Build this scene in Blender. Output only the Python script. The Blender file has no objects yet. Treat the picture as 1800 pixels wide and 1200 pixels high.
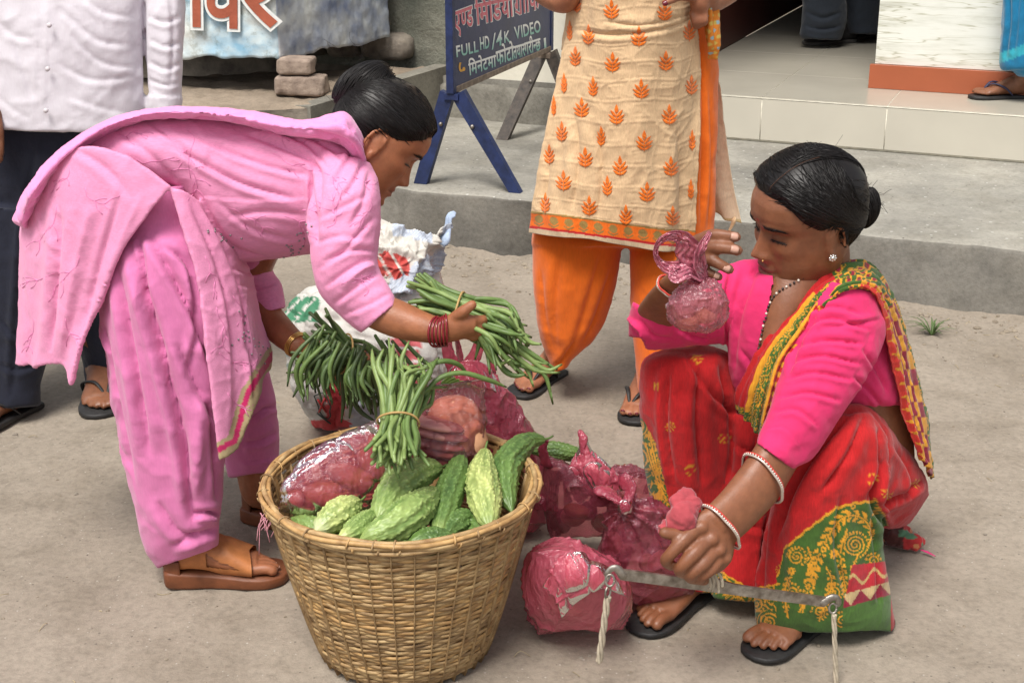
import bpy, math, random
import numpy as np
from mathutils import Vector, Matrix
from mathutils.bvhtree import BVHTree
R = math.radians
random.seed(7)
rng = np.random.default_rng(11)
scene = bpy.context.scene
COL = scene.collection

# ------------------------------------------------------------------ camera
PITCH, EYE, FOC, CXP, CYP = R(18.5), 1.45, 2500.0, 900.0, 530.0
cam_d = bpy.data.cameras.new('camera')
cam_d.sensor_width = 36.0
cam_d.lens = FOC / 1800 * 36
cam_d.shift_y = -70.0 / 1800
cam_d.clip_start, cam_d.clip_end = 0.05, 400
cam = bpy.data.objects.new('camera', cam_d)
COL.objects.link(cam)
cam.location = (0, 0, EYE)
cam.rotation_euler = (R(90) - PITCH, 0, 0)
scene.camera = cam

# ------------------------------------------------------------------ light (overcast day)
world = bpy.data.worlds.new('World')
scene.world = world
world.use_nodes = True
wn, wl = world.node_tree.nodes, world.node_tree.links
bg = wn['Background']
sky = wn.new('ShaderNodeTexSky')
sky.sky_type = 'NISHITA'
sky.sun_disc = False
sky.sun_elevation = R(62)
sky.sun_rotation = R(205)
sky.dust_density = 3.0
hs = wn.new('ShaderNodeHueSaturation')
hs.inputs['Saturation'].default_value = 0.30
wl.new(sky.outputs[0], hs.inputs['Color'])
wl.new(hs.outputs[0], bg.inputs['Color'])
bg.inputs['Strength'].default_value = 0.062
sun_d = bpy.data.lights.new('sun', 'SUN')
sun_d.energy = 1.5
sun_d.angle = R(24)
sun_d.color = (1.0, 0.955, 0.89)
sun = bpy.data.objects.new('sun', sun_d)
COL.objects.link(sun)
az, el = R(205), R(62)          # measured clockwise from +Y
sun.rotation_euler = Vector((math.sin(az) * math.cos(el), math.cos(az) * math.cos(el), math.sin(el))).to_track_quat('Z', 'Y').to_euler()
vs = scene.view_settings
vs.view_transform = 'Standard'
vs.look = 'None'
vs.gamma = 1.0
vs.use_curve_mapping = False
vs.exposure = 1.42
scene.cycles.max_bounces = 8
scene.cycles.transparent_max_bounces = 24
scene.cycles.use_denoising = True

# ------------------------------------------------------------------ survey: sight lines to points of the place
SP, CP = math.sin(PITCH), math.cos(PITCH)
def ray(x, y):
    v = (y - CYP) / FOC
    return np.array([(x - CXP) / FOC, CP - v * SP, -SP - v * CP])
def W(x, y, Y):                 # the point on the upright plane at distance Y
    r = ray(x, y)
    return np.array([0, 0, EYE]) + r * (Y / r[1])
def G(x, y, z=0.0):             # the point on the level plane at height z
    r = ray(x, y)
    return np.array([0, 0, EYE]) + r * ((z - EYE) / r[2])
def proj(P):
    P = np.asarray(P) - np.array([0, 0, EYE])
    d = P[..., 1] * CP - P[..., 2] * SP
    return np.stack([CXP + FOC * P[..., 0] / d, CYP - FOC * (P[..., 1] * SP + P[..., 2] * CP) / d], -1)
def nrm(v):
    v = np.asarray(v, float)
    return v / np.maximum(np.linalg.norm(v, axis=-1, keepdims=True), 1e-12)

# ------------------------------------------------------------------ noise
def _h(ix, iy, iz, seed):
    n = (ix * 374761393 + iy * 668265263 + iz * 2147483647 + seed * 1274126177) & 0xFFFFFFFF
    n = ((n ^ (n >> 13)) * 1274126177) & 0xFFFFFFFF
    n = ((n ^ (n >> 16)) * 2246822519) & 0xFFFFFFFF
    return ((n ^ (n >> 15)) & 0xFFFFFF) / float(0xFFFFFF)
def vnoise(P, seed=0):          # value noise -1..1
    P = np.asarray(P, float)
    I = np.floor(P).astype(np.int64)
    f = P - I
    f = f * f * f * (f * (f * 6 - 15) + 10)
    r = 0
    for dx in (0, 1):
        for dy in (0, 1):
            for dz in (0, 1):
                w = (f[:, 0] if dx else 1 - f[:, 0]) * (f[:, 1] if dy else 1 - f[:, 1]) * (f[:, 2] if dz else 1 - f[:, 2])
                r = r + w * _h(I[:, 0] + dx, I[:, 1] + dy, I[:, 2] + dz, seed)
    return r * 2 - 1
def fbm(P, seed=0, oct=4):
    P = np.asarray(P, float)
    r, a = 0, 1.0
    for k in range(oct):
        r = r + a * vnoise(P * 2 ** k, seed + k)
        a *= .5
    return r
def worley(P, seed=0):
    P = np.asarray(P, float)
    I = np.floor(P).astype(np.int64)
    f1 = np.full(len(P), 9.0)
    f2 = np.full(len(P), 9.0)
    cid = np.zeros(len(P))
    for dx in (-1, 0, 1):
        for dy in (-1, 0, 1):
            for dz in (-1, 0, 1):
                a, b, c = I[:, 0] + dx, I[:, 1] + dy, I[:, 2] + dz
                q = np.stack([a + _h(a, b, c, seed), b + _h(a, b, c, seed + 1), c + _h(a, b, c, seed + 2)], -1)
                d = np.linalg.norm(P - q, axis=1)
                lt = d < f1
                f2 = np.where(lt, f1, np.minimum(f2, d))
                cid = np.where(lt, _h(a, b, c, seed + 3), cid)
                f1 = np.where(lt, d, f1)
    return f1, f2, cid
def sstep(a, b, x):
    t = np.clip((x - a) / (b - a), 0, 1)
    return t * t * (3 - 2 * t)

# ------------------------------------------------------------------ mesh kit
def cat(*ms):                   # join (verts, faces)
    V, F, n = [], [], 0
    for v, f in ms:
        V.append(np.asarray(v, float).reshape(-1, 3))
        F += [tuple(i + n for i in q) for q in f]
        n += len(V[-1])
    return np.concatenate(V), F
def grid_faces(m, n, wrap=False):
    i, j = np.meshgrid(np.arange(m - 1), np.arange(n if wrap else n - 1), indexing='ij')
    a = i * n + j
    b = i * n + (j + 1) % n
    return [tuple(q) for q in np.stack([a, b, b + n, a + n], -1).reshape(-1, 4).tolist()]
def rings(Rg, caps=True):       # Rg (m,n,3) closed rings
    m, n = Rg.shape[:2]
    V = Rg.reshape(-1, 3)
    F = grid_faces(m, n, True)
    if caps:
        V = np.concatenate([V, Rg[0].mean(0)[None], Rg[-1].mean(0)[None]])
        a, b = m * n, m * n + 1
        F += [(a, (j + 1) % n, j) for j in range(n)]
        F += [(b, (m - 1) * n + j, (m - 1) * n + (j + 1) % n) for j in range(n)]
    return V, F
def spline(P, m):               # Catmull-Rom through rows of P, chord spaced, m samples
    P = np.asarray(P, float)
    if len(P) == 1: return np.repeat(P, m, 0)
    if len(P) == 2:
        t = np.linspace(0, 1, m)[:, None]
        return P[0] * (1 - t) + P[1] * t
    Q = np.concatenate([2 * P[:1] - P[1:2], P, 2 * P[-1:] - P[-2:-1]])
    t = np.linspace(0, len(P) - 1 - 1e-9, m)
    i = t.astype(int)
    f = (t - i)[:, None]
    a, b, c, d = Q[i], Q[i + 1], Q[i + 2], Q[i + 3]
    return .5 * (2 * b + (c - a) * f + (2 * a - 5 * b + 4 * c - d) * f ** 2 + (3 * b - a - 3 * c + d) * f ** 3)
def tube(P, r, n=10, m=None, caps=True, flat=1.0, up=(0, 0, 1), ends=True):
    P = np.asarray(P, float)
    r = np.broadcast_to(np.asarray(r, float), (len(P),))
    m = m or max(6, 4 * len(P))
    S = spline(np.concatenate([P, r[:, None]], 1), m)
    C, rr = S[:, :3], np.maximum(S[:, 3], 1e-5)
    T = nrm(np.gradient(C, axis=0))
    u = np.zeros_like(C)
    x = np.cross(np.array(up, float), T[0])
    if np.linalg.norm(x) < 1e-3: x = np.cross(np.array([1., .2, .1]), T[0])
    x = nrm(x)
    for k in range(m):
        x = nrm(x - T[k] * np.dot(x, T[k]))
        u[k] = x
    v = np.cross(T, u)
    a = np.arange(n) * 2 * math.pi / n
    Rg = C[:, None] + rr[:, None, None] * (np.cos(a)[None, :, None] * u[:, None] + flat * np.sin(a)[None, :, None] * v[:, None])
    if ends:                    # rounded ends
        for sgn, k in ((-1, 0), (1, m - 1)):
            add = [C[k] + sgn * T[k] * rr[k] * h + (Rg[k] - C[k]) * w for h, w in ((.5, .86), (.86, .5))]
            Rg = np.concatenate([np.array(add[::-1]), Rg]) if sgn < 0 else np.concatenate([Rg, np.array(add)])
    return rings(Rg, caps)
def sil(S, n=40, m=None, e=2.0, dome=False):
    """loft: each section (ax,ay,bx,by,Y,t) = its two outline sight lines, distance (or (Ya,Yb)), half depth"""
    rows = []
    for s in S:
        Ya, Yb = s[4] if isinstance(s[4], tuple) else (s[4], s[4])
        A, B = W(s[0], s[1], Ya), W(s[2], s[3], Yb)
        rows.append(np.concatenate([(A + B) / 2, (A - B) / 2, [s[5]]]))
    m = m or 8 * len(S)
    Q = spline(np.array(rows), m)
    C, U, t = Q[:, :3], Q[:, 3:6], np.maximum(Q[:, 6], .002)
    T = nrm(np.gradient(C, axis=0))
    V = nrm(C - np.array([0, 0, EYE])) * t[:, None]
    a = np.arange(n) * 2 * math.pi / n
    c, s_ = np.cos(a), np.sin(a)
    c, s_ = np.sign(c) * np.abs(c) ** (2 / e), np.sign(s_) * np.abs(s_) ** (2 / e)
    Rg = C[:, None] + c[None, :, None] * U[:, None] + s_[None, :, None] * V[:, None]
    if dome:
        for sgn, k in ((-1, 0), (1, m - 1)):
            h0 = min(np.linalg.norm(U[k]), t[k])
            add = [C[k] + sgn * T[k] * h0 * h + (Rg[k] - C[k]) * w for h, w in ((.3, .9), (.5, .6))]
            Rg = np.concatenate([np.array(add[::-1]), Rg]) if sgn < 0 else np.concatenate([Rg, np.array(add)])
    return rings(Rg)
def ellipsoid(c, rx, ry, rz, M=None, n=24, m=14):
    th = np.linspace(0.02, math.pi - .02, m)
    a = np.arange(n) * 2 * math.pi / n
    Rg = np.stack([np.sin(th)[:, None] * np.cos(a) * rx, np.sin(th)[:, None] * np.sin(a) * ry, np.cos(th)[:, None] * np.ones(n) * rz], -1)
    if M is not None: Rg = Rg @ np.asarray(M).T
    return rings(Rg + np.asarray(c))
def box(c, s, M=None):          # centre, full size
    V = np.array([[x, y, z] for x in (-.5, .5) for y in (-.5, .5) for z in (-.5, .5)]) * np.asarray(s, float)
    if M is not None: V = V @ np.asarray(M).T
    return V + np.asarray(c, float), [(0, 1, 3, 2), (4, 6, 7, 5), (0, 4, 5, 1), (2, 3, 7, 6), (0, 2, 6, 4), (1, 5, 7, 3)]
def bevel_box(c, s, b=.004, M=None, seg=2):
    V, F = box((0, 0, 0), s)
    import bmesh
    bm = bmesh.new()
    vs_ = [bm.verts.new(v) for v in V]
    for f in F: bm.faces.new([vs_[i] for i in f])
    bmesh.ops.recalc_face_normals(bm, faces=bm.faces)
    bmesh.ops.bevel(bm, geom=list(bm.edges), offset=b, segments=seg, affect='EDGES', profile=.5)
    bm.verts.index_update()
    V = np.array([v.co[:] for v in bm.verts]); F = [tuple(v.index for v in f.verts) for f in bm.faces]
    bm.free()
    if M is not None: V = V @ np.asarray(M).T
    return V + np.asarray(c, float), F
def prism(poly, z0, z1):        # poly of (x,y) or (x,y) arrays, upright
    p = np.asarray(poly, float)
    n = len(p)
    V = np.concatenate([np.c_[p, np.full(n, z0)], np.c_[p, np.full(n, z1)]])
    return V, [tuple(range(n - 1, -1, -1)), tuple(range(n, 2 * n))] + [(i, (i + 1) % n, n + (i + 1) % n, n + i) for i in range(n)]
def sheet(rows, m, n):          # rows: list of rows of 3-D points -> dense grid (m,n,3)
    A = np.array([spline(np.asarray(r, float), n) for r in rows])
    return np.stack([spline(A[:, j], m) for j in range(n)], 1)
def pxrow(*p): return [W(*q) for q in p]
def gnormals(Gd):
    return nrm(np.cross(np.gradient(Gd, axis=1), np.gradient(Gd, axis=0)))
def solid(Gd, th):              # give a grid surface its thickness
    m, n = Gd.shape[:2]
    N = gnormals(Gd)
    V = np.concatenate([(Gd + N * th / 2).reshape(-1, 3), (Gd - N * th / 2).reshape(-1, 3)])
    F = grid_faces(m, n)
    k = m * n
    F = F + [tuple(i + k for i in q[::-1]) for q in F]
    idx = np.arange(k).reshape(m, n)
    loop = list(idx[0, :]) + list(idx[1:, -1]) + list(idx[-1, -2::-1]) + list(idx[-2:0:-1, 0])
    F += [(int(loop[i]), int(loop[i] + k), int(loop[(i + 1) % len(loop)] + k), int(loop[(i + 1) % len(loop)])) for i in range(len(loop))]
    return V, F
def mesh_of(V, F, name='mesh'):
    me = bpy.data.meshes.new(name)
    me.from_pydata(np.asarray(V, float).tolist(), [], F)
    me.update()
    return me
def remesh(mb, vox, smooth=2, fac=.5):
    me = mesh_of(*mb, name='clay')
    o = bpy.data.objects.new('clay', me)
    COL.objects.link(o)
    md = o.modifiers.new('r', 'REMESH')
    md.mode = 'VOXEL'; md.voxel_size = vox; md.adaptivity = 0
    if smooth:
        sm = o.modifiers.new('s', 'SMOOTH'); sm.factor = fac; sm.iterations = smooth
    dg = bpy.context.evaluated_depsgraph_get()
    out = bpy.data.meshes.new_from_object(o.evaluated_get(dg))
    bpy.data.objects.remove(o); bpy.data.meshes.remove(me)
    nv = len(out.vertices)
    V = np.empty(nv * 3); out.vertices.foreach_get('co', V)
    q = np.empty(len(out.loops), int); out.loops.foreach_get('vertex_index', q)
    st = np.empty(len(out.polygons), int); out.polygons.foreach_get('loop_start', st)
    tot = np.empty(len(out.polygons), int); out.polygons.foreach_get('loop_total', tot)
    F = [tuple(x) for x in q[st[tot == 4][:, None] + np.arange(4)].tolist()] + [tuple(q[s:s + t].tolist()) for s, t in zip(st[tot != 4], tot[tot != 4])]
    bpy.data.meshes.remove(out)
    return V.reshape(-1, 3), F
def vnormals(V, F):
    me = mesh_of(V, F)
    N = np.empty(len(V) * 3); me.vertices.foreach_get('vector' if False else 'normal', N)
    bpy.data.meshes.remove(me)
    return N.reshape(-1, 3)
def polydist(Q, P):             # signed distance and parameter of 2-D points Q to polyline P
    P = np.asarray(P, float)
    best = np.full(len(Q), 1e9); sg = np.zeros(len(Q)); tt = np.zeros(len(Q))
    L = np.r_[0, np.cumsum(np.linalg.norm(np.diff(P, axis=0), axis=1))]
    for k in range(len(P) - 1):
        a, d = P[k], P[k + 1] - P[k]
        l2 = max(d @ d, 1e-9)
        s = np.clip(((Q - a) @ d) / l2, 0, 1)
        w = Q - a - s[:, None] * d
        dist = np.linalg.norm(w, axis=1)
        ok = dist < best
        best = np.where(ok, dist, best)
        sg = np.where(ok, np.sign(d[0] * w[:, 1] - d[1] * w[:, 0]), sg)
        tt = np.where(ok, (L[k] + s * math.sqrt(l2)) / L[-1], tt)
    return best * sg, tt
def folds(V, N, FL, dens=1.0):
    """cloth folds: each (polyline on the cloth, width, depth mm, kind): kind v = valley with a raised lip, r = ridge, s = step"""
    V = V.copy()
    q = proj(V)
    view = nrm(V - np.array([0, 0, EYE]))
    face = np.clip(-(N * view).sum(1) * 3 + .3, 0, 1)
    tot = np.zeros(len(V))
    for pl, w, amp, kind in FL:
        p = spline(np.asarray(pl, float), 8 * len(pl))
        lo, hi = p.min(0) - 4 * w, p.max(0) + 4 * w
        k = np.where((q >= lo).all(1) & (q <= hi).all(1) & (face > 0))[0]
        if len(k) == 0: continue
        s, t = polydist(q[k], p)
        x = s / w
        tap = np.clip(np.minimum(t, 1 - t) * 5, 0, 1) ** .7
        tap = np.where((t <= 0) | (t >= 1), 0, tap)
        if kind == 'r': d = 1.5 * np.exp(-np.abs(x) ** 1.5)
        elif kind == 'v': d = 1.25 * (-np.exp(-np.abs(x) ** 1.2 * 2.6) + .60 * np.exp(-((x - 1.0) / .75) ** 2) + .30 * np.exp(-((x + 1.5) / 1.1) ** 2))
        else: d = np.where(x > 0, np.exp(-x * .8), -np.exp(x * 2.2)) * .8 * np.clip(np.abs(x) * 6, 0, 1)
        tot[k] += d * tap * amp * .001 * face[k]
    return V + N * tot[:, None]
def cloth_noise(V, N, scale, amp, stretch=(1, 1, 1), seed=3, crease=.0022, cs=9.0):
    P = V * np.asarray(stretch) * scale
    n = 1 - np.abs(fbm(P + .35 * np.stack([vnoise(P * .7, 9), vnoise(P * .7, 10), vnoise(P * .7, 12)], -1), seed, 3))
    d = (n - .6) * amp
    if crease:                  # sharp random creases of pressed and sat-in cotton
        for k, (sc_, a_) in enumerate(((cs, 1.0), (cs * 2.4, .55))):
            Q = V * sc_ + .45 * np.stack([vnoise(V * sc_ * .8, 31 + k), vnoise(V * sc_ * .8, 33 + k), vnoise(V * sc_ * .8, 35 + k)], -1)
            f1, f2, _ = worley(Q, 40 + k)
            m_ = np.clip(vnoise(V * sc_ * .6, 50 + k) + .35, 0, 1)
            d = d + crease * a_ * m_ * (np.exp(-(f2 - f1) / .10) - .35 * np.exp(-(f2 - f1) / .35))
    return V + N * d[:, None]

def refine(V, F, mask, k):      # split the masked quads k x k
    V = np.asarray(V, float); keep, newV, newF, n = [], [V], [], len(V)
    Q = []
    for f in F:
        if len(f) == 4 and mask[list(f)].any(): Q.append(f)
        else: keep.append(f)
    if not Q: return V, F
    Q = np.array(Q); t = np.linspace(0, 1, k + 1); a, b = np.meshgrid(t, t, indexing='ij'); a, b = a.ravel()[None, :, None], b.ravel()[None, :, None]
    P = V[Q[:, 0]][:, None] * (1 - a) * (1 - b) + V[Q[:, 1]][:, None] * a * (1 - b) + V[Q[:, 2]][:, None] * a * b + V[Q[:, 3]][:, None] * (1 - a) * b
    A = np.concatenate([V, P.reshape(-1, 3)])
    _, first, inv = np.unique(np.round(A * 2e5).astype(np.int64), axis=0, return_index=True, return_inverse=True)
    inv = inv.ravel(); V2 = A[first]
    g = np.array(grid_faces(k + 1, k + 1)); FF = (np.arange(len(Q))[:, None, None] * (k + 1) ** 2 + g[None] + len(V)).reshape(-1, 4)
    F2 = [tuple(int(inv[i]) for i in f) for f in keep] + [tuple(x) for x in inv[FF][:, ::-1].tolist()]
    return V2, F2
# ------------------------------------------------------------------ scene kit
def thing(name, label, cat_, loc=(0, 0, 0), group=None):
    o = bpy.data.objects.new(name, None)
    o.empty_display_size = .05
    COL.objects.link(o)
    o.location = tuple(float(a) for a in loc)
    o['label'] = label; o['category'] = cat_
    if group: o['group'] = group
    return o
def tag(o, label, cat_, group=None):
    o['label'] = label; o['category'] = cat_
    if group: o['group'] = group
    return o
def wpos(o):
    p = np.zeros(3)
    while o is not None:
        p = p + np.array(o.location[:]); o = o.parent
    return p
def mk(name, mb, mat, parent=None, smooth=True, col=None, origin=None, kind=None, label=None, attrs=None):
    V, F = mb
    V = np.asarray(V, float)
    if origin is None: origin = np.zeros(3) if parent is not None else V.mean(0) * [1, 1, 0] + [0, 0, V[:, 2].min()]
    off = wpos(parent) if parent is not None else np.zeros(3)
    o_loc = np.asarray(origin, float)
    me = mesh_of(V - off - o_loc if parent is not None else V - o_loc, F, name)
    if smooth: me.polygons.foreach_set('use_smooth', np.ones(len(me.polygons), bool))
    if col is not None:
        a = me.color_attributes.new('Col', 'FLOAT_COLOR', 'POINT')
        c = np.ones((len(V), 4)); c[:, :3] = col
        a.data.foreach_set('color', c.ravel())
    for k, v in (attrs or {}).items():
        v = np.asarray(v, float)
        if v.ndim == 1:
            a = me.attributes.new(k, 'FLOAT', 'POINT'); a.data.foreach_set('value', v)
        else:
            a = me.attributes.new(k, 'FLOAT_VECTOR', 'POINT'); a.data.foreach_set('vector', v.ravel())
    me.materials.append(mat)
    o = bpy.data.objects.new(name, me)
    COL.objects.link(o)
    o.location = tuple(o_loc)
    if parent is not None: o.parent = parent
    if kind: o['kind'] = kind
    if label: o['label'] = label
    return o
def struct(name, mb, mat, **k): return mk(name, mb, mat, kind='structure', **k)
def share(o, loc, parent=None, M=None, name=None):     # another piece with the same mesh
    c = o.copy(); COL.objects.link(c)
    c.parent = parent
    c.location = tuple(float(a) for a in loc)
    if M is not None: c.rotation_euler = Matrix(M.tolist() if hasattr(M, 'tolist') else M).to_euler()
    return c
def bvh(*mbs):
    V, F = cat(*mbs)
    return BVHTree.FromPolygons(V.tolist(), F)
def hit(b, x, y, off=.001):
    r = nrm(ray(x, y))
    loc, n, i, d = b.ray_cast(Vector((0, 0, EYE)), Vector(r))
    if loc is None: return None
    n = np.array(n)
    if n @ r > 0: n = -n
    return np.array(loc) + n * off
def stitch(b, pl, r, n=5, step=6, off=.0006):        # thread laid on cloth along a path
    p = np.asarray(pl, float)
    L = np.linalg.norm(np.diff(p, axis=0), axis=1).sum()
    q = spline(p, max(3, int(L / step)))
    pts = [h for h in (hit(b, *a, off) for a in q) if h is not None]
    out, cur = [], []
    for a in pts:
        if cur and np.linalg.norm(a - cur[-1]) > .035:
            if len(cur) > 1: out.append(cur)
            cur = []
        cur.append(a)
    if len(cur) > 1: out.append(cur)
    return [tube(c, r, n=n, m=len(c), ends=False) for c in out]
def leafshape(b, base, tip, wid, off=.0012, n=6, sharp=1.0):   # flat leaf laid on cloth
    base, tip = np.asarray(base, float), np.asarray(tip, float)
    d = tip - base
    p = np.array([-d[1], d[0]]) / max(np.linalg.norm(d), 1e-6)
    rows = []
    for k in range(n + 1):
        t = k / n
        w = wid * math.sin(math.pi * min(1, t ** (.75 * sharp) * .98 + .02)) + .15
        row = [hit(b, *(base + d * t + p * w * s), off * (1.6 if s == 0 else 1)) for s in (-1, 0, 1)]
        if any(r is None for r in row): return None
        rows.append(row)
    A = np.array(rows)
    if np.abs(np.diff(A, axis=0)).max() > .04: return None
    return A.reshape(-1, 3), grid_faces(n + 1, 3)
# ------------------------------------------------------------------ materials
def _mat(name):
    m = bpy.data.materials.new(name); m.use_nodes = True
    nt = m.node_tree
    return m, nt.nodes, nt.links, nt.nodes['Principled BSDF']
def _ramp(N, stops):
    r = N.new('ShaderNodeValToRGB')
    e = r.color_ramp.elements
    while len(e) < len(stops): e.new(.5)
    for k, (p, c) in enumerate(stops):
        e[k].position = p; e[k].color = (*c, 1) if len(c) == 3 else c
    return r
def _noise(N, L, co, scale, detail=5, rough=.55, stretch=None):
    if stretch is not None:
        mp = N.new('ShaderNodeMapping'); mp.inputs['Scale'].default_value = stretch
        L.new(co, mp.inputs[0]); co = mp.outputs[0]
    n = N.new('ShaderNodeTexNoise')
    n.inputs['Scale'].default_value = scale; n.inputs['Detail'].default_value = detail; n.inputs['Roughness'].default_value = rough
    L.new(co, n.inputs['Vector'])
    return n.outputs['Fac']
def _mix(N, L, kind, fac, a, b):
    m = N.new('ShaderNodeMix'); m.data_type = 'RGBA'; m.blend_type = kind
    for s, v in ((m.inputs[0], fac), (m.inputs[6], a), (m.inputs[7], b)):
        if hasattr(v, 'is_output'): L.new(v, s)
        elif isinstance(v, (int, float)): s.default_value = v
        else: s.default_value = (*v, 1) if len(v) == 3 else v
    return m.outputs[2]
def _math(N, L, op, a, b=None, c=None):
    m = N.new('ShaderNodeMath'); m.operation = op
    for s, v in zip(m.inputs, (a, b, c)):
        if v is None: continue
        if hasattr(v, 'is_output'): L.new(v, s)
        else: s.default_value = v
    return m.outputs[0]
def _bump(N, L, bs, h, dist, strength=1.0, prev=None):
    b = N.new('ShaderNodeBump'); b.inputs['Distance'].default_value = dist; b.inputs['Strength'].default_value = strength
    L.new(h, b.inputs['Height'])
    if prev is not None: L.new(prev, b.inputs['Normal'])
    L.new(b.outputs[0], bs.inputs['Normal'])
    return b.outputs[0]
def plain(name, c, rough=.6, var=.15, scale=30, bump=.0008, bscale=120, metal=0, spec=.4, stretch=None, attr=False, sheen=0, sss=0, coat=0, c2=None):
    m, N, L, B = _mat(name)
    co = N.new('ShaderNodeTexCoord').outputs['Object']
    n = _noise(N, L, co, scale, stretch=stretch)
    if attr:
        at = N.new('ShaderNodeAttribute'); at.attribute_name = 'Col'
        base = at.outputs['Color']
        r = _ramp(N, [(.25, (1 - var,) * 3), (.75, (1 + var * .5,) * 3)])
        L.new(n, r.inputs[0])
        out = _mix(N, L, 'MULTIPLY', 1.0, base, r.outputs[0])
    else:
        lo = tuple(x * (1 - var) for x in c) if c2 is None else c2
        r = _ramp(N, [(.3, lo), (.7, tuple(min(1, x * (1 + var * .6)) for x in c))])
        L.new(n, r.inputs[0]); out = r.outputs[0]
    L.new(out, B.inputs['Base Color'])
    B.inputs['Roughness'].default_value = rough; B.inputs['Metallic'].default_value = metal
    B.inputs['Specular IOR Level'].default_value = spec
    if sheen:
        B.inputs['Sheen Weight'].default_value = sheen; B.inputs['Sheen Roughness'].default_value = .4
    if sss:
        B.inputs['Subsurface Weight'].default_value = sss; B.inputs['Subsurface Radius'].default_value = (.9, .35, .2); B.inputs['Subsurface Scale'].default_value = .006
    if coat:
        B.inputs['Coat Weight'].default_value = coat; B.inputs['Coat Roughness'].default_value = .15
    if bump: _bump(N, L, B, _noise(N, L, co, bscale, 6, .65, stretch), bump)
    return m
def fabric(name, c=None, attr=False, slub=(1, 1, 1), slubvar=.12, weave=900, rough=.85, sheen=.25, bump=.0006, wr=25, wramp=.002):
    """woven cloth: thread streaks, soft small wrinkles, fine weave"""
    m, N, L, B = _mat(name)
    co = N.new('ShaderNodeTexCoord').outputs['Object']
    st = _noise(N, L, co, 60, 4, .6, slub)
    r = _ramp(N, [(.3, (1 - slubvar,) * 3), (.7, (1 + slubvar * .5,) * 3)]); L.new(st, r.inputs[0])
    if attr:
        at = N.new('ShaderNodeAttribute'); at.attribute_name = 'Col'; base = at.outputs['Color']
    else: base = c
    out = _mix(N, L, 'MULTIPLY', 1.0, base, r.outputs[0])
    big = _noise(N, L, co, 6, 3); rb = _ramp(N, [(.3, (.93,) * 3), (.7, (1.03,) * 3)]); L.new(big, rb.inputs[0])
    out = _mix(N, L, 'MULTIPLY', 1.0, out, rb.outputs[0])
    L.new(out, B.inputs['Base Color'])
    B.inputs['Roughness'].default_value = rough; B.inputs['Specular IOR Level'].default_value = .25
    B.inputs['Sheen Weight'].default_value = sheen; B.inputs['Sheen Roughness'].default_value = .5
    b1 = _bump(N, L, B, _noise(N, L, co, wr, 5, .6), wramp, .6)
    _bump(N, L, B, _noise(N, L, co, weave / 3, 2, .5, slub), bump, .5, b1)
    return m
def film(name, c, tint, alpha=.5, rough=.14):
    """thin coloured polythene: see-through, tinted, glossy along its creases"""
    m, N, L, B = _mat(name)
    co = N.new('ShaderNodeTexCoord').outputs['Object']
    n = _noise(N, L, co, 14, 5, .6)
    r = _ramp(N, [(.3, tuple(x * .8 for x in c)), (.7, c)]); L.new(n, r.inputs[0])
    L.new(r.outputs[0], B.inputs['Base Color'])
    B.inputs['Roughness'].default_value = rough; B.inputs['Specular IOR Level'].default_value = .9
    b1 = _bump(N, L, B, _noise(N, L, co, 34, 5, .6, (1.3, 1.3, .45)), .018, .7)
    _bump(N, L, B, _noise(N, L, co, 90, 3, .6, (1, 1, .5)), .003, .5, b1)
    tl = N.new('ShaderNodeBsdfTranslucent'); L.new(r.outputs[0], tl.inputs['Color'])
    a = N.new('ShaderNodeMixShader'); a.inputs[0].default_value = .35
    L.new(B.outputs[0], a.inputs[1]); L.new(tl.outputs[0], a.inputs[2])
    tr = N.new('ShaderNodeBsdfTransparent'); tr.inputs['Color'].default_value = (*tint, 1)
    lw = N.new('ShaderNodeLayerWeight'); lw.inputs['Blend'].default_value = .3
    f = _math(N, L, 'MULTIPLY_ADD', lw.outputs['Facing'], .40, alpha)
    f = _math(N, L, 'MINIMUM', f, .97)
    b = N.new('ShaderNodeMixShader')
    L.new(f, b.inputs[0]); L.new(tr.outputs[0], b.inputs[1]); L.new(a.outputs[0], b.inputs[2])
    gl = N.new('ShaderNodeBsdfGlossy'); gl.inputs['Roughness'].default_value = .16
    for lk in list(B.inputs['Normal'].links): L.new(lk.from_socket, gl.inputs['Normal'])
    fr = N.new('ShaderNodeFresnel'); fr.inputs['IOR'].default_value = 1.46
    e = N.new('ShaderNodeMixShader'); L.new(fr.outputs[0], e.inputs[0]); L.new(b.outputs[0], e.inputs[1]); L.new(gl.outputs[0], e.inputs[2])
    L.new(e.outputs[0], N['Material Output'].inputs['Surface'])
    return m
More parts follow.
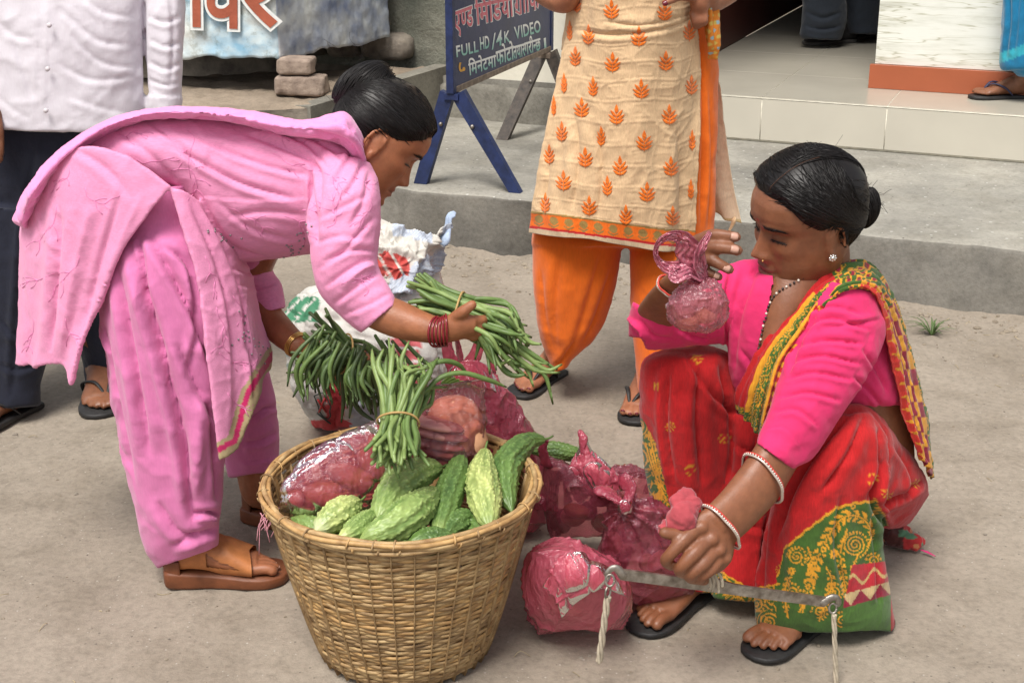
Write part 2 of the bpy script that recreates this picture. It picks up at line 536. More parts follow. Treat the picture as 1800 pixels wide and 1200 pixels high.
def ground_mat(name, c1, c2, spots=True, scale=1.2, fine=False, speck=(.50, .49, .45), bump=.004):
    m, N, L, B = _mat(name)
    co = N.new('ShaderNodeTexCoord').outputs['Object']
    a = _noise(N, L, co, scale, 8, .62); r = _ramp(N, [(.32, c2), (.68, c1)]); L.new(a, r.inputs[0])
    f = _noise(N, L, co, 70, 6, .7); rf = _ramp(N, [(.3, (.72,) * 3), (.55, (1,) * 3), (.8, (1.12,) * 3)]); L.new(f, rf.inputs[0])
    out = _mix(N, L, 'MULTIPLY', .85, r.outputs[0], rf.outputs[0])
    st = _noise(N, L, co, 4.5, 7, .7); rs = _ramp(N, [(.38, (.80, .79, .77)), (.52, (1,) * 3)]); L.new(st, rs.inputs[0])
    out = _mix(N, L, 'MULTIPLY', .8, out, rs.outputs[0])
    if fine:
        for sc_, thr, colr in ((75, .09, (.45, .42, .37)), (60, .09, (.09, .08, .065)), (21, .045, (.12, .10, .08))):
            v = N.new('ShaderNodeTexVoronoi'); v.inputs['Scale'].default_value = sc_
            L.new(co, v.inputs['Vector'])
            k = _math(N, L, 'MULTIPLY', _math(N, L, 'MULTIPLY', _math(N, L, 'LESS_THAN', v.outputs['Distance'], thr * 1.6), _math(N, L, 'GREATER_THAN', v.outputs['Color'], .72)), .6)
            out = _mix(N, L, 'MIX', k, out, colr)
    if spots:               # pale and dark specks trodden into the surface
        for sc_, thr, colr in ((26, .125, speck), (34, .12, (.08, .07, .06)), (11, .065, speck)):
            v = N.new('ShaderNodeTexVoronoi'); v.inputs['Scale'].default_value = sc_
            wn_ = _noise(N, L, co, 40, 2)
            mp = N.new('ShaderNodeMapping'); mp.inputs['Location'].default_value = (sc_, 0, 0); L.new(co, mp.inputs[0]); L.new(mp.outputs[0], v.inputs['Vector'])
            d = _math(N, L, 'MULTIPLY_ADD', wn_, .12, v.outputs['Distance'])
            sel = _math(N, L, 'GREATER_THAN', v.outputs['Color'], .55)
            k = _math(N, L, 'LESS_THAN', d, thr + .06)
            k = _math(N, L, 'MULTIPLY', k, sel)
            k = _math(N, L, 'MULTIPLY', k, .75)
            out = _mix(N, L, 'MIX', k, out, colr)
    L.new(out, B.inputs['Base Color'])
    B.inputs['Roughness'].default_value = .92; B.inputs['Specular IOR Level'].default_value = .25
    b1 = _bump(N, L, B, _noise(N, L, co, 22, 8, .7), bump * 1.5, .7)
    _bump(N, L, B, f, bump * .6, .8, b1)
    return m
M = {}
M['road'] = ground_mat('road_dust', (.335, .288, .232), (.26, .22, .175), False, fine=True)
M['terrace'] = ground_mat('terrace_cement', (.38, .36, .31), (.22, .21, .185), True, 2.6)
M['kerbface'] = ground_mat('stained_cement', (.23, .215, .185), (.10, .095, .085), False, 2.6)
M['earth'] = ground_mat('dry_earth', (.36, .305, .235), (.22, .18, .135), False, 3.0, bump=.008)
M['platform'] = ground_mat('platform_dirt', (.33, .265, .20), (.20, .16, .12), False, 3.0)
M['sidecement'] = ground_mat('side_cement', (.28, .265, .22), (.16, .15, .13), False, 2.2)
M['plaster'] = ground_mat('mossy_plaster', (.24, .235, .19), (.10, .125, .10), False, 2.5, bump=.012)
M['stone'] = plain('rubble_stone', (.26, .225, .18), .9, .35, 14, .006, 30, c2=(.12, .10, .085))
M['brick'] = plain('old_brick', (.34, .265, .21), .92, .3, 18, .006, 45, c2=(.20, .15, .12))
M['whitewall'] = plain('cream_wall_paint', (.78, .74, .62), .8, .08, 5, .002, 60)
M['tile'] = plain('grey_glazed_tile', (.52, .49, .41), .32, .05, 4, .0003, 20, spec=.5)
M['grout'] = plain('pale_grout', (.72, .69, .58), .9, .2, 40, .002, 90)
M['floortile'] = plain('floor_tile', (.44, .41, .34), .22, .08, 3, .0002, 15, spec=.5)
M['skirting'] = plain('terracotta_tile', (.36, .10, .045), .35, .06, 8, .0004, 40)
M['maroon'] = plain('maroon_board', (.085, .022, .016), .45, .2, 3, .0005, 30)
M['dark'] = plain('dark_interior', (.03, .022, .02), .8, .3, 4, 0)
M['navyframe'] = plain('chipped_navy_paint', (.016, .028, .095), .5, .35, 25, .0012, 70, c2=(.010, .017, .05))
M['navyboard'] = plain('navy_sign_paint', (.012, .022, .085), .42, .25, 6, .0008, 35)
M['rustwood'] = plain('bare_edge', (.22, .17, .13), .85, .4, 40, .002, 80)
M['darkiron'] = plain('rusty_dark_iron', (.075, .058, .045), .6, .4, 40, .001, 80, c2=(.03, .025, .022))
M['steel'] = plain('worn_steel', (.36, .335, .30), .45, .4, 60, .0012, 90, metal=.85, c2=(.17, .145, .12))
# ------------------------------------------------------------------ the setting
E2 = nrm(np.array([.925, -.38])); M2 = np.array([-E2[1], E2[0]])    # along the kerb, into the shop
K0 = np.array([.059, 4.79])
def AB(a, b): return K0 + a * E2 + b * M2
def ABz(a, b, z): return np.array([*AB(a, b), z])
RM = np.array([[E2[0], M2[0], 0], [E2[1], M2[1], 0], [0, 0, 1]])    # a,b,z axes
def abbox(a0, a1, b0, b1, z0, z1, bev=0):
    c, s = ((a0 + a1) / 2, (b0 + b1) / 2, (z0 + z1) / 2), (a1 - a0, b1 - b0, z1 - z0)
    mb = bevel_box((0, 0, 0), s, bev, RM) if bev else box((0, 0, 0), s, RM)
    return mb[0] + ABz(*c), mb[1]
ZT, ZF = .215, .40

# road: fine near sheet, wide far sheet
xs, ys = np.linspace(-2.2, 2.6, 260), np.linspace(.9, 5.2, 240)
gx, gy = np.meshgrid(xs, ys, indexing='ij')
P = np.stack([gx, gy, 0 * gx], -1).reshape(-1, 3)
rel = P[:, :2] - K0
kb = -(rel @ M2); ka = rel @ E2
bank = np.exp(-np.clip(kb - .02, 0, 9) / .13) * (.020 + .022 * (fbm(P * 5, 4, 4) + .3)) * sstep(.62, .05, kb)
edge = np.minimum(1, np.minimum(P[:, 0] + 2.2, 2.6 - P[:, 0]) * 4)
bank = bank * (1 - .65 * sstep(.35, .9, ka))
h = .006 * fbm(P * 2.2, 1, 3) + .0022 * fbm(P * 16, 2, 3) + .0012 * fbm(P * 60, 5, 2)
P[:, 2] = np.clip((h - .004) * np.clip(edge, 0, 1) + bank, -.012, .2) + .002
struct('road', (P, grid_faces(260, 240)), M['road'])
far = np.array([[-60, -60, -.018], [60, -60, -.018], [60, 60, -.018], [-60, 60, -.018]])
struct('ground', (far, [(0, 1, 2, 3)]), M['road'])
def road_z(x, y):
    i = np.clip(((np.asarray(x) + 2.2) / 4.8 * 259).astype(int), 0, 259); j = np.clip(((np.asarray(y) - .9) / 4.3 * 239).astype(int), 0, 239)
    return P[i * 240 + j, 2]
# earth heaped along the foot of the kerb: clods and grit
def pebbles(n, fx, rmin, rmax, seed):
    g = np.random.default_rng(seed); out = []
    for k in range(n):
        c = fx(g); r = rmin + (rmax - rmin) * g.random() ** 3
        a = np.arange(6) * math.pi / 3 + g.random()
        rr = r * (.7 + .6 * g.random((3, 6)))
        Rg = np.stack([np.stack([c[0] + rr[q] * np.cos(a) * s, c[1] + rr[q] * np.sin(a) * s, np.full(6, c[2] + r * z)], -1) for q, (s, z) in enumerate(((.8, -.4), (1, .2), (.5, .6)))])
        out.append(rings(Rg))
    return cat(*out)
def near_kerb(g):
    a = g.uniform(-1.6, 2.2); b = -abs(g.normal(0, .16)) - .02
    x, y = AB(a, b); return np.array([x, y, float(road_z(x, y))])
def anywhere(g):
    x, y = g.uniform(-1.6, 2.2), g.uniform(1.7, 4.6); return np.array([x, y, float(road_z(x, y))])
mk('clods', pebbles(900, near_kerb, .002, .012, 3), M['earth'], kind='stuff', smooth=False)
mk('grit', pebbles(1100, anywhere, .0012, .0045, 5), M['earth'], kind='stuff', smooth=False)
def litter(g):
    out = []
    for k in range(260):
        if g.random() < .6: c = near_kerb(g)
        else: c = anywhere(g)
        a = g.random() * 6.28; l = g.uniform(.006, .03)
        d = np.array([math.cos(a), math.sin(a), g.uniform(-.02, .1)]) * l
        bend = np.array([g.normal(), g.normal(), abs(g.normal())]) * l * .12
        out.append(tube([c + [0, 0, .002], c + d * .5 + bend, c + d], .0007, n=4, m=5, ends=False))
    return cat(*out)
mk('pebble_scatter', pebbles(260, anywhere, .002, .007, 8), M['stone'], kind='stuff', smooth=False)
mk('straw_litter', litter(np.random.default_rng(2)), plain('straw', (.42, .34, .2), .9, .5, 9, 0), kind='stuff')

# terrace slab with a worn front edge
a_ = np.linspace(-2.6, 3.2, 200)
prof = [(0, -.12), (0, ZT - .012), (.004, ZT - .003), (.013, ZT), (.10, ZT), (.4, ZT), (.8, ZT), (1.30, ZT)]
Gd = np.zeros((200, len(prof), 3))
for j, (b, z) in enumerate(prof):
    q = np.stack([a_ * 6, np.full(200, j * .35), np.zeros(200)], -1)
    w = .010 * fbm(q, 7, 4) if j in (1, 2, 3) else (.004 * fbm(q, 8, 3))
    Gd[:, j] = np.array([ABz(a, b + (w[k] if j < 4 else 0), z + (w[k] * .35 if 0 < j < 5 else 0)) for k, a in enumerate(a_)])
Vt, Ft = Gd.reshape(-1, 3), [q[::-1] for q in grid_faces(200, len(prof))]
ter = mk('terrace', (Vt, Ft), M['terrace'], kind='structure')
ter.data.materials.append(M['kerbface'])
nq = len(prof) - 1
for i, pgn in enumerate(ter.data.polygons):
    if i % nq < 2: pgn.material_index = 1

# tiled step: slab, face tiles and floor tiles set proud of the grout
struct('shop_step', abbox(-1.02, 3.4, 1.275, 3.0, -.05, ZF - .006), M['sidecement'])
step_f = mk('tiled_step', abbox(.06, 3.4, 1.262, 1.274, ZT + .002, ZF - .006), M['grout'], kind='structure')
cuts = [.06, .52, 1.02, 1.60, 2.2, 2.8, 3.4]
for a0, a1 in zip(cuts[:-1], cuts[1:]):
    mk('tile', abbox(a0 + .002, a1 - .002, 1.2600, 1.2640, ZT + .010, ZF - .008, .0008), M['tile'], step_f, smooth=False)
floor_o = mk('shop_floor', abbox(.046, 3.4, 1.259, 5.2, ZF - .0058, ZF - .003), M['grout'], kind='structure')
bb = [1.262, 1.86, 2.46, 3.06, 3.66, 4.26, 4.9]
for a0, a1 in zip([.046] + cuts[1:-1], cuts[1:]):
    for b0, b1 in zip(bb[:-1], bb[1:]):
        mk('floor_tile', abbox(a0 + .0015, a1 - .0015, b0 + .0015, b1 - .0015, ZF - .0045, ZF, .0008), M['floortile'], floor_o, smooth=False)
# cement plinth left of the doorway, with a crumbling top edge
a_ = np.linspace(-1.0, .055, 60)
pr = [(1.25, ZT - .01), (1.245, ZF - .055), (1.262, ZF - .03), (1.31, ZF - .022)]
Gd = np.array([[ABz(a, b + .010 * float(fbm(np.array([[a * 8, j * .6, 1.]]), 3, 3)[0]), z + (.010 * float(fbm(np.array([[a * 9, j, 3.]]), 5, 3)[0]) if j else 0)) for j, (b, z) in enumerate(pr)] for a in a_])
struct('plinth', (Gd.reshape(-1, 3), [q[::-1] for q in grid_faces(60, 4)]), M['sidecement'])

# shop building
shop = thing('shop_building', 'shop front with cream side wall, dark open doorway and pale marble clad pillar', 'shop', ABz(.5, 1.5, ZF))
mk('front_wall', abbox(-.79, .05, 1.285, 1.50, ZF - .03, 3.3), M['whitewall'], shop, smooth=False)
mk('side_wall', abbox(-.02, .045, 1.502, 5.2, ZF + .001, 3.3), M['maroon'], shop, smooth=False)
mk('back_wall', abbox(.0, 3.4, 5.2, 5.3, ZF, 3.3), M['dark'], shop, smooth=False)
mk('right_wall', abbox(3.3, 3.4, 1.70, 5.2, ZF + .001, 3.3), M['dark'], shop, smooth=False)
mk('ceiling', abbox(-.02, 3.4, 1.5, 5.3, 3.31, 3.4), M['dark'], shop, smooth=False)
mk('lintel', abbox(.052, .90, 1.49, 1.70, 2.55, 3.3), M['whitewall'], shop, smooth=False)
def marble(name):
    m, N, L, B = _mat(name)
    co = N.new('ShaderNodeTexCoord').outputs['Object']
    w = _noise(N, L, co, 3.0, 6, .6, (1.2, 1.2, 9)); r = _ramp(N, [(.30, (.50, .50, .43)), (.43, (.66, .67, .60)), (.55, (.74, .75, .69)), (.8, (.70, .71, .64))]); L.new(w, r.inputs[0])
    f = _noise(N, L, co, 2.2, 3, .5, (1.0, 1.0, 14)); d = _math(N, L, 'ABSOLUTE', _math(N, L, 'SUBTRACT', f, .5))
    v = _ramp(N, [(.0, (.45, .43, .33)), (.006, (.8, .79, .72)), (.018, (1, 1, 1))]); L.new(d, v.inputs[0])
    out = _mix(N, L, 'MULTIPLY', .8, r.outputs[0], v.outputs[0]); L.new(out, B.inputs['Base Color'])
    B.inputs['Roughness'].default_value = .25
    return m
M['marble'] = marble('veined_pale_tile')
pil = mk('pillar', abbox(.905, 3.30, 1.672, 2.0, ZF + .002, 3.3), M['sidecement'], shop, smooth=False)
mk('cladding_panel', abbox(.902, 1.60, 1.664, 1.674, ZF + .101, 1.3, .001), M['marble'], pil, smooth=False)
mk('cladding_panel', abbox(1.602, 2.4, 1.664, 1.674, ZF + .101, 1.3, .001), M['marble'], pil, smooth=False)
mk('cladding_panel', abbox(.902, 1.60, 1.664, 1.674, 1.302, 2.3, .001), M['marble'], pil, smooth=False)
mk('cladding_panel', abbox(1.602, 2.4, 1.664, 1.674, 1.302, 2.3, .001), M['marble'], pil, smooth=False)
mk('skirting', abbox(.885, 3.3, 1.640, 1.664, ZF + .001, ZF + .100, .001), M['skirting'], pil, smooth=False)

# raised platform on the left, its top trodden dirt
p0, p1 = G(547, 188, .43)[:2], G(784, 117, .43)[:2]
q0 = G(320, 198, .43)[:2]; dq = nrm(q0 - p0); q0 = p0 + dq * 2.4
q1 = q0 + (p1 - p0)
na, nb = 90, 50
Gt = np.zeros((na, nb, 3))
for i in range(na):
    for j in range(nb):
        s, t = i / (na - 1), j / (nb - 1)
        xy = (p0 * (1 - s) + q0 * s) * (1 - t) + (p1 * (1 - s) + q1 * s) * t
        Gt[i, j, :2] = xy
Pp = Gt.reshape(-1, 3)
ss, tt = np.meshgrid(np.linspace(0, 1, na), np.linspace(0, 1, nb), indexing='ij')
rough = np.clip(ss.ravel() * 40, 0, 1)
Pp[:, 2] = .43 + (.010 * fbm(Pp * 7, 3, 4) + .006 * fbm(Pp * 25, 4, 2)) * rough - .02 * np.exp(-tt.ravel() * 30) * rough * (1 + fbm(Pp * 12, 6, 3))
struct('platform_top', (Pp, grid_faces(na, nb)), M['platform'])
# its front: brick course half buried in mortar, its right side smooth cement
fr = np.array([[np.append(p0 * (1 - s) + q0 * s, z) for z in np.linspace(-.03, .425, 24)] for s in np.linspace(0, 1, 120)])
Pf = fr.reshape(-1, 3); nn = np.array([dq[1], -dq[0], 0]); nn = nn if nn[1] < 0 else -nn
Pf += nn * (.012 * fbm(Pf * 9, 2, 4) + .004)[:, None]
struct('platform_front', (Pf, grid_faces(120, 24)), M['stone'])
ds = nrm(p1 - p0); sn = np.array([ds[1], -ds[0]])
side = [p0 + sn * .004 - ds * .012, p1 + sn * .004 + ds * .05, p1 - sn * .07 + ds * .05, p0 - sn * .07 - ds * .012]
struct('platform_side', prism(side, .0, .433), M['sidecement'], smooth=False)
# rear wall, mossy plaster over rubble stones
bw = thing('rubble_wall', 'old rubble stone wall with patchy grey green plaster behind the platform', 'wall', ABz(-1.6, 1.4, .43))
wa, wz = np.linspace(-3.4, -.80, 150), np.linspace(.40, 2.6, 110)
Gw = np.array([[ABz(a, 1.34, z) for z in wz] for a in wa]).reshape(-1, 3)
Gw += np.array([-M2[0], -M2[1], 0]) * (.012 * fbm(Gw * 6, 4, 4) + .01 * fbm(Gw * 1.5, 6, 2))[:, None]
mk('plaster', (Gw, grid_faces(150, 110)), M['plaster'], bw)
mk('wall_core', abbox(-3.4, -.81, 1.42, 1.62, 0, 2.6), M['stone'], bw, smooth=False)
g = np.random.default_rng(21)
def rock(c, s, seed, M_=RM, n=14, m=9, e=3.2):
    th = np.linspace(.05, math.pi - .05, m); a = np.arange(n) * 2 * math.pi / n
    sg = lambda x: np.sign(x) * np.abs(x) ** (2 / e)
    Rg = np.stack([sg(np.sin(th))[:, None] * sg(np.cos(a)) * s[0] / 2, sg(np.sin(th))[:, None] * sg(np.sin(a)) * s[1] / 2, sg(np.cos(th))[:, None] * np.ones(n) * s[2] / 2], -1)
    V, F = rings(Rg)
    V = V * (1 + .10 * vnoise(V * 22 + seed * 3.1, seed) + .05 * vnoise(V * 60 + seed, seed + 1))[:, None]
    return V @ M_.T + c, F
z = .44
for row, hgt in enumerate((.13, .12, .14, .12, .13)):
    a = -2.0 + .1 * (row % 2)
    while a < -1.16 - .05 * (row % 3):
        w = g.uniform(.16, .27)
        mk('stone', rock(ABz(a + w / 2, 1.318, z + hgt / 2), (w * .97, .16, hgt * .97), int(g.integers(1, 99))), M['stone'], bw)
        a += w
    z += hgt

# weeds at the kerb
def blades(c, n, l, seed, spread=.6):
    g = np.random.default_rng(seed); out = []
    for k in range(n):
        a = g.random() * 6.28; ln = l * g.uniform(.5, 1.1); lean = g.uniform(.3, 1) * spread
        d = np.array([math.cos(a), math.sin(a), 0])
        out.append(tube([c, c + d * ln * lean * .5 + [0, 0, ln * .45], c + d * ln * lean * 1.1 + [0, 0, ln * (.75 - .35 * lean)]], [.0028, .0024, .0005], n=4, m=6, flat=.25))
    return cat(*out)
M['grass'] = plain('grass_blade', (.10, .16, .05), .6, .35, 20, 0)
c = G(1638, 588); c[2] = road_z(c[0], c[1])
tag(mk('grass_tuft', blades(c, 26, .085, 4, 1.0), M['grass'], origin=c), 'small green grass tuft growing in the dust right of the squatting woman', 'grass')
# ------------------------------------------------------------------ lettering
def glyphs(txt, bold=0.0):
    c = bpy.data.curves.new('t', 'FONT'); c.body = txt; c.offset = bold; c.resolution_u = 4
    o = bpy.data.objects.new('t', c); COL.objects.link(o)
    dg = bpy.context.evaluated_depsgraph_get(); dg.update()
    me = bpy.data.meshes.new_from_object(o.evaluated_get(dg))
    V = np.array([v.co[:] for v in me.vertices]); F = [tuple(p.vertices) for p in me.polygons]
    bpy.data.objects.remove(o); bpy.data.curves.remove(c); bpy.data.meshes.remove(me)
    return V, F
def half(mb, frac):             # a joined half letter: its right-hand stem cut away
    import bmesh
    bm = bmesh.new(); V, F = mb
    vv = [bm.verts.new(v) for v in V]
    for f in F:
        try: bm.faces.new([vv[i] for i in f])
        except ValueError: pass
    x1 = V[:, 0].max() * frac
    bmesh.ops.bisect_plane(bm, geom=list(bm.verts) + list(bm.edges) + list(bm.faces), plane_co=(x1, 0, 0), plane_no=(1, 0, 0), clear_outer=True)
    bm.verts.index_update()
    V2 = np.array([v.co[:] for v in bm.verts]); F2 = [tuple(v.index for v in f.verts) for f in bm.faces]
    bm.free()
    return V2, F2
def fuse(*parts):               # set letters side by side: (mesh, advance)
    x, ms = 0, []
    for mb, adv in parts:
        ms.append((mb[0] + np.array([x, 0, 0]), mb[1])); x += adv
    return cat(*ms), x
def word(s, bold=0.0):          # s: list of pieces; a trailing halant marks a half letter
    out = []
    for ch in s:
        if ch.endswith('\u094d'):
            mb = glyphs(ch[0], bold); w = mb[0][:, 0].max()
            out.append((half(mb, .66), w * .66))
        elif ch == ' ': out.append(((np.zeros((0, 3)), []), .28))
        else:
            mb = glyphs(ch, bold)
            adv = {'\u093f': .26, '\u093e': .26, '\u0940': .26, '\u094b': .26, '\u0947': 0.0}.get(ch, mb[0][:, 0].max() + .0)
            if ch in 'ABCDEFGHIJKLMNOPQRSTUVWXYZ0123456789/': adv += .06
            out.append((mb, adv))
    return fuse(*out)
def on_board(mb, bl, br, tl, fn, n, off):   # map letter box (0..w, 0..1) to the quad given by three points
    V, F = mb
    O, U, T = fn(*bl), fn(*br), fn(*tl)
    return O + V[:, :1] * (U - O) + V[:, 1:2] * (T - O) + n * off, F
def slab(mb, n, th):            # paint film with a little body
    V, F = mb
    return V, F

# ------------------------------------------------------------------ photo studio sign
bd = thing('sign_board', 'navy blue hand painted studio sign board on splayed legs standing on the terrace', 'sign', G(820, 300, ZT))
su = nrm(np.array([.345, .939, 0])); sn3 = np.array([su[1], -su[0], 0.])
Pn = W(797, 165, 5.0)
Pn = W(797, 165, (G(825, 329, ZT)[1] + .0))
def on_plane(x, y, p=Pn, n=sn3):
    r = ray(x, y); o = np.array([0, 0, EYE]); return o + r * (((p - o) @ n) / (r @ n))
nb_, fb_ = on_plane(797, 166), on_plane(973, 99)
L_ = (fb_ - nb_) @ su
zb = nb_[2]; zt = 1.32
SB = np.array([[su[0], sn3[0], 0], [su[1], sn3[1], 0], [0, 0, 1]])
def sbox(u0, u1, v0, v1, z0, z1, bev=0):
    s = (u1 - u0, v1 - v0, z1 - z0); mb = bevel_box((0, 0, 0), s, bev, SB) if bev else box((0, 0, 0), s, SB)
    c = np.array([nb_[0], nb_[1], 0]) + su * (u0 + u1) / 2 + sn3 * (v0 + v1) / 2 + [0, 0, (z0 + z1) / 2]
    return mb[0] + c, mb[1]
mk('panel', sbox(.012, L_ - .012, -.020, -.004, zb + .012, zt - .01), M['navyboard'], bd, smooth=False)
for q in (0, L_ - .03): mk('frame', sbox(q, q + .030, -.028, .0, zb, zt, .002), M['navyframe'], bd, smooth=False)
mk('frame', sbox(.031, L_ - .031, -.028, 0, zb, zb + .022, .002), M['rustwood'], bd, smooth=False)
mk('frame', sbox(.031, L_ - .031, -.028, 0, zt - .022, zt, .002), M['navyframe'], bd, smooth=False)
def leg(top, foot, wid, th, mat):
    top, foot = np.array(top), np.array(foot); d = foot - top; d = d / d[2] * 1.0
    # flat angle iron: broad face square to the sign's long axis
    side = nrm(np.cross(nrm(foot - top), su)); Q = []
    for p in (top, foot):
        for a, b in ((-.5, -.5), (.5, -.5), (.5, .5), (-.5, .5)):
            q = p + side * wid * a + su * th * b; Q.append(q)
    Q = np.array(Q)
    Q[4:, 2] = ZT + .001; Q[4:] += 0
    F = [(3, 2, 1, 0), (4, 5, 6, 7)] + [(i, (i + 1) % 4, 4 + (i + 1) % 4, 4 + i) for i in range(4)]
    return Q, F
apN = np.array([*(nb_[:2] + su[:2] * .03 - sn3[:2] * .012), zb - .001])
apF = np.array([*(nb_[:2] + su[:2] * (L_ - .06) - sn3[:2] * .012), zb - .001])
fA, fB, fC = G(741, 322, ZT), G(907, 338, ZT), G(884, 245, ZT)
fD = fC + (fB - fA)
for ap, f, s_ in ((apN, fA, -1), (apN, fB, 1), (apF, fC, -1), (apF, fD, 1)):
    o_ = nrm(np.cross(su, [0, 0, 1])) * .021
    sgn = 1 if (f - ap) @ o_ > 0 else -1
    lg = mk('leg', leg(ap + o_ * sgn, f, .052, .034 if ap is apF else .03, M['navyframe']), M['navyframe'] if ap is apN else M['darkiron'], bd, smooth=False)
    for t in (.33,):
        mk('bolt', ellipsoid(ap * (1 - t) + f * t - su * .018, .008, .008, .008, n=8, m=6), M['steel'], lg)
mk('hinge', sbox(.005, .06, -.04, .015, zb - .022, zb - .0015), M['navyframe'], bd, smooth=False)
mk('hinge', sbox(L_ - .09, L_ - .03, -.04, .015, zb - .022, zb - .0015), M['rustwood'], bd, smooth=False)
paints = {'pink': plain('sign_paint_pink', (.62, .16, .20), .55, .12, 30, 0), 'white': plain('sign_paint_white', (.74, .76, .74), .55, .1, 30, 0),
          'yellow': plain('sign_paint_yellow', (.62, .33, .05), .55, .15, 30, 0)}
def duo(name):                  # hand lettering shaded from white to pale green, as painted
    m, N, L, B = _mat(name)
    at = N.new('ShaderNodeAttribute'); at.attribute_name = 'Col'; L.new(at.outputs['Color'], B.inputs['Base Color']); B.inputs['Roughness'].default_value = .55
    return m
M['duo'] = duo('sign_paint_two_tone')
def letter(txtpieces, bl, br, tl, mat, edge=None, two=None):
    adv = word(txtpieces)[1]
    if edge:
        mb, _ = word(txtpieces, edge); V, F = mb; V = V * [1 / adv, 1, 1]
        mk('lettering', on_board((V, F), bl, br, tl, on_plane, sn3, .0003 - .004), paints['white'], bd, smooth=False)
    mb, _ = word(txtpieces, .018 if edge else .022); V, F = mb
    c = None
    if two is not None:
        f = sstep(.25, .6, V[:, 1] / .75)[:, None]; c = np.array(two) * (1 - f) + np.array([.76, .76, .74]) * f
    V = V * [1 / adv, 1, 1]
    mk('lettering', on_board((V, F), bl, br, tl, on_plane, sn3, .0012 - .004), mat, bd, smooth=False, col=c)
H_ = '\u094d'
letter(['\u090f', '\u0923' + H_, '\u0921'], (801, 57), (833, 44), (796, 3), paints['pink'], .045)
letter(['\u093f', '\u092e', '\u093f', '\u0921', '\u092f', '\u093e'], (839, 44), (903, 28), (835, -12), paints['pink'], .045)
letter(['\u0917', '\u093e', '\u093f', '\u092b'], (907, 27), (949, 15), (904, -28), paints['pink'], .045)
for wd_, mt_, of_ in ((3.2, paints['white'], .0003), (1.9, paints['pink'], .0012)):
    p4 = [on_plane(*q) + sn3 * (of_ - .004) for q in ((908, 20 - wd_), (916, 25 - wd_), (916 , 25 + wd_), (907, 20 + wd_))]
    mk('lettering', (np.array(p4), [(0, 1, 2, 3)]), mt_, bd, smooth=False)
GR = (.22, .46, .40)
letter(list('FULL'), (803, 101), (842, 91), (801, 73), M['duo'], None, GR)
letter(list('HD'), (845, 88), (862, 84), (843, 57), M['duo'], None, GR)
letter(list('/4'), (866, 87), (884, 78), (866, 50), M['duo'], None, GR)
letter(list('K'), (887, 76), (898, 73), (886, 48), M['duo'], None, GR)
letter(list('VIDEO'), (907, 69), (951, 56), (904, 39), M['duo'], None, GR)
letter(['\u096b'], (807, 136), (821, 132), (805, 98), paints['yellow'])
letter(['\u093f', '\u092e', '\u0928', '\u0947', '\u091f', '\u092e', '\u093e'], (826, 133), (872, 117), (824, 101), M['duo'], None, GR)
letter(['\u092b', '\u094b', '\u091f', '\u094b'], (874, 115), (904, 104), (872, 78), M['duo'], None, GR)
letter(['\u0924', '\u092f', '\u093e', '\u0930'], (904, 104), (924, 98), (902, 70), M['duo'], None, GR)
letter(['\u0917', '\u0930', '\u0940', '\u0928' + H_, '\u091b'], (924, 97), (951, 88), (922, 64), M['duo'], None, GR)
letter(['\u0964'], (953, 87), (961, 84), (951, 60), M['duo'], None, GR)

# ------------------------------------------------------------------ stall counter wrapped in a printed sheet
ct = thing('stall_counter', 'stall counter wrapped in faded blue and white printed plastic banner, raised on bricks', 'stall', G(400, 130, .43))
zc = .565
fr_c, r_b = G(490, 106, zc), G(683, 63, zc)
f_l = fr_c + (G(318, 99, zc) - fr_c) * 3.2
def face(A, B, nx, nz, z1, bulge, seed, skirt=.0):
    Gd = np.zeros((nx, nz, 3)); n = nrm(np.array([(B - A)[1], -(B - A)[0], 0]));
    if n[1] > 0 and abs(n[1]) > .3: n = -n
    for i in range(nx):
        for j in range(nz):
            s, t = i / (nx - 1), j / (nz - 1)
            Gd[i, j] = A * (1 - s) + B * s + [0, 0, (z1 - zc) * t]
    Q = Gd.reshape(-1, 3)
    w = (.006 * fbm(Q * 5, seed, 3) + .008 * (1 - np.abs(fbm(Q * [7, 7, 12], seed + 3, 3))) * np.exp(-(Q[:, 2] - zc) / .12) + .003 * fbm(Q * 30, seed + 5, 2))
    Q += n * (w + bulge)[:, None]
    return Gd, n
def banner_mat():
    m, N, L, B = _mat('printed_banner')
    co = N.new('ShaderNodeTexCoord').outputs['Object']
    a = _noise(N, L, co, 3.0, 5, .6, (1, 1, 1.6)); r = _ramp(N, [(.38, (.66, .68, .64)), (.52, (.55, .66, .70)), (.66, (.25, .46, .62))]); L.new(a, r.inputs[0])
    d = _noise(N, L, co, 12, 8, .75); rd = _ramp(N, [(.34, (.42, .38, .30)), (.5, (1, 1, 1))]); L.new(d, rd.inputs[0])
    sx = N.new('ShaderNodeSeparateXYZ'); L.new(co, sx.inputs[0])
    low = N.new('ShaderNodeMapRange'); low.inputs[1].default_value = .15; low.inputs[2].default_value = .04; low.clamp = True
    L.new(sx.outputs[2], low.inputs[0])
    o1 = _mix(N, L, 'MULTIPLY', .55, r.outputs[0], rd.outputs[0])
    o2 = _mix(N, L, 'MIX', _math(N, L, 'MULTIPLY', low.outputs[0], .8), o1, (.62, .56, .45))
    o2 = _mix(N, L, 'MULTIPLY', .35, o2, rd.outputs[0])
    L.new(o2, B.inputs['Base Color']); B.inputs['Roughness'].default_value = .38
    _bump(N, L, B, _noise(N, L, co, 35, 6, .7), .004, .6)
    return m
M['banner'] = banner_mat()
M['bannerside'] = plain('faded_banner_side', (.52, .54, .53), .4, .3, 9, .004, 40, c2=(.16, .20, .32))
Gf, nf = face(f_l, fr_c, 160, 60, 1.35, .0, 3)
Gs, ns_ = face(fr_c, r_b, 90, 60, 1.35, .0, 9)
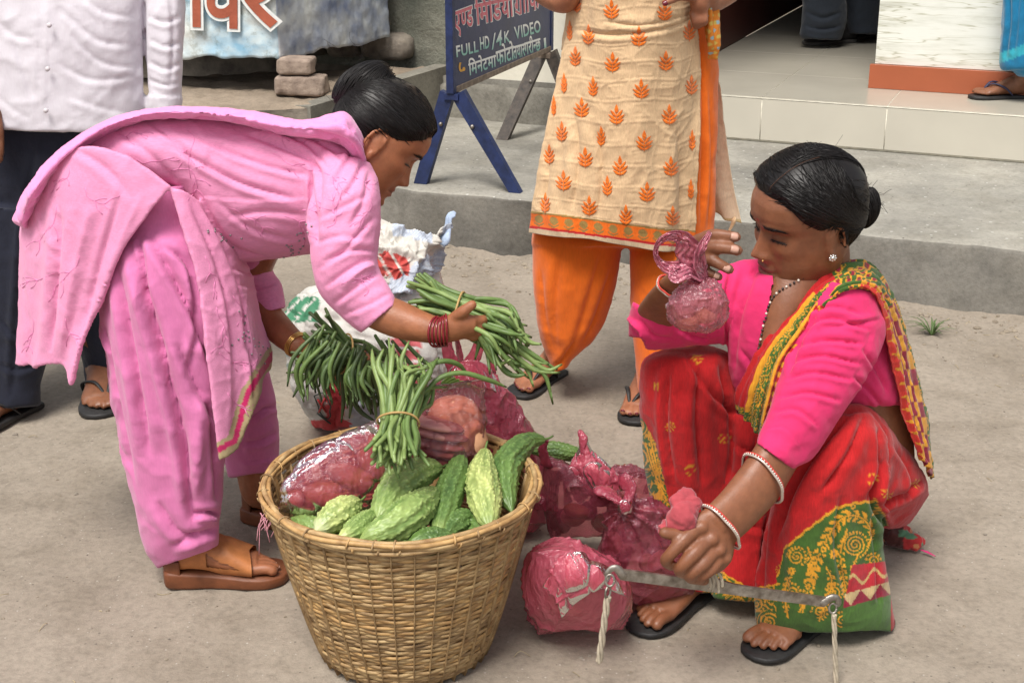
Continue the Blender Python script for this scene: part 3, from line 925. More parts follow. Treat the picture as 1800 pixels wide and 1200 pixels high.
for j in range(60):             # the two sides meet round the corner
    mid = (Gf[-1, j] + Gs[0, j]) / 2; Gf[-1, j] = mid; Gs[0, j] = mid
for Gq in (Gf, Gs):
    sag = .012 * fbm(np.stack([np.arange(len(Gq)) * .08, np.zeros(len(Gq)), np.zeros(len(Gq))], -1), 4, 3)
    Gq[:, :6, 2] += sag[:, None] * np.linspace(1, 0, 6)
mk('banner', solid(Gf, .003), M['banner'], ct)
mk('banner', solid(Gs, .003), M['bannerside'], ct)
core = [fr_c[:2] * .985 + f_l[:2] * .015 + [0, .03], f_l[:2] + [0, .03], f_l[:2] + (r_b - fr_c)[:2], r_b[:2] + [-.03, 0]]
mk('counter_body', prism(core, zc + .004, 1.33), M['dark'], ct, smooth=False)
mk('counter_top', prism([p_ for p_ in core], 1.34, 1.37), M['rustwood'], ct, smooth=False)
def on_front(x, y): return on_plane(x, y, fr_c, nrm(np.array([(f_l - fr_c)[1], -(f_l - fr_c)[0], 0])))
nfv = nrm(np.array([(f_l - fr_c)[1], -(f_l - fr_c)[0], 0])); nfv = nfv if nfv[1] < 0 else -nfv
M['lettered'] = plain('banner_red_print', (.38, .10, .055), .42, .2, 12, .002, 60)
for pcs, bl, br, tl in ((['\u093e', '\u0935'], (336, 43), (432, 47), (334, -106)), (['\u0930'], (428, 38), (492, 43), (430, -108))):
    adv = word(pcs)[1]
    for bold, mt, off in ((.06, paints['white'], .024), (.022, M['lettered'], .027)):
        mb, _ = word(pcs, bold); V, F = mb
        mk('lettering', on_board((V * [1 / adv, 1, 1], F), bl, br, tl, on_front, nfv, off), mt, ct, smooth=False)
# bricks under the counter
for bx, by, w, h_, ang, nm, lab in ((527, 171, .205, .078, .05, 1, 'lower grey brown brick propping the corner of the stall counter'), (519, 137, .145, .068, -.08, 2, 'smaller upper brick, topmost of the pair under the counter corner')):
    c = G(bx, by, .43) if nm == 1 else bc + np.array([-.017, .0, .082])
    if nm == 1: bc = c.copy(); bc[1] += .05; c = bc
    Mz = np.array([[math.cos(ang), -math.sin(ang), 0], [math.sin(ang), math.cos(ang), 0], [0, 0, 1]])
    mb = rock(c + [0, 0, h_ / 2 + .002], (w, .10, h_), nm * 7, Mz, 40, 24, 7)
    tag(mk('brick', mb, M['brick'], origin=c), lab, 'brick', 'bricks under the counter')
c2 = bc + (f_l - fr_c) * .75
for k in range(2):
    tag(mk('brick', rock(c2 + [0, 0, .041 + .08 * k], (.2, .1, .078), 40 + k, np.eye(3), 24, 14, 7), M['brick'], origin=c2), ('lower' if k == 0 else 'upper') + ' brick holding up the far end of the stall counter', 'brick', 'bricks under the counter')
# ------------------------------------------------------------------ bamboo basket
BC = np.array([-.199, 2.317]); BH, BRT, BRB = .335, .241, .148
bk = thing('bamboo_basket', 'round woven bamboo basket full of bitter gourds and pink plastic bags', 'basket', (*BC, 0))
cane = plain('split_bamboo', (.47, .335, .165), .5, .30, 30, .0009, 120, c2=(.22, .115, .042), stretch=(1, 1, 2.5))
cane2 = plain('pale_bamboo', (.47, .295, .12), .5, .30, 40, .0009, 120, c2=(.27, .15, .058))
cane3 = plain('weathered_bamboo', (.36, .24, .115), .6, .35, 30, .0009, 110, c2=(.17, .10, .045))
def brad(z): return BRB + (BRT - BRB) * np.clip(z / BH, 0, 1.05) ** .82
NST = 38
bg_ = np.random.default_rng(5)
tilt = R(1.5)
def bpt(a, r, z): return np.stack([BC[0] + r * np.cos(a), BC[1] + r * np.sin(a), z + 0 * a], -1)
NW = 58
for k in range(NW):             # weavers, each passing in front of and behind the uprights
    z = .012 + (BH - .035) * k / (NW - 1)
    n = NST * 4
    a = np.arange(n) * 2 * math.pi / n
    wob = .0016 * np.sin(a * NST / 2 + math.pi * k) + .0012 * bg_.normal()
    zz = z + .0016 * np.sin(a * 5 + k) + .0010 * np.sin(a * 13 + k * 2.3)
    r = brad(zz) + wob
    prof = [(-.0014, -.0031), (.0010, -.0028), (.0016, 0), (.0010, .0029), (-.0014, .0032)]
    Rg = np.stack([bpt(a, r + p, zz + q) for p, q in prof], 1)
    F = []
    for i in range(n):
        for j in range(5):
            F.append((i * 5 + j, ((i + 1) % n) * 5 + j, ((i + 1) % n) * 5 + (j + 1) % 5, i * 5 + (j + 1) % 5))
    mk('weaver', (Rg.reshape(-1, 3), F), (cane, cane2, cane, cane3)[int(bg_.integers(0, 4))], bk)
for k in range(NST):            # uprights
    a = np.full(12, 2 * math.pi * (k + .5) / NST)
    z = np.linspace(.004, BH - .01, 12)
    sg = 1 if k % 2 else -1
    C = bpt(a, brad(z) - .001, z)
    mk('upright', tube(C, .0075, n=6, m=12, flat=.22, up=(-math.sin(a[0]), math.cos(a[0]), 0), ends=False), cane3, bk)
for k in range(11):             # broad inner splits near the rim
    a0 = 2 * math.pi * (k + .3) / 11
    z = np.linspace(BH - .15, BH - .004, 8); a = np.full(8, a0)
    t = np.array([-math.sin(a0), math.cos(a0), 0])
    rows = [[p - t * .010, p + t * .010] for p in bpt(a, brad(z) - .0065, z)]
    mk('splint', solid(np.array(rows), .0014), cane2, bk, smooth=False)
ang = np.linspace(0, 2 * math.pi, 181)
for k, (dr, dz, rr) in enumerate(((.005, -.005, .0046), (.0070, .002, .0044), (.001, .005, .0046), (-.005, .001, .0044), (.004, -.012, .0042), (-.004, -.009, .004))):
    tw = .0016 * np.sin(ang * 9 + k * 2)
    mk('rim_cane', tube(bpt(ang, brad(BH) + dr + tw, BH + dz + .0018 * np.sin(ang * 7 + k)), rr, n=7, m=181, ends=False, caps=False), (cane, cane2)[k % 2], bk)
for k in range(26):             # lashing round the rim
    a0 = 2 * math.pi * k / 26 + bg_.normal() * .05
    th = np.linspace(0, 2 * math.pi, 15)
    c = bpt(np.full(15, a0) + np.linspace(-.02, .025, 15), brad(BH) + .0015 + .0122 * np.cos(th), BH - .003 + .0122 * np.sin(th))
    mk('lashing', tube(c, .0020, n=5, m=15, ends=False, flat=.6), cane3 if k % 3 else cane2, bk)
mk('base', prism(np.stack([BC[0] + BRB * .98 * np.cos(ang[:-1:4]), BC[1] + BRB * .98 * np.sin(ang[:-1:4])], -1), .003, .012), cane3, bk, smooth=False)
ry = plain('pink_string', (.62, .28, .33), .7, .2, 90, 0)
cs = W(470, 912, 2.25); st_ = []
for k in range(9):
    e = cs + np.array([bg_.normal() * .010 - .004, -.012, -.015 - .03 * bg_.random() * (k % 3)])
    st_.append(tube([cs + [bg_.normal() * .012, 0, .012], cs + [bg_.normal() * .01, -.012, 0], e], .0009, n=4, m=8, ends=False))
mk('string_tie', cat(*st_), ry, bk)

# ------------------------------------------------------------------ bitter gourds
def gourd_mat():
    m, N, L, B = _mat('bitter_gourd_skin')
    at = N.new('ShaderNodeAttribute'); at.attribute_name = 'Col'
    co = N.new('ShaderNodeTexCoord').outputs['Object']
    n = _noise(N, L, co, 60, 4); r = _ramp(N, [(.3, (.8, .82, .75)), (.7, (1.08, 1.06, 1.0))]); L.new(n, r.inputs[0])
    L.new(_mix(N, L, 'MULTIPLY', 1, at.outputs['Color'], r.outputs[0]), B.inputs['Base Color'])
    B.inputs['Roughness'].default_value = .42; B.inputs['Specular IOR Level'].default_value = .45
    B.inputs['Subsurface Weight'].default_value = .08; B.inputs['Subsurface Radius'].default_value = (.5, .8, .2); B.inputs['Subsurface Scale'].default_value = .004
    _bump(N, L, B, _noise(N, L, co, 130, 3), .0012, .5)
    return m
M['gourd'] = gourd_mat()
def gourd(P, rad, cA, cB, seed, label, tipcol=None, stalk=True):
    m, n = 130, 76
    C = spline(np.array(P, float), m); L = np.r_[0, np.cumsum(np.linalg.norm(np.diff(C, axis=0), axis=1))]; t = L / L[-1]
    pr = np.clip(np.sin(math.pi * np.clip(t * .97 + .02, 0, 1)), 0, 1) ** .42 * (1 - .18 * (t - .45) ** 2 * 4)
    pr *= np.clip((1 - t) * 9 + .12, 0, 1) ** .5
    T = nrm(np.gradient(C, axis=0)); u = nrm(np.cross(T, np.array([.13, -.5, .86]))); v = np.cross(T, u)
    a = np.arange(n) * 2 * math.pi / n
    A, TT = np.meshgrid(a, t, indexing='xy')
    q = np.stack([np.cos(A) * 1.6, np.sin(A) * 1.6, TT * L[-1] / rad * .75], -1).reshape(-1, 3)
    wp = q + .25 * np.stack([vnoise(q * 1.5, seed), vnoise(q * 1.5, seed + 1), vnoise(q * 1.5, seed + 2)], -1)
    rid = np.abs(np.cos(A.ravel() * 5 + .35 * vnoise(q * 1.2, seed + 4) + .3 * np.sin(TT.ravel() * 9)))
    f1, f2, _ = worley(wp * np.array([5.2, 5.2, 4.6]), seed + 7)
    wart = np.exp(-(f1 / .42) ** 2)
    rid_n = rid ** 1.5
    dsp = rad * (.060 * rid_n + .16 * wart * (.4 + .6 * rid_n) + .03 * vnoise(q * 6, seed + 8))
    rr = (rad * .84 * pr)[:, None] + dsp.reshape(m, n) * np.clip(pr, 0, 1)[:, None] ** 1.5
    Rg = C[:, None] + rr[..., None] * (np.cos(a)[None, :, None] * u[:, None] + np.sin(a)[None, :, None] * v[:, None])
    mb = rings(Rg)
    hgt = (.35 * rid_n + .85 * wart)
    mixf = np.clip(.5 * vnoise(q * .8, seed + 9) + .5 + .25 * (TT.ravel() - .5), 0, 1)[:, None]
    col = np.array(cA) * (1 - mixf) + np.array(cB) * mixf
    pale = np.array(cB) * 1.55 + .03
    k = np.clip(hgt - .30, 0, 1)[:, None] * .95
    col = col * (1 - k) + pale * k
    if tipcol is not None:
        w = sstep(.80, .97, TT.ravel())[:, None]; col = col * (1 - w) + np.array(tipcol) * w
    col = np.concatenate([col, col[:1], col[-1:]])
    root = thing('bitter_gourd', label, 'vegetable', C[m // 2], 'bitter gourds in and beside the basket')
    mk('body', mb, M['gourd'], root, col=np.clip(col, .005, 1))
    if stalk:
        d = -T[0]
        mk('stalk', tube([C[0] + T[0] * .002, C[0] + d * .010, C[0] + d * .02 + [.002, 0, .004]], [.0032, .0022, .0018], n=6, m=8), M['stalk'], root)
    return root
M['stalk'] = plain('green_stalk', (.12, .20, .05), .6, .2, 60, 0)
DG, MG, LG, YG = (.050, .105, .030), (.12, .205, .052), (.28, .375, .125), (.45, .50, .19)
def line(*p): return [W(*q) for q in p]
gourd(line((955, 772, 2.47), (925, 778, 2.45), (892, 815, 2.38), (888, 860, 2.31), (900, 900, 2.25)), .030, DG, MG, 3, 'dark green gourd curving over the right rim of the basket')
gourd(line((853, 792, 2.38), (848, 830, 2.33), (852, 880, 2.25), (862, 932, 2.17)), .034, MG, YG, 9, 'bright yellow green gourd standing up just left of the curved dark one', LG)
gourd(line((812, 794, 2.40), (802, 830, 2.34), (785, 880, 2.25), (766, 950, 2.14)), .029, DG, MG, 15, 'slim dark green gourd leaning upright near the middle of the basket', LG)
gourd(line((772, 822, 2.35), (735, 832, 2.30), (692, 868, 2.23), (662, 918, 2.15)), .036, MG, LG, 21, 'large green gourd lying under the hanging bean bundle', LG)
gourd(line((764, 862, 2.25), (735, 893, 2.19), (690, 925, 2.13), (630, 952, 2.10)), .035, MG, LG, 27, 'broad light green gourd lying at the front rim of the basket', LG)
gourd(line((630, 882, 2.22), (605, 898, 2.18), (580, 914, 2.15), (554, 934, 2.12)), .029, MG, YG, 33, 'stubby pale green gourd with cream ridged tip pointing left', (.55, .62, .36))
gourd(line((668, 900, 2.20), (640, 922, 2.15), (615, 938, 2.11), (594, 946, 2.09)), .024, MG, LG, 39, 'small pale gourd tucked below the large green one', YG)
gourd(line((575, 938, 2.17), (550, 930, 2.19), (530, 922, 2.215), (512, 912, 2.24)), .023, LG, MG, 45, 'soft green gourd at the left rim beside the pink string')
gourd(line((560, 950, 2.16), (620, 958, 2.13), (690, 960, 2.12), (740, 952, 2.13)), .024, MG, LG, 51, 'green gourd lying flat along the front rim')
gourd(line((835, 905, 2.24), (810, 915, 2.22), (790, 930, 2.19), (782, 945, 2.15)), .028, DG, MG, 57, 'dark gourd half hidden between the slim and the yellow green gourds')
gourd(line((800, 945, 2.15), (765, 950, 2.14), (735, 955, 2.12), (715, 962, 2.11)), .026, DG, MG, 63, 'dark gourd at the bottom front between the broad and slim gourds')
gourd(line((540, 930, 2.25), (580, 925, 2.26), (640, 935, 2.22), (690, 945, 2.2)), .03, DG, MG, 69, 'shaded dark gourd deep in the basket under the pale ones')
gourd(line((860, 940, 2.18), (835, 930, 2.22), (815, 930, 2.22), (795, 940, 2.2)), .027, DG, MG, 75, 'dark gourd wedged against the rim under the yellow green gourd')
gourd(line((1030, 800, 2.62), (995, 795, 2.62), (960, 790, 2.62), (925, 790, 2.62)), .020, DG, MG, 81, 'dark gourd poking out beyond the rim toward the bags on the ground', stalk=False)

# ------------------------------------------------------------------ bean bundles
def bean_mat(name, c, c2):
    return plain(name, c, .45, .2, 35, .0006, 90, spec=.45, c2=c2, sss=.05)
M['bean'] = [bean_mat('bean_mid_green', (.125, .195, .055), (.08, .135, .035)), bean_mat('bean_light_green', (.215, .295, .095), (.14, .205, .06)), bean_mat('bean_dark_green', (.075, .120, .040), (.045, .075, .025))]
M['beanend'] = plain('dry_bean_end', (.22, .14, .06), .8, .3, 60, 0)
M['band'] = plain('rubber_band', (.42, .27, .10), .6, .2, 60, 0)
def bean_obj(P, r, mat, parent, g):
    P = np.array(P); n = len(P)
    rad = np.full(n, r); rad[0] *= .75; rad[-1] *= .35
    o = mk('bean', tube(P, rad, n=7, m=3 * n + 2), mat, parent)
    if g.random() < .5: o.data.materials[0] = mat
    return o
def frame(d, up):
    d = nrm(d); x = nrm(np.cross(d, up)); return d, x, np.cross(x, d)
def bundle(label, tie, axis, up, len_a, len_b, n, rad, spread_a, spread_b, droop_b, seed, cols, flat=.8, br=.0046, curl=.02):
    """beans held by a band at tie; they run -axis (stalk ends) and +axis (tails)"""
    g = np.random.default_rng(seed); d, x, z = frame(np.array(axis, float), np.array(up, float))
    tie = np.array(tie)
    root = thing('bean_bundle', label, 'beans', tie, 'bundles of long green beans')
    for k in range(n):
        rr = rad * math.sqrt((k + .5) / n); th = k * 2.39996 + g.normal() * .2
        o1 = x * rr * math.cos(th) + z * rr * flat * math.sin(th)
        la, lb = len_a * g.uniform(.62, 1.08), len_b * g.uniform(.62, 1.08)
        rnd = lambda s: x * g.normal() * s + z * g.normal() * s
        A1 = tie + o1 - d * la * .5 + o1 * spread_a * .5 + rnd(.003)
        A2 = tie + o1 - d * la + o1 * spread_a * 1.2 + rnd(.010)
        B1 = tie + o1 + d * lb * .4 + o1 * spread_b * .4 + rnd(.004) - np.array([0, 0, 1]) * droop_b * .12
        B2 = tie + o1 + d * lb * .75 + o1 * spread_b * .9 + rnd(.010) - np.array([0, 0, 1]) * droop_b * .5
        B3 = tie + o1 + d * lb + o1 * spread_b * 1.2 + rnd(.016) - np.array([0, 0, 1]) * droop_b + rnd(curl)
        bean_obj([A2, A1, tie + o1, B1, B2, B3], br * g.uniform(.85, 1.15), M['bean'][cols[int(g.integers(0, len(cols)))]], root, g)
    th = np.linspace(0, 2 * math.pi, 40)
    Rb = rad + br * 1.25
    c = tie + np.cos(th)[:, None] * x * Rb + np.sin(th)[:, None] * z * (Rb * flat + .001) + d * .002 * np.sin(th * 2)[:, None]
    mk('rubber_band', tube(c, .0021, n=6, m=40, ends=False), M['band'], root)
    return root
# upright bundle in the basket: tie at (695,735), long tails up
bt = W(700, 742, 2.24)
b1 = bundle('upright bundle of long beans standing in the basket, banded near its stalk ends', bt, W(712, 655, 2.33) - W(700, 742, 2.24), (0, -1, .3), .085, .135, 46, .030, .55, .85, -.005, 31, [0, 1, 1, 0], .8, .0046, .008)
gg = np.random.default_rng(77)
for pl in ([(735, 720), (765, 670), (810, 655), (860, 668), (890, 680)], [(715, 700), (735, 655), (775, 635), (805, 640), (822, 658)], [(690, 700), (672, 640), (668, 660), (680, 720)]):
    bean_obj([W(x, y, 2.30 + .02 * i) for i, (x, y) in enumerate(pl)], .0046, M['bean'][0], b1, gg)
# bundle in the far hand: end-on dark beans fanning left and down
b2 = bundle('dark bean bundle held in the far hand of the woman in pink, fanning downward', W(600, 625, 2.62), W(690, 665, 2.66) - W(560, 612, 2.6), (0, -.6, .8), .075, .10, 40, .040, .75, .5, .05, 41, [2, 2, 0], .9, .0047, .012)
for k in range(42):
    a = gg.uniform(0, 1); p0 = W(560 + 95 * a + gg.normal() * 8, 590 + 45 * a + gg.normal() * 12, 2.57 - gg.random() * .05)
    e = W(530 + 130 * a + gg.normal() * 14, 668 + 40 * gg.random() + 20 * a, 2.55 - gg.random() * .05)
    mid = (p0 + e) / 2 + np.array([-.012 + gg.normal() * .006, -.010, .004])
    bean_obj([p0, mid, e], .0046 * gg.uniform(.85, 1.15), M['bean'][int(gg.choice([2, 2, 0, 0]))], b2, gg)
for pl in ([(600, 660), (604, 700), (600, 742)], [(612, 665), (618, 700), (614, 735)], [(545, 650), (530, 670), (515, 698)], [(560, 640), (535, 652), (503, 655)], [(680, 600), (705, 640), (725, 690)], [(690, 600), (730, 650), (750, 680)], [(660, 590), (690, 640), (715, 700)], [(640, 600), (668, 650), (690, 700)], [(700, 590), (745, 635), (765, 645)], [(630, 610), (655, 660), (672, 715)], [(670, 600), (700, 650), (705, 705)]):
    bean_obj([W(x, y, 2.58) for x, y in pl], .0046, M['bean'][2 if gg.random() < .5 else 0], b2, gg)
# bundle in the near hand: stalk ends left, long tails hanging to the right
b3 = bundle('fresh green bean bundle in the near hand of the woman in pink, tails hanging right', W(806, 545, 2.44), W(900, 572, 2.42) - W(720, 515, 2.47), (0, -.5, .85), .088, .125, 44, .030, .55, .55, .035, 51, [0, 1, 0, 1], .85, .0046, .010)
for pl in ([(800, 560), (850, 585), (900, 620), (940, 650), (985, 655)], [(805, 570), (860, 605), (910, 640), (955, 655), (972, 710)], [(800, 555), (870, 580), (920, 620), (960, 650), (988, 640)], [(830, 560), (880, 590), (930, 630), (965, 640)], [(820, 575), (860, 600), (900, 640), (930, 665)], [(840, 575), (868, 620), (885, 650), (905, 660), (925, 658)], [(850, 580), (880, 640), (900, 655)], [(838, 575), (842, 600), (835, 632)], [(860, 590), (920, 640), (938, 680)], [(840, 545), (900, 570), (930, 600), (952, 605)], [(840, 550), (890, 590), (940, 625), (980, 650)]):
    bean_obj([W(x, y, 2.42 - .004 * i) for i, (x, y) in enumerate(pl)], .0047, M['bean'][1 if gg.random() < .5 else 0], b3, gg)
# ------------------------------------------------------------------ polythene bags
M['film'] = film('pink_polythene', (.68, .135, .21), (.96, .64, .69), .34)
M['film2'] = film('bright_pink_polythene', (.82, .15, .23), (.96, .58, .64), .64)
M['film3'] = film('dusky_pink_polythene', (.66, .10, .17), (.96, .56, .62), .50)
M['film4'] = film('clear_pink_polythene', (.62, .25, .28), (.95, .74, .75), .14)
def crumple(mb, amp, scale, seed, pleat=None, squash=None, st=(1.25, 1.25, .7)):
    V, F = mb; N = vnormals(V, F)
    U = V * np.array(st)
    w = U * scale + .5 * np.stack([vnoise(U * scale * .6, seed), vnoise(U * scale * .6, seed + 1), vnoise(U * scale * .6, seed + 2)], -1)
    f1, f2, cid = worley(w, seed)
    g1, g2, _ = worley(w * 2.1, seed + 9)
    d = amp * (.75 * np.exp(-(f2 - f1) / .13) + .40 * np.exp(-(g2 - g1) / .13) * np.clip(vnoise(w * .7, seed + 2) + .5, 0, 1) - .55 + .55 * (cid - .5) * np.clip((f2 - f1) * 3, 0, 1) + .5 * vnoise(U * scale * .5, seed + 5))
    V = V + N * d[:, None]
    if pleat is not None:       # gathers running out from the knot
        kp, ax, reach, pa, cnt = pleat
        rel = V - kp; r = np.linalg.norm(rel, axis=1)
        x = nrm(np.cross(ax, [.2, .9, .1])); y = np.cross(ax, x)
        th = np.arctan2(rel @ y, rel @ x)
        k = np.exp(-(r / reach) ** 2) * np.clip(r / .012, 0, 1)
        ph = cnt * th + 1.6 * vnoise(np.stack([np.cos(th) * 2, np.sin(th) * 2, r * 18], -1), seed + 3)
        V = V + N * (pa * k * (1 - 2 * np.abs(np.sin(ph / 2))))[:, None]
    if squash is not None: V[:, 2] = np.maximum(V[:, 2], squash + .0015 * vnoise(V * 40, seed)[:])
    return V, F
def lump(c, s, mat, seed, name, label, catg, group, M_=np.eye(3), e=2.0):
    mb = rock(np.array(c), s, seed, M_, 22, 16, e)
    return tag(mk(name, mb, mat, origin=c), label, catg, group)
M['root'] = plain('brown_root', (.34, .175, .095), .7, .35, 25, .003, 60, c2=(.17, .075, .04))
M['onion'] = plain('onion_skin', (.46, .20, .17), .4, .35, 12, .001, 40, c2=(.26, .09, .11), stretch=(1, 1, 6))
M['aubergine'] = plain('dark_vegetable', (.17, .075, .085), .35, .3, 12, .001, 30, c2=(.05, .02, .03))
M['leafveg'] = plain('pale_leaf', (.20, .32, .07), .6, .3, 20, .002, 50)
M['tuber'] = plain('peach_tuber', (.62, .33, .18), .6, .25, 14, .002, 40, c2=(.42, .17, .10))
GV = 'vegetables inside the pink bags'
# 1: bag lying in the left of the basket
S = [(487, 893, 503, 900, 2.24, .015), (500, 850, 560, 912, 2.25, .045), (540, 800, 640, 905, 2.28, .062), (600, 762, 692, 872, 2.31, .062), (655, 735, 712, 845, 2.34, .05), (690, 722, 716, 800, 2.36, .03), (705, 715, 718, 745, 2.37, .012)]
t = thing('plastic_bag', 'pink translucent bag of brown roots lying in the left half of the basket', 'bag', W(600, 830, 2.29), 'pink plastic bags')
mk('film', crumple(sil(S, 90, 110), .009, 17, 4, st=(.55, 1.2, 1.3)), M['film'], t)
for k, (x, y, Y, s) in enumerate(((515, 880, 2.26, (.05, .035, .035)), (560, 868, 2.28, (.09, .04, .04)), (590, 880, 2.26, (.07, .035, .03)), (620, 840, 2.31, (.10, .04, .045)), (655, 815, 2.33, (.07, .04, .04)))):
    Mz = np.array(Matrix.Rotation(R(-35 + 20 * k), 3, 'Y'))
    lump(W(x, y, Y + .018), s, M['root'], k + 2, 'root_vegetable', 'brown root seen through the bag in the left of the basket', 'vegetable', GV, Mz)
# 2: bag of striped roots in the middle of the basket
S = [(735, 680, 850, 668, 2.46, .012), (728, 712, 852, 698, 2.45, .03), (722, 750, 858, 745, 2.43, .05), (728, 800, 850, 805, 2.41, .05), (740, 830, 838, 835, 2.40, .035)]
t = thing('plastic_bag', 'clear pinkish bag of onions standing in the basket behind the upright beans', 'bag', W(790, 760, 2.43), 'pink plastic bags')
mk('film', crumple(sil(S, 90, 90), .009, 24, 8), M['film4'], t)
lump(W(800, 735, 2.44), (.105, .07, .085), M['tuber'], 7, 'onion', 'large peach coloured onion in the clear bag at the basket centre', 'vegetable', GV)
lump(W(828, 775, 2.42), (.062, .06, .085), M['tuber'], 8, 'onion', 'rounded peach onion at the right edge of the clear bag', 'vegetable', GV)
for k in range(5):
    lump(W(765 + 9 * (k % 2), 745 + 16 * k, 2.40), (.11, .05, .021), M['onion'], 11 + k, 'onion', 'purple striped onion pressed flat against the clear bag', 'vegetable', GV, np.array(Matrix.Rotation(R(12), 3, 'Y')))
# 3: tall bag standing behind the basket, handles up
S = [(798, 640, 838, 640, 2.70, .012), (772, 668, 872, 662, 2.70, .03), (735, 705, 905, 705, 2.71, .055), (715, 760, 945, 765, 2.73, .085), (730, 830, 968, 832, 2.75, .10), (760, 900, 965, 905, 2.76, .095), (790, 938, 940, 938, 2.76, .07)]
t = thing('plastic_bag', 'tall pink bag with raised handles standing on the ground behind the basket', 'bag', G(860, 955), 'pink plastic bags')
mk('film', crumple(sil(S, 110, 130), .010, 11, 14, pleat=(W(818, 640, 2.70), np.array([0, 0, 1.]), .10, .007, 11), squash=.004), M['film3'], t)
for pl in ([(800, 652, 2.70), (788, 620, 2.70), (787, 592, 2.70), (798, 588, 2.72), (806, 612, 2.73), (812, 645, 2.72)], [(818, 650, 2.70), (838, 620, 2.70), (846, 588, 2.70), (856, 584, 2.72), (862, 612, 2.73), (866, 655, 2.72)]):
    mk('handle', crumple(tube([W(*q) for q in pl], [.016, .013, .012, .012, .013, .016], n=16, m=50, flat=.22, up=(0, 1, 0)), .003, 40, 3), M['film3'], t)
mk('rim', crumple(solid(sheet([pxrow((778, 662, 2.68), (800, 640, 2.665), (828, 632, 2.665), (856, 640, 2.68), (872, 664, 2.70)), pxrow((770, 690, 2.665), (800, 680, 2.645), (830, 676, 2.645), (860, 684, 2.66), (884, 696, 2.68))], 16, 50), .001), .004, 30, 6), M['film3'], t)
lf = []
for k in range(9):
    a = W(778 + 5 * k, 690 - 2 * k, 2.62); b = W(790 + 7 * k, 660 + 3 * k, 2.60)
    Gd = sheet([[a + [0, 0, 0], a + [.006, 0, .004]], [(a + b) / 2 + [-.010, -.004, .004], (a + b) / 2 + [.012, 0, -.004]], [b, b + [.004, 0, 0]]], 12, 6)
    lf.append(solid(Gd, .0012))
tag(mk('leafy_greens', cat(*lf), M['leafveg'], origin=W(800, 680, 2.61)), 'bright green leaf tips sticking out in front of the tall pink bag', 'vegetable')['kind'] = 'stuff'
# 4: bags standing on the road between basket and squatting woman
def ground_bag(label, S, seed, mat, amp=.010, sc=12, pleat=None, loc=None, nn=100, mm=110):
    t = thing('plastic_bag', label, 'bag', loc, 'pink plastic bags')
    mk('film', crumple(sil(S, nn, mm), amp, sc, seed, pleat, .004), mat, t)
    return t
t = ground_bag('pink bag of dark vegetables right beside the basket with its corner pulled up', [(962, 800, 985, 812, 2.60, .02), (955, 815, 1030, 830, 2.60, .045), (952, 850, 1085, 862, 2.61, .07), (958, 905, 1092, 905, 2.62, .08), (968, 945, 1085, 940, 2.63, .06)], 21, M['film'], loc=G(1020, 950))
mk('handle', crumple(tube([W(960, 812, 2.57), W(955, 790, 2.56), W(962, 772, 2.55)], [.016, .010, .006], n=14, m=24, flat=.4), .003, 40, 3), M['film3'], t)
mk('flap', crumple(solid(sheet([pxrow((1018, 762, 2.58), (1024, 760, 2.58), (1030, 766, 2.58)), pxrow((1018, 785, 2.58), (1030, 782, 2.57), (1040, 790, 2.58)), pxrow((1003, 812, 2.57), (1035, 808, 2.555), (1065, 812, 2.57)), pxrow((1005, 828, 2.56), (1050, 830, 2.54), (1095, 842, 2.56)), pxrow((1040, 865, 2.55), (1068, 870, 2.54), (1098, 862, 2.56))], 50, 40), .0012), .006, 30, 11), M['film2'], t)
mk('knot', crumple(tube([W(1020, 760, 2.58), W(1026, 772, 2.575), W(1024, 790, 2.57), W(1034, 800, 2.57)], [.006, .009, .006, .012], n=14, m=26), .003, 50, 4), M['film2'], t)
t2 = ground_bag('knotted pink bag with gathers spreading from its knot, beside the fist', [(1085, 868, 1112, 868, 2.42, .012), (1065, 900, 1180, 895, 2.42, .06), (1056, 940, 1215, 930, 2.43, .085), (1052, 990, 1228, 985, 2.44, .095), (1062, 1035, 1222, 1035, 2.45, .09), (1085, 1060, 1200, 1058, 2.46, .06)], 25, M['film'], pleat=(W(1098, 892, 2.375), nrm(np.array([.0, -.8, .5])), .085, .009, 13), loc=G(1140, 1060))
mk('knot', crumple(cat(ellipsoid(W(1098, 890, 2.36), .013, .012, .014, n=20), tube([W(1098, 885, 2.36), W(1108, 862, 2.37), W(1100, 845, 2.38)], [.008, .014, .02], n=16, m=24, flat=.4), tube([W(1098, 888, 2.36), W(1078, 872, 2.37), W(1060, 862, 2.39)], [.008, .015, .022], n=16, m=24, flat=.4)), .004, 45, 8), M['film3'], t2)
t3 = ground_bag('bright crinkled pink bag nearest the camera under the scale hook', [(962, 952, 992, 948, 2.30, .02), (938, 966, 1025, 958, 2.30, .05), (921, 1000, 1072, 984, 2.30, .08), (915, 1040, 1106, 1022, 2.31, .10), (922, 1080, 1112, 1068, 2.32, .095), (948, 1112, 1092, 1104, 2.33, .07)], 29, M['film2'], .013, 10, loc=G(1010, 1120))
mk('flap', crumple(solid(sheet([pxrow((955, 1030, 2.22), (975, 995, 2.21), (1000, 970, 2.22), (1040, 985, 2.23)), pxrow((975, 1050, 2.20), (1005, 1020, 2.19), (1035, 1000, 2.20), (1075, 1010, 2.22)), pxrow((985, 1085, 2.21), (1025, 1050, 2.20), (1060, 1035, 2.20), (1105, 1050, 2.22))], 50, 60), .0012), .010, 24, 13), M['film2'], t3)
t4 = ground_bag('dusky pink bag standing behind the knotted one against the red sari', [(1080, 815, 1110, 812, 2.66, .02), (1068, 832, 1150, 835, 2.66, .05), (1075, 880, 1165, 885, 2.66, .06), (1085, 940, 1160, 940, 2.66, .05)], 33, M['film'], loc=G(1120, 945))
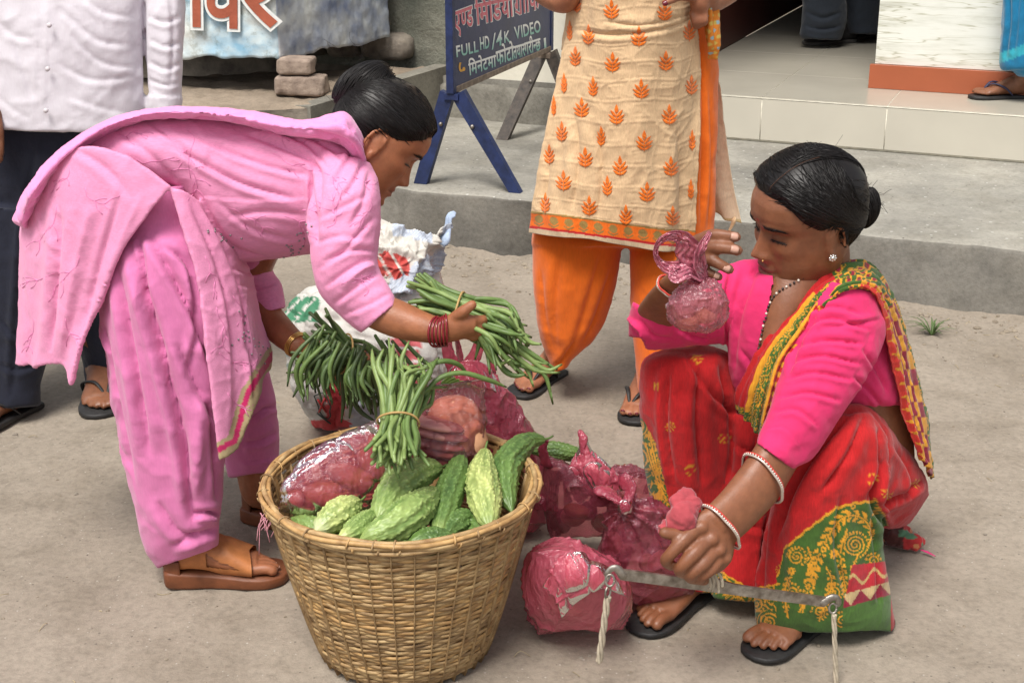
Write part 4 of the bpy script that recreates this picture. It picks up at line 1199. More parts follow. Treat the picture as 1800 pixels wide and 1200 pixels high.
t5 = ground_bag('limp pink bag lying on the road against the right side of the basket', [(925, 868, 945, 865, 2.62, .02), (928, 880, 975, 878, 2.62, .04), (930, 895, 980, 898, 2.63, .05)], 37, M['film3'], .006, 25, loc=G(950, 900))
gv = np.random.default_rng(9)
for (x0, x1, y0, y1, Y, mats, lab) in ((980, 1070, 855, 925, 2.62, ('aubergine', 'root', 'aubergine', 'onion'), 'dark vegetable seen through the bag right beside the basket'), (1075, 1200, 935, 1035, 2.44, ('root', 'onion', 'aubergine', 'root'), 'brown and purple vegetable seen through the knotted bag'), (960, 1070, 1030, 1075, 2.33, ('tuber', 'root'), 'root seen dimly through the bright crinkled bag')):
    for k in range(9):
        lump(W(gv.uniform(x0, x1), gv.uniform(y0, y1), Y + .012 + gv.normal() * .012), (gv.uniform(.035, .06), .036, gv.uniform(.025, .042)), M[mats[k % len(mats)]], k, 'root_vegetable', lab, 'vegetable', GV, np.array(Matrix.Rotation(gv.random() * 3, 3, 'Y')))
def ribbon(path, wid, seed, amp=.006, n=14, m=70, tw=0.0):
    P = spline(np.array([np.append(W(*q), w) for q, w in zip(path, wid)]), m); C, w = P[:, :3], P[:, 3]
    T = nrm(np.gradient(C, axis=0)); S = nrm(np.cross(T, [0, -1, .3])); D = np.cross(T, S); s = np.linspace(-1, 1, n)
    a = tw * np.sin(np.linspace(0, 5, m))[:, None] + .5
    Gd = C[:, None] + w[:, None, None] * s[None, :, None] * (S * np.cos(a) + D * np.sin(a))[:, None]
    q = Gd.reshape(-1, 3); ph = np.tile(s, m) * 5 + vnoise(np.stack([np.repeat(np.arange(m), n) * .12, np.tile(s, m) * 1.2, np.full(m * n, seed * 1.7)], -1), seed) * 3
    q += np.repeat(D, n, 0) * (amp * (1 - 2 * np.abs(np.sin(ph))) * .5)[:, None] + np.repeat(T, n, 0) * (.004 * vnoise(q * 60, seed + 3))[:, None]
    return solid(Gd, .0007)
# 5: small bag held up to look at
M['ribbon'] = film('stretched_pink_polythene', (.86, .24, .35), (.98, .76, .81), .50)
S = [(1226, 490, 1246, 490, 2.215, .010), (1195, 502, 1262, 500, 2.215, .034), (1175, 525, 1277, 522, 2.215, .048), (1169, 548, 1280, 545, 2.215, .052), (1180, 572, 1274, 568, 2.215, .044), (1205, 584, 1250, 584, 2.215, .022)]
hb = thing('plastic_bag', 'small knotted pink bag held up by the squatting woman', 'bag', W(1225, 540, 2.215), 'pink plastic bags')
mk('film', crumple(sil(S, 110, 110), .0065, 34, 41, pleat=(W(1236, 490, 2.215), np.array([0, 0, 1.]), .045, .005, 11)), film('held_bag_polythene', (.84, .26, .33), (.97, .74, .78), .38), hb)
mk('handle', ribbon([(1240, 492, 2.212), (1222, 482, 2.205), (1196, 474, 2.195), (1170, 470, 2.19), (1155, 455, 2.188), (1153, 436, 2.19), (1164, 421, 2.192), (1184, 414, 2.195), (1200, 420, 2.20), (1210, 440, 2.205), (1224, 465, 2.21), (1238, 490, 2.215)], [.006, .016, .019, .013, .007, .006, .007, .009, .014, .022, .018, .007], 3, .009, 20, 120, .3), M['ribbon'], hb)
mk('handle', ribbon([(1238, 492, 2.205), (1228, 470, 2.195), (1227, 452, 2.19), (1234, 434, 2.188), (1247, 411, 2.20)], [.007, .013, .011, .008, .004], 9, .006, 14, 70, .3), M['ribbon'], hb)
mk('handle', ribbon([(1236, 492, 2.20), (1212, 478, 2.185), (1190, 482, 2.18), (1180, 470, 2.185)], [.006, .014, .016, .006], 14, .007, 14, 60, .4), M['ribbon'], hb)
for k, (x, y) in enumerate(((1200, 545), (1240, 552), (1225, 525), (1255, 535), (1210, 565))):
    lump(W(x, y, 2.22), (.04, .035, .032), M[('onion', 'tuber', 'onion')[k % 3]], 50 + k, 'onion', 'onion seen through the small held bag', 'vegetable', GV)

# ------------------------------------------------------------------ balance scale held in the fist
sc = thing('balance_scale', 'steel beam of a hand scale held in the fist above the bags', 'scale', W(1260, 1030, 2.17))
bl, br_ = W(1092, 1008, 2.16), W(1452, 1056, 2.20)
dB = nrm(br_ - bl); upB = nrm(np.cross(np.cross(dB, [0, 0, 1]), dB)); outB = np.cross(dB, upB)
Gd = []
for s in np.linspace(0, 1, 60):
    c = bl * (1 - s) + br_ * s
    hh = .0125 + .010 * math.exp(-((s - .42) / .09) ** 2) - .0018 * s
    Gd.append([c + upB * (hh * .75) + outB * q for q in (-.0025, .0025)] + [c - upB * .0105 + outB * q for q in (.0025, -.0025)])
mk('beam', rings(np.array(Gd)), M['steel'], sc, smooth=False)
def hook(c, sgn):
    return tube([c + dB * sgn * -.004 - upB * .003, c + dB * sgn * .008 + upB * .008, c + dB * sgn * .018 + upB * .008, c + dB * sgn * .024 - upB * .002, c + dB * sgn * .020 - upB * .008], [.0085, .0075, .0062, .005, .0025], n=10, m=24, flat=.6, up=tuple(outB))
mk('hook', hook(bl, -1), M['steel'], sc)
mk('hook', hook(br_, 1), M['steel'], sc)
def ring_(c, r, n1, n2, th=.0022):
    a = np.linspace(0, 2 * math.pi, 25)
    return tube(c + np.cos(a)[:, None] * np.array(n1) * r + np.sin(a)[:, None] * np.array(n2) * r * 1.35, th, n=6, m=25, ends=False)
c = bl - dB * .018 - upB * .010
mk('chain_link', ring_(c + [0, -.004, -.003], .0075, [1, 0, 0], [0, .2, 1]), M['steel'], sc)
mk('chain_link', ring_(c + [-.003, -.004, -.026], .008, [.6, .8, 0], [0, 0, 1]), M['steel'], sc)
c2 = br_ + dB * .016 - upB * .012
mk('chain_link', ring_(c2, .0065, [1, 0, 0], [0, .2, 1]), M['steel'], sc)
cord = plain('dirty_cotton_cord', (.42, .36, .27), .9, .3, 60, .001, 120)
for k in range(3):
    a = np.linspace(0, 9, 30)
    c0, c1 = c + [-.003, -.004, -.035], c + [-.016, -.01, -.16]
    mk('cord', tube(np.array([c0 * (1 - s) + c1 * s for s in np.linspace(0, 1, 30)]) + .0035 * np.stack([np.cos(a + 2.1 * k), np.sin(a + 2.1 * k), 0 * a], -1), .0032, n=6, m=60, ends=False), cord, sc)
    c0, c1 = c2 + [.002, -.004, -.01], c2 + [.016, -.01, -.16]
    mk('cord', tube(np.array([c0 * (1 - s) + c1 * s for s in np.linspace(0, 1, 30)]) + .0025 * np.stack([np.cos(a + 2.1 * k), np.sin(a + 2.1 * k), 0 * a], -1), .0026, n=6, m=60, ends=False), cord, sc)
for pl in ([(1248, 1005), (1255, 1020), (1252, 1040)], [(1252, 1002), (1262, 1022), (1263, 1042)], [(1245, 1010), (1250, 1030), (1246, 1036)], [(1256, 1000), (1268, 1015), (1270, 1032)]):
    mk('cord', tube([W(x, y, 2.145) for x, y in pl], .0028, n=6, m=14), cord, sc)
kc = plain('dull_pink_cotton', (.36, .055, .068), .9, .25, 20, .0015, 90, sheen=.3)
knot = remesh(cat(ellipsoid(W(1202, 908, 2.14), .026, .02, .026), ellipsoid(W(1208, 885, 2.155), .018, .012, .016), tube([W(1185, 915, 2.14), W(1172, 925, 2.145), W(1162, 935, 2.15)], [.014, .011, .007], n=12), tube([W(1200, 900, 2.15), W(1190, 880, 2.155), W(1212, 868, 2.165), W(1222, 890, 2.15)], [.012, .014, .010, .012], n=12)), .0022, 2)
N_ = vnormals(*knot)
mk('cloth_tie', (cloth_noise(knot[0], N_, 34, .0075, crease=.0035, cs=34), knot[1]), kc, sc)

# ------------------------------------------------------------------ white woven sack
sk = thing('woven_sack', 'white woven plastic sack with red and green print standing behind the basket', 'sack', G(620, 750))
S = [(560, 742, 710, 752, 3.30, .13), (528, 690, 770, 705, 3.28, .19), (512, 620, 790, 640, 3.28, .20), (506, 560, 785, 580, 3.30, .19), (535, 520, 770, 520, 3.33, .16), (600, 490, 758, 470, 3.36, .12), (640, 470, 750, 440, 3.38, .09)]
mb = sil(S, 150, 150, e=2.6); mb = crumple(mb, .022, 9, 51, squash=.003); mb = crumple(mb, .007, 26, 57, squash=.003)
def paint_sack(V):
    q = proj(V); x, y = q[:, 0], q[:, 1]
    n = vnoise(V * 30, 3) * 7 + vnoise(V * 90, 4) * 5
    c = np.tile(np.array([.60, .585, .54]), (len(V), 1))
    def put(m, col): c[m] = col
    put((x + n > 572) & (x + n < 606) & (y > 655), (.60, .075, .085))
    put((x + n > 692) & (x + n < 742) & (y > 575) & (y < 675), (.56, .13, .14))
    put((x + n < 560) & (y + n > 520) & (y < 566) & ~((np.abs((x + y) % 26 - 13) < 3)), (.06, .22, .12))
    put((y > 738) & (x < 640), (.60, .075, .085))
    put((x + n > 620) & (x < 680) & (y > 690), (.50, .55, .62))
    g_ = (vnoise(np.stack([x / 6, y / 5, 0 * x], -1), 5) > .25) & (x < 590) & (y > 600) & (y < 650)
    put(g_, (.30, .36, .33))
    w_ = (x + n > 697) & (x < 738) & (y > 590) & (y < 660) & (np.abs(y % 24 - 12) < 3)
    put(w_, (.7, .68, .64))
    return c
M['sackcloth'] = fabric('woven_polypropylene', attr=True, slub=(6, 6, .6), slubvar=.10, weave=1500, rough=.55, sheen=0, bump=.001, wr=18, wramp=.006)
mk('sack_body', mb, M['sackcloth'], sk, col=paint_sack(mb[0]))
# loose mouth of the sack, folded over and pulled to a corner
rows = [pxrow((640, 500, 3.30), (672, 505, 3.20), (710, 510, 3.18), (742, 500, 3.22), (765, 470, 3.32)),
        pxrow((645, 455, 3.30), (672, 460, 3.20), (705, 478, 3.17), (748, 468, 3.22), (772, 440, 3.32)),
        pxrow((655, 420, 3.32), (672, 425, 3.24), (710, 445, 3.20), (752, 436, 3.24), (780, 412, 3.32)),
        pxrow((660, 398, 3.36), (680, 388, 3.30), (715, 412, 3.28), (760, 418, 3.28), (790, 384, 3.34))]
Gd = sheet(rows, 90, 110)
flat_ = Gd.reshape(-1, 3); Nn = gnormals(Gd).reshape(-1, 3)
f1, f2, _ = worley(flat_ * 14, 5)
g1, g2, _ = worley(flat_ * 34, 8)
flat_ += Nn * (.026 * np.exp(-(f2 - f1) / .16) - .010 + .008 * np.exp(-(g2 - g1) / .15) + .006 * fbm(flat_ * 22, 3, 3))[:, None]
V, F = solid(Gd, .002)
def paint_mouth(V):
    q = proj(V); x, y = q[:, 0], q[:, 1]
    c = np.tile(np.array([.60, .575, .52]), (len(V), 1))
    n = vnoise(V * 40, 8) * 7
    band = (x - 700) * .55 + (y - 470) * .83
    wv = .5 + .5 * np.sign(np.sin((x + y) * 1.1))
    bl_ = (band + n > 12) | ((np.abs((y - 408) - (x - 720) * .25 + n) < 9) & (x > 690) & (x < 760)) | (x > 778)
    c[bl_] = np.stack([.42 + .12 * wv, .48 + .1 * wv, .58 + .06 * wv], -1)[bl_]
    c[(x + n > 655) & (x + n < 718) & (y + n > 440 + (x - 655) * .15) & (y - n < 486) & ~(np.abs((x - y * .6) % 24 - 12) < 2.5)] = (.50, .075, .065)
    return c
mk('sack_mouth', (V, F), M['sackcloth'], sk, col=paint_mouth(V))
mk('corner_tail', tube([W(780, 420, 3.32), W(787, 400, 3.33), W(789, 384, 3.335), W(794, 378, 3.34)], [.022, .012, .011, .014], n=12, m=24, flat=.4), plain('blue_woven_strip', (.38, .47, .62), .6, .3, 90, .002, 120), sk)
bs = bvh(mb); red = plain('red_print', (.5, .05, .05), .6, .1, 50, 0); ink = plain('dark_print', (.06, .08, .07), .6, .1, 50, 0)
mark = stitch(bs, [(554, 694), (570, 690), (580, 712), (578, 734), (564, 722), (554, 694)], .0016, off=.004) + stitch(bs, [(558, 724), (580, 742)], .002, off=.004)
mk('printed_mark', cat(*mark), ink, sk, kind='stuff')
mark = stitch(bs, [(560, 700), (575, 722)], .0024, off=.004) + stitch(bs, [(572, 698), (562, 722)], .0024, off=.004)
mk('printed_mark', cat(*mark), red, sk, kind='stuff')
# ------------------------------------------------------------------ people: heads, hands, feet, hair
def skin_mat():
    m, N, L, B = _mat('skin')
    at = N.new('ShaderNodeAttribute'); at.attribute_name = 'Col'
    co = N.new('ShaderNodeTexCoord').outputs['Object']
    n = _noise(N, L, co, 45, 5, .6); r = _ramp(N, [(.3, (.80, .76, .74)), (.7, (1.12, 1.08, 1.05))]); L.new(n, r.inputs[0])
    L.new(_mix(N, L, 'MULTIPLY', 1, at.outputs['Color'], r.outputs[0]), B.inputs['Base Color'])
    B.inputs['Roughness'].default_value = .46; B.inputs['Specular IOR Level'].default_value = .45
    B.inputs['Subsurface Weight'].default_value = .12; B.inputs['Subsurface Radius'].default_value = (1, .4, .2); B.inputs['Subsurface Scale'].default_value = .003
    b1 = _bump(N, L, B, _noise(N, L, co, 70, 5, .65), .0016, .45)
    _bump(N, L, B, _noise(N, L, co, 300, 4, .6), .0008, .5, b1)
    rr = _ramp(N, [(.3, (.36,) * 3), (.7, (.56,) * 3)]); L.new(_noise(N, L, co, 25, 4), rr.inputs[0]); L.new(rr.outputs[0], B.inputs['Roughness'])
    return m
M['skin'] = skin_mat()
SKIN = np.array([.235, .098, .050])
_zt = np.array([-.112, -.106, -.098, -.088, -.076, -.066, -.056, -.046, -.034, -.020, 0, .014, .028, .045, .065, .085, .100, .112, .120, .124])
_yf = np.array([.040, .062, .076, .0825, .0780, .0800, .0805, .0810, .0800, .0800, .0800, .0790, .0860, .0895, .0850, .0720, .0550, .0350, .0170, .0010])
_yb = np.array([.010, -.005, -.020, -.034, -.044, -.052, -.058, -.065, -.076, -.086, -.094, -.098, -.101, -.102, -.098, -.087, -.072, -.050, -.028, -.006])
_wd = np.array([.016, .028, .038, .0475, .0545, .0585, .0615, .0640, .0665, .0690, .0705, .0715, .0725, .0730, .0715, .0640, .0520, .0360, .0200, .0030])
def _prof(z):
    zz = np.linspace(_zt[0], _zt[-1], 400)
    k = np.exp(-np.linspace(-2, 2, 25) ** 2); k /= k.sum()
    f = lambda a: np.interp(z, zz, np.convolve(np.pad(np.interp(zz, _zt, a), 12, mode='edge'), k, 'valid'))
    return f(_yf), f(_yb), f(_wd)
def _skull(th, z, p=2.25):
    yf, yb, w = _prof(z)
    ym = -.012
    c, s = np.cos(th), np.sin(th)
    x = w * np.sign(s) * np.abs(s) ** (2 / p)
    y = np.where(c > 0, ym + (yf - ym) * np.abs(c) ** (2 / 2.35), ym + (yb - ym) * np.abs(c) ** (2 / p))
    return x, y
def _g(x, z, cx, cz, sx, sz): return np.exp(-((x - cx) / sx) ** 2 - ((z - cz) / sz) ** 2)
def head(o, Mh, s=1.0, nose=1.0, jaw=1.0, full=0.0, chin=1.0):
    z = np.concatenate([np.linspace(-.111, -.1, 8)[:-1], np.linspace(-.1, .10, 150), np.linspace(.1, .1235, 22)[1:]])
    th = np.linspace(0, 2 * math.pi, 240, endpoint=False)
    th = th - .35 * np.sin(th) * (np.cos(th) > -2) * .9            # more points across the face
    T, Z = np.meshgrid(th, z)
    x, y = _skull(T, Z)
    low = sstep(-.02, -.08, Z); x = x * (1 + (jaw - 1) * low)
    x = x * (1 + full * np.exp(-((Z + .045) / .03) ** 2))
    f = np.clip(np.cos(T) * 3, 0, 1)
    ax = np.abs(x)
    d = 0
    br = np.clip((.016 - Z) / .044, 0, 1); hgt = .0235 * br ** 1.25 * sstep(-.047, -.026, Z) * nose + .003 * np.exp(-((Z - .012) / .012) ** 2)
    wdt = .0062 + .0062 * br
    d = d + hgt * np.exp(-(x / wdt) ** 2)
    d = d + .0085 * nose * _g(ax, Z, .0145, -.0335, .0070, .0075) - .003 * _g(ax, Z, .0075, -.0415, .0035, .0025)
    d = d - .0105 * _g(ax, Z, .0315, .011, .0165, .0115) - .0035 * _g(ax, Z, .015, .012, .006, .01)
    d = d + .0085 * _g(ax, Z, .0320, .008, .0125, .0085)
    d = d - .0034 * np.exp(-((Z - (.0035 - 9 * (ax - .032) ** 2 + .0)) / .0013) ** 2) * np.exp(-((ax - .032) / .013) ** 4)
    d = d - .0018 * np.exp(-((Z - (.0185 - 9 * (ax - .032) ** 2)) / .0016) ** 2) * np.exp(-((ax - .032) / .014) ** 4)
    d = d + .0050 * _g(ax, Z, .028, .029, .017, .006)
    d = d - .0026 * np.exp(-(((ax - .0175) - (-.034 - Z) * .45) / .0028) ** 2) * sstep(-.062, -.052, Z) * sstep(-.030, -.038, Z)
    d = d + .0045 * _g(ax, Z, .045, -.014, .016, .014) - .002 * _g(ax, Z, .03, -.045, .006, .02)
    mouth = np.exp(-(x / .0215) ** 4)
    d = d + .0055 * mouth * np.exp(-((Z + .0525) / .0048) ** 2) + .0065 * mouth * np.exp(-((Z + .0650) / .0055) ** 2) - .0052 * np.exp(-(x / .0235) ** 4) * np.exp(-((Z + .0585 - .6 * x ** 2 * 4) / .0016) ** 2)
    d = d - .0035 * _g(ax, Z, .0255, -.0585, .005, .005) - .0025 * _g(x, Z, 0, -.0455, .0035, .005)
    d = d + .004 * _g(x, Z, 0, -.089, .014, .011)
    y = y + d * f
    V, F = rings(np.stack([x, y, Z], -1))
    V[:, 2] = np.where(V[:, 2] < -.03, -.03 + (V[:, 2] + .03) * chin, V[:, 2])
    parts = [(V, F)]
    for sd in (-1, 1):          # ears
        Me = np.array([[1, 0, 0], [0, .94, -.34], [0, .34, .94]]) @ np.array([[.95, sd * .30, 0], [-sd * .30, .95, 0], [0, 0, 1]])
        parts.append(ellipsoid((sd * .071, -.012, -.004), .0055, .0155, .029, Me, 20, 14))
        a = np.linspace(-.6, 4.2, 20)
        P = np.stack([sd * (.0765 + .003 * np.cos(a)), -.013 - .0165 * np.cos(a + .15), -.001 + .0285 * np.sin(a)], -1)
        parts.append(tube(P, .0036, n=8, m=40))
        parts.append(ellipsoid((sd * .073, -.006, -.031), .0045, .007, .0085, None, 14, 10))
    V, F = cat(*parts)
    return V * s @ np.asarray(Mh).T + o, F
def head_axes(fwd, up):
    f = nrm(np.array(fwd, float)); u = np.array(up, float); u = nrm(u - f * (u @ f)); return np.stack([np.cross(f, u), f, u], 1)
def skin_color(V, heads=(), base=SKIN):
    c = np.tile(base, (len(V), 1)) * (1 + .10 * vnoise(V * 11, 3))[:, None]
    for o, Mh, s, kw in heads:
        q = (V - o) @ Mh / s; x, y, z = q[:, 0], q[:, 1], q[:, 2]
        z = np.where(z < -.03, -.03 + (z + .03) / kw.get('low', 1.0), z)
        near = (np.abs(x) < .085) & (np.abs(y) < .14) & (np.abs(z) < .14)
        ax = np.abs(x); f = near & (y > .035)
        def tint(w, col, a=1.0):
            w = (np.clip(w, 0, 1) * a * f)[:, None]; c[:] = c * (1 - w) + np.array(col) * w
        tint(np.exp(-(x / .05) ** 2 - ((z + .02) / .03) ** 2), base * [1.15, 1.0, .92], .5)
        lip = np.exp(-(x / .023) ** 6) * (np.exp(-((z + .0525) / .0045) ** 4) + np.exp(-((z + .065) / .005) ** 4))
        tint(lip, kw.get('lip', (.19, .055, .045)), .8)
        tint(np.exp(-(x / .026) ** 6) * np.exp(-((z + .0585) / .0016) ** 2), (.05, .015, .012), .9)
        bz = .0315 - 14 * (ax - .030) ** 2 + .004 * (ax > .03) * 0
        tint(np.exp(-((z - bz) / .0030) ** 2) * np.exp(-((ax - .030) / .0185) ** 6), (.018, .010, .008), .95)
        ez = .0032 - 9 * (ax - .032) ** 2
        tint(np.exp(-((z - ez - .006) / .006) ** 2) * np.exp(-((ax - .030) / .017) ** 4), base * [.62, .55, .52], .45)  # eyelid shadow painted into the skin colour
        tint(np.exp(-((z - ez) / .0023) ** 2) * np.exp(-((ax - .032) / .0150) ** 6), (.012, .008, .007), kw.get('lash', 1.0))
        if kw.get('bindi'): tint(((x / .0028) ** 2 + ((z - .036) / .0028) ** 2 < 1) * 1.0, (.45, .01, .015))
        for ex in kw.get('paint', ()): ex(q, c, near)
    return c
def finger(P, r0=.0092, r1=.0072, n=12):
    P = [W(*p) if len(p) == 3 and max(abs(p[0]), abs(p[1])) > 5 else np.array(p) for p in P]
    k = np.linspace(0, 1, len(P)); r = r0 + (r1 - r0) * k
    if len(P) > 3: r[1:-1] *= np.where(np.arange(1, len(P) - 1) % 2 == 1, 1.06, .98)
    return tube(P, r, n=n, m=6 * len(P))
def nail(P0, P1, wid, nrm_, up=.0008):      # nail plate on a fingertip
    P0, P1 = np.array(P0), np.array(P1); d = P1 - P0; s = nrm(np.cross(d, nrm_)); n = nrm(np.cross(s, d)); n = n if n @ nrm_ > 0 else -n
    rows = []
    for t in np.linspace(0, 1, 6):
        w = wid * math.sin(math.pi * (.22 + .62 * t)) ** .5
        rows.append([P0 + d * t + s * w * a - n * (a * a) * wid * .5 for a in (-1, -.5, 0, .5, 1)])
    return solid(np.array(rows), up)
M['nail'] = plain('fingernail', (.46, .26, .195), .3, .1, 60, 0, spec=.5)
M['nailred'] = plain('dark_red_nail_polish', (.14, .012, .025), .25, .1, 60, 0, spec=.5)
FW = [(.0, .020), (.015, .0285), (.05, .0305), (.09, .0310), (.13, .037), (.17, .0435), (.20, .0435), (.225, .034), (.243, .016)]
def foot_axes(p, d):
    d = nrm(np.array([d[0], d[1], 0.])); r = np.array([d[1], -d[0], 0.]); return np.array(p, float), np.stack([r, d, [0, 0, 1]], 1)
def foot(p, d, inner, lift=.0, heel=0.0, s=1.0, leg=None, legr=(.028, .034)):
    """bare foot: heel point on the ground, pointing d; inner = +1 when the big toe lies on the right-hand side"""
    o, A = foot_axes(p, d)
    sec = [(.006, 0, .026, .017, .022), (.02, 0, .030, .027, .030), (.045, 0, .036, .029, .036), (.075, .002, .038, .030, .038), (.105, .004, .031, .033, .031), (.135, .003, .024, .038, .024), (.165, 0, .0175, .042, .0175), (.185, -.001, .0145, .042, .0145)]
    Q = spline(np.array(sec), 40); a = np.linspace(0, 2 * math.pi, 28, endpoint=False)
    Rg = np.stack([inner * Q[:, 1:2] + Q[:, 3:4] * np.cos(a), np.repeat(Q[:, :1], 28, 1), Q[:, 2:3] + Q[:, 4:5] * np.sin(a)], -1)
    parts = [rings(Rg)]
    for x0, x1, y1, r in ((.029, .031, .232, .0118), (.010, .011, .234, .0082), (-.004, -.006, .226, .0078), (-.018, -.021, .214, .0074), (-.030, -.035, .198, .0076)):
        parts.append(tube([(inner * x0, .170 - .03 * (x0 < -.02), .014), (inner * (x0 + x1) / 2, y1 * .88, .0165), (inner * x1, y1 - r, r * .95)], [r * 1.05, r * .95, r * .96], n=12, m=16))
    V, F = cat(*parts)
    V = V * s
    V[:, 2] += lift + heel * np.clip(1 - V[:, 1] / .17, 0, 1)
    V = V @ A.T + o
    ms = [(V, F)]
    if leg is not None:
        an = o + A @ np.array([0, .048 * s, .045 * s + lift + heel])
        ms.append(tube([an, an + (np.array(leg[0]) - an) * .25 + [0, 0, .004]] + [np.array(q) for q in leg], [.033 * s] + [legr[0]] + [legr[1]] * len(leg), n=20, m=40))
    return cat(*ms)
def toe_nails(p, d, inner, lift, s=1.0):
    o, A = foot_axes(p, d); out = []
    for x1, y1, r in ((.031, .232, .0118), (.011, .234, .0082), (-.006, .226, .0078), (-.021, .214, .0074), (-.035, .198, .0076)):
        a = np.array([inner * x1, y1 - r * 1.5, r * 1.95]) * s + [0, 0, lift]; b = np.array([inner * x1, y1 - r * .35, r * 1.62]) * s + [0, 0, lift]
        out.append(nail(A @ a + o, A @ b + o, r * .62 * s, np.array([0, 0, 1.])))
    return out
def sole(p, d, z0, z1, s=1.0, grow=.004, heel=0.0):
    o, A = foot_axes(p, d)
    w = spline(np.array(FW), 40); y = w[:, 0] * s; x = (w[:, 1] * s + grow) * np.clip(.55 + np.sin(np.linspace(.0, math.pi, 40)) * 3, 0, 1)
    y = y * (1 + 2 * grow / .24) - grow
    ol = np.concatenate([np.stack([x, y], -1), np.stack([-x, y], -1)[::-1]])
    n = len(ol); R_ = []
    for z, k in ((z0, .965), (z0 + (z1 - z0) * .15, 1), (z1 - (z1 - z0) * .15, 1), (z1, .975)):
        hz = heel * np.clip(1 - ol[:, 1] / .17, 0, 1) * (z - z0) / (z1 - z0)
        c = np.array([0, .12 * s])
        R_.append(np.c_[(ol - c) * k + c, z + hz])
    V, F = rings(np.array(R_)); return V @ A.T + o, F
def thongs(p, d, inner, z, s=1.0, r=.0042):
    o, A = foot_axes(p, d); f = lambda x, y, zz: A @ (np.array([x * inner, y, zz]) * s) + o + [0, 0, z]
    toe = f(.0185, .186, .020)
    return [tube([f(.0185, .186, -.002), toe], [r * .8, r * .8], n=8, m=6), tube([toe, f(.030, .150, .049), f(.0415, .105, .040), f(.036, .075, .003)], [r * .8, r * 1.3, r * 1.5, r * 1.2], n=8, m=26, flat=.5), tube([toe, f(-.006, .155, .048), f(-.036, .115, .035), f(-.0385, .08, .003)], [r * .8, r * 1.3, r * 1.5, r * 1.2], n=8, m=26, flat=.5)]
M['rubber'] = plain('black_rubber_sandal', (.022, .021, .021), .55, .3, 60, .0008, 90)
M['hair'] = plain('black_hair', (.0085, .0065, .006), .42, .4, 60, 0, spec=.3, c2=(.006, .005, .005))
def hair_cap(o, Mh, s, line, thick=.009, top=None, n=120, m=44):
    """line(theta) gives the hairline height; theta 0 = face, pi = nape"""
    th = np.linspace(0, 2 * math.pi, n, endpoint=False); Rg = []
    hl = np.array([line(min(t, 2 * math.pi - t), 1 if t < math.pi else -1) for t in th])
    for k in range(m):
        t = k / (m - 1); t = 1 - (1 - t) ** 1.35
        z = hl + (.1225 - hl) * t
        x, y = _skull(th, z)
        off = thick * sstep(0, .22, k / (m - 1)) + .0008
        c = np.array([0, -.008, .03]); P = np.stack([x, y, z], -1); dr = nrm(P - c); Rg.append(P + dr * off)
    V, F = rings(np.array(Rg)); V = V * s @ Mh.T + o
    return V, F
def strands(cap, o, Mh, s, starts, end, n, seed, r=(.0006, .0011), lift=.0012, sag=0.0, steps=12, end_r=.016, mid=None, base=None):
    b = BVHTree.FromPolygons(*(lambda m: (m[0].tolist(), m[1]))(cap if base is None else cat(cap, base))); g = np.random.default_rng(seed); out = []
    C = o + Mh @ (np.array([0, -.008, .03]) * s)
    e0 = nrm(np.array(end, float) - [0, -.008, .03])
    for k in range(n):
        i = g.random() * (len(starts) - 1); j = int(i); f = i - j
        a0 = np.array(starts[j]) * (1 - f) + np.array(starts[j + 1]) * f
        a0 = nrm(a0 - [0, -.008, .03] + g.normal(0, .004, 3) + (np.array([0, 0, -.003]) * g.random() if base is not None else 0)); e = nrm(e0 + g.normal(0, end_r * 6, 3) * .5)
        md = None if mid is None else nrm(np.array(mid) - [0, -.008, .03] + g.normal(0, .012, 3))
        P = []
        t0 = g.random() * .35
        lf = lift * g.uniform(.2, 1.0); ww = g.normal(0, .010, 2)
        for t in np.linspace(t0, 1, steps):
            if md is None: dv = nrm(a0 * (1 - t) + e * t)
            else: dv = nrm(a0 * (1 - t) ** 2 + 2 * md * t * (1 - t) + e * t ** 2)
            dv = nrm(dv + np.array([ww[0] * math.sin(t * 5), ww[1] * math.sin(t * 4 + 1), 0]))
            h = b.ray_cast(Vector(C + (Mh @ dv) * .3), Vector(-(Mh @ dv)))
            if h[0] is None: break
            P.append(np.array(h[0]) + (Mh @ dv) * lf)
        if len(P) > 4: out.append(tube(P, np.concatenate([[.0002], np.linspace(g.uniform(*r), r[0] * .7, len(P) - 1)]), n=3, m=len(P) + 1, ends=False))
    return out
def sleeve_ring(c, ax, r, th, seed=0, n=48, tilt=(0, 0, 1), wob=.04, flat=1.0):
    """a bangle round an arm"""
    ax = nrm(np.array(ax, float)); x = nrm(np.cross(ax, tilt)); y = np.cross(ax, x); a = np.linspace(0, 2 * math.pi, n + 1)
    return tube(np.array(c) + np.cos(a)[:, None] * x * r + np.sin(a)[:, None] * y * r * flat, th, n=8, m=n + 1, ends=False)
def garment(name, lofts, vox, smooth, FL, mat, parent, noise=(18, .003), col=None, deform=None):
    V, F = remesh(cat(*lofts), vox, smooth)
    N = vnormals(V, F)
    if noise: V = cloth_noise(V, N, noise[0], noise[1])
    if FL: V = folds(V, vnormals(V, F), FL)
    if deform: V = deform(V, F)
    o = mk(name, (V, F), mat, parent, col=col(V) if callable(col) else col)
    return o, (V, F)
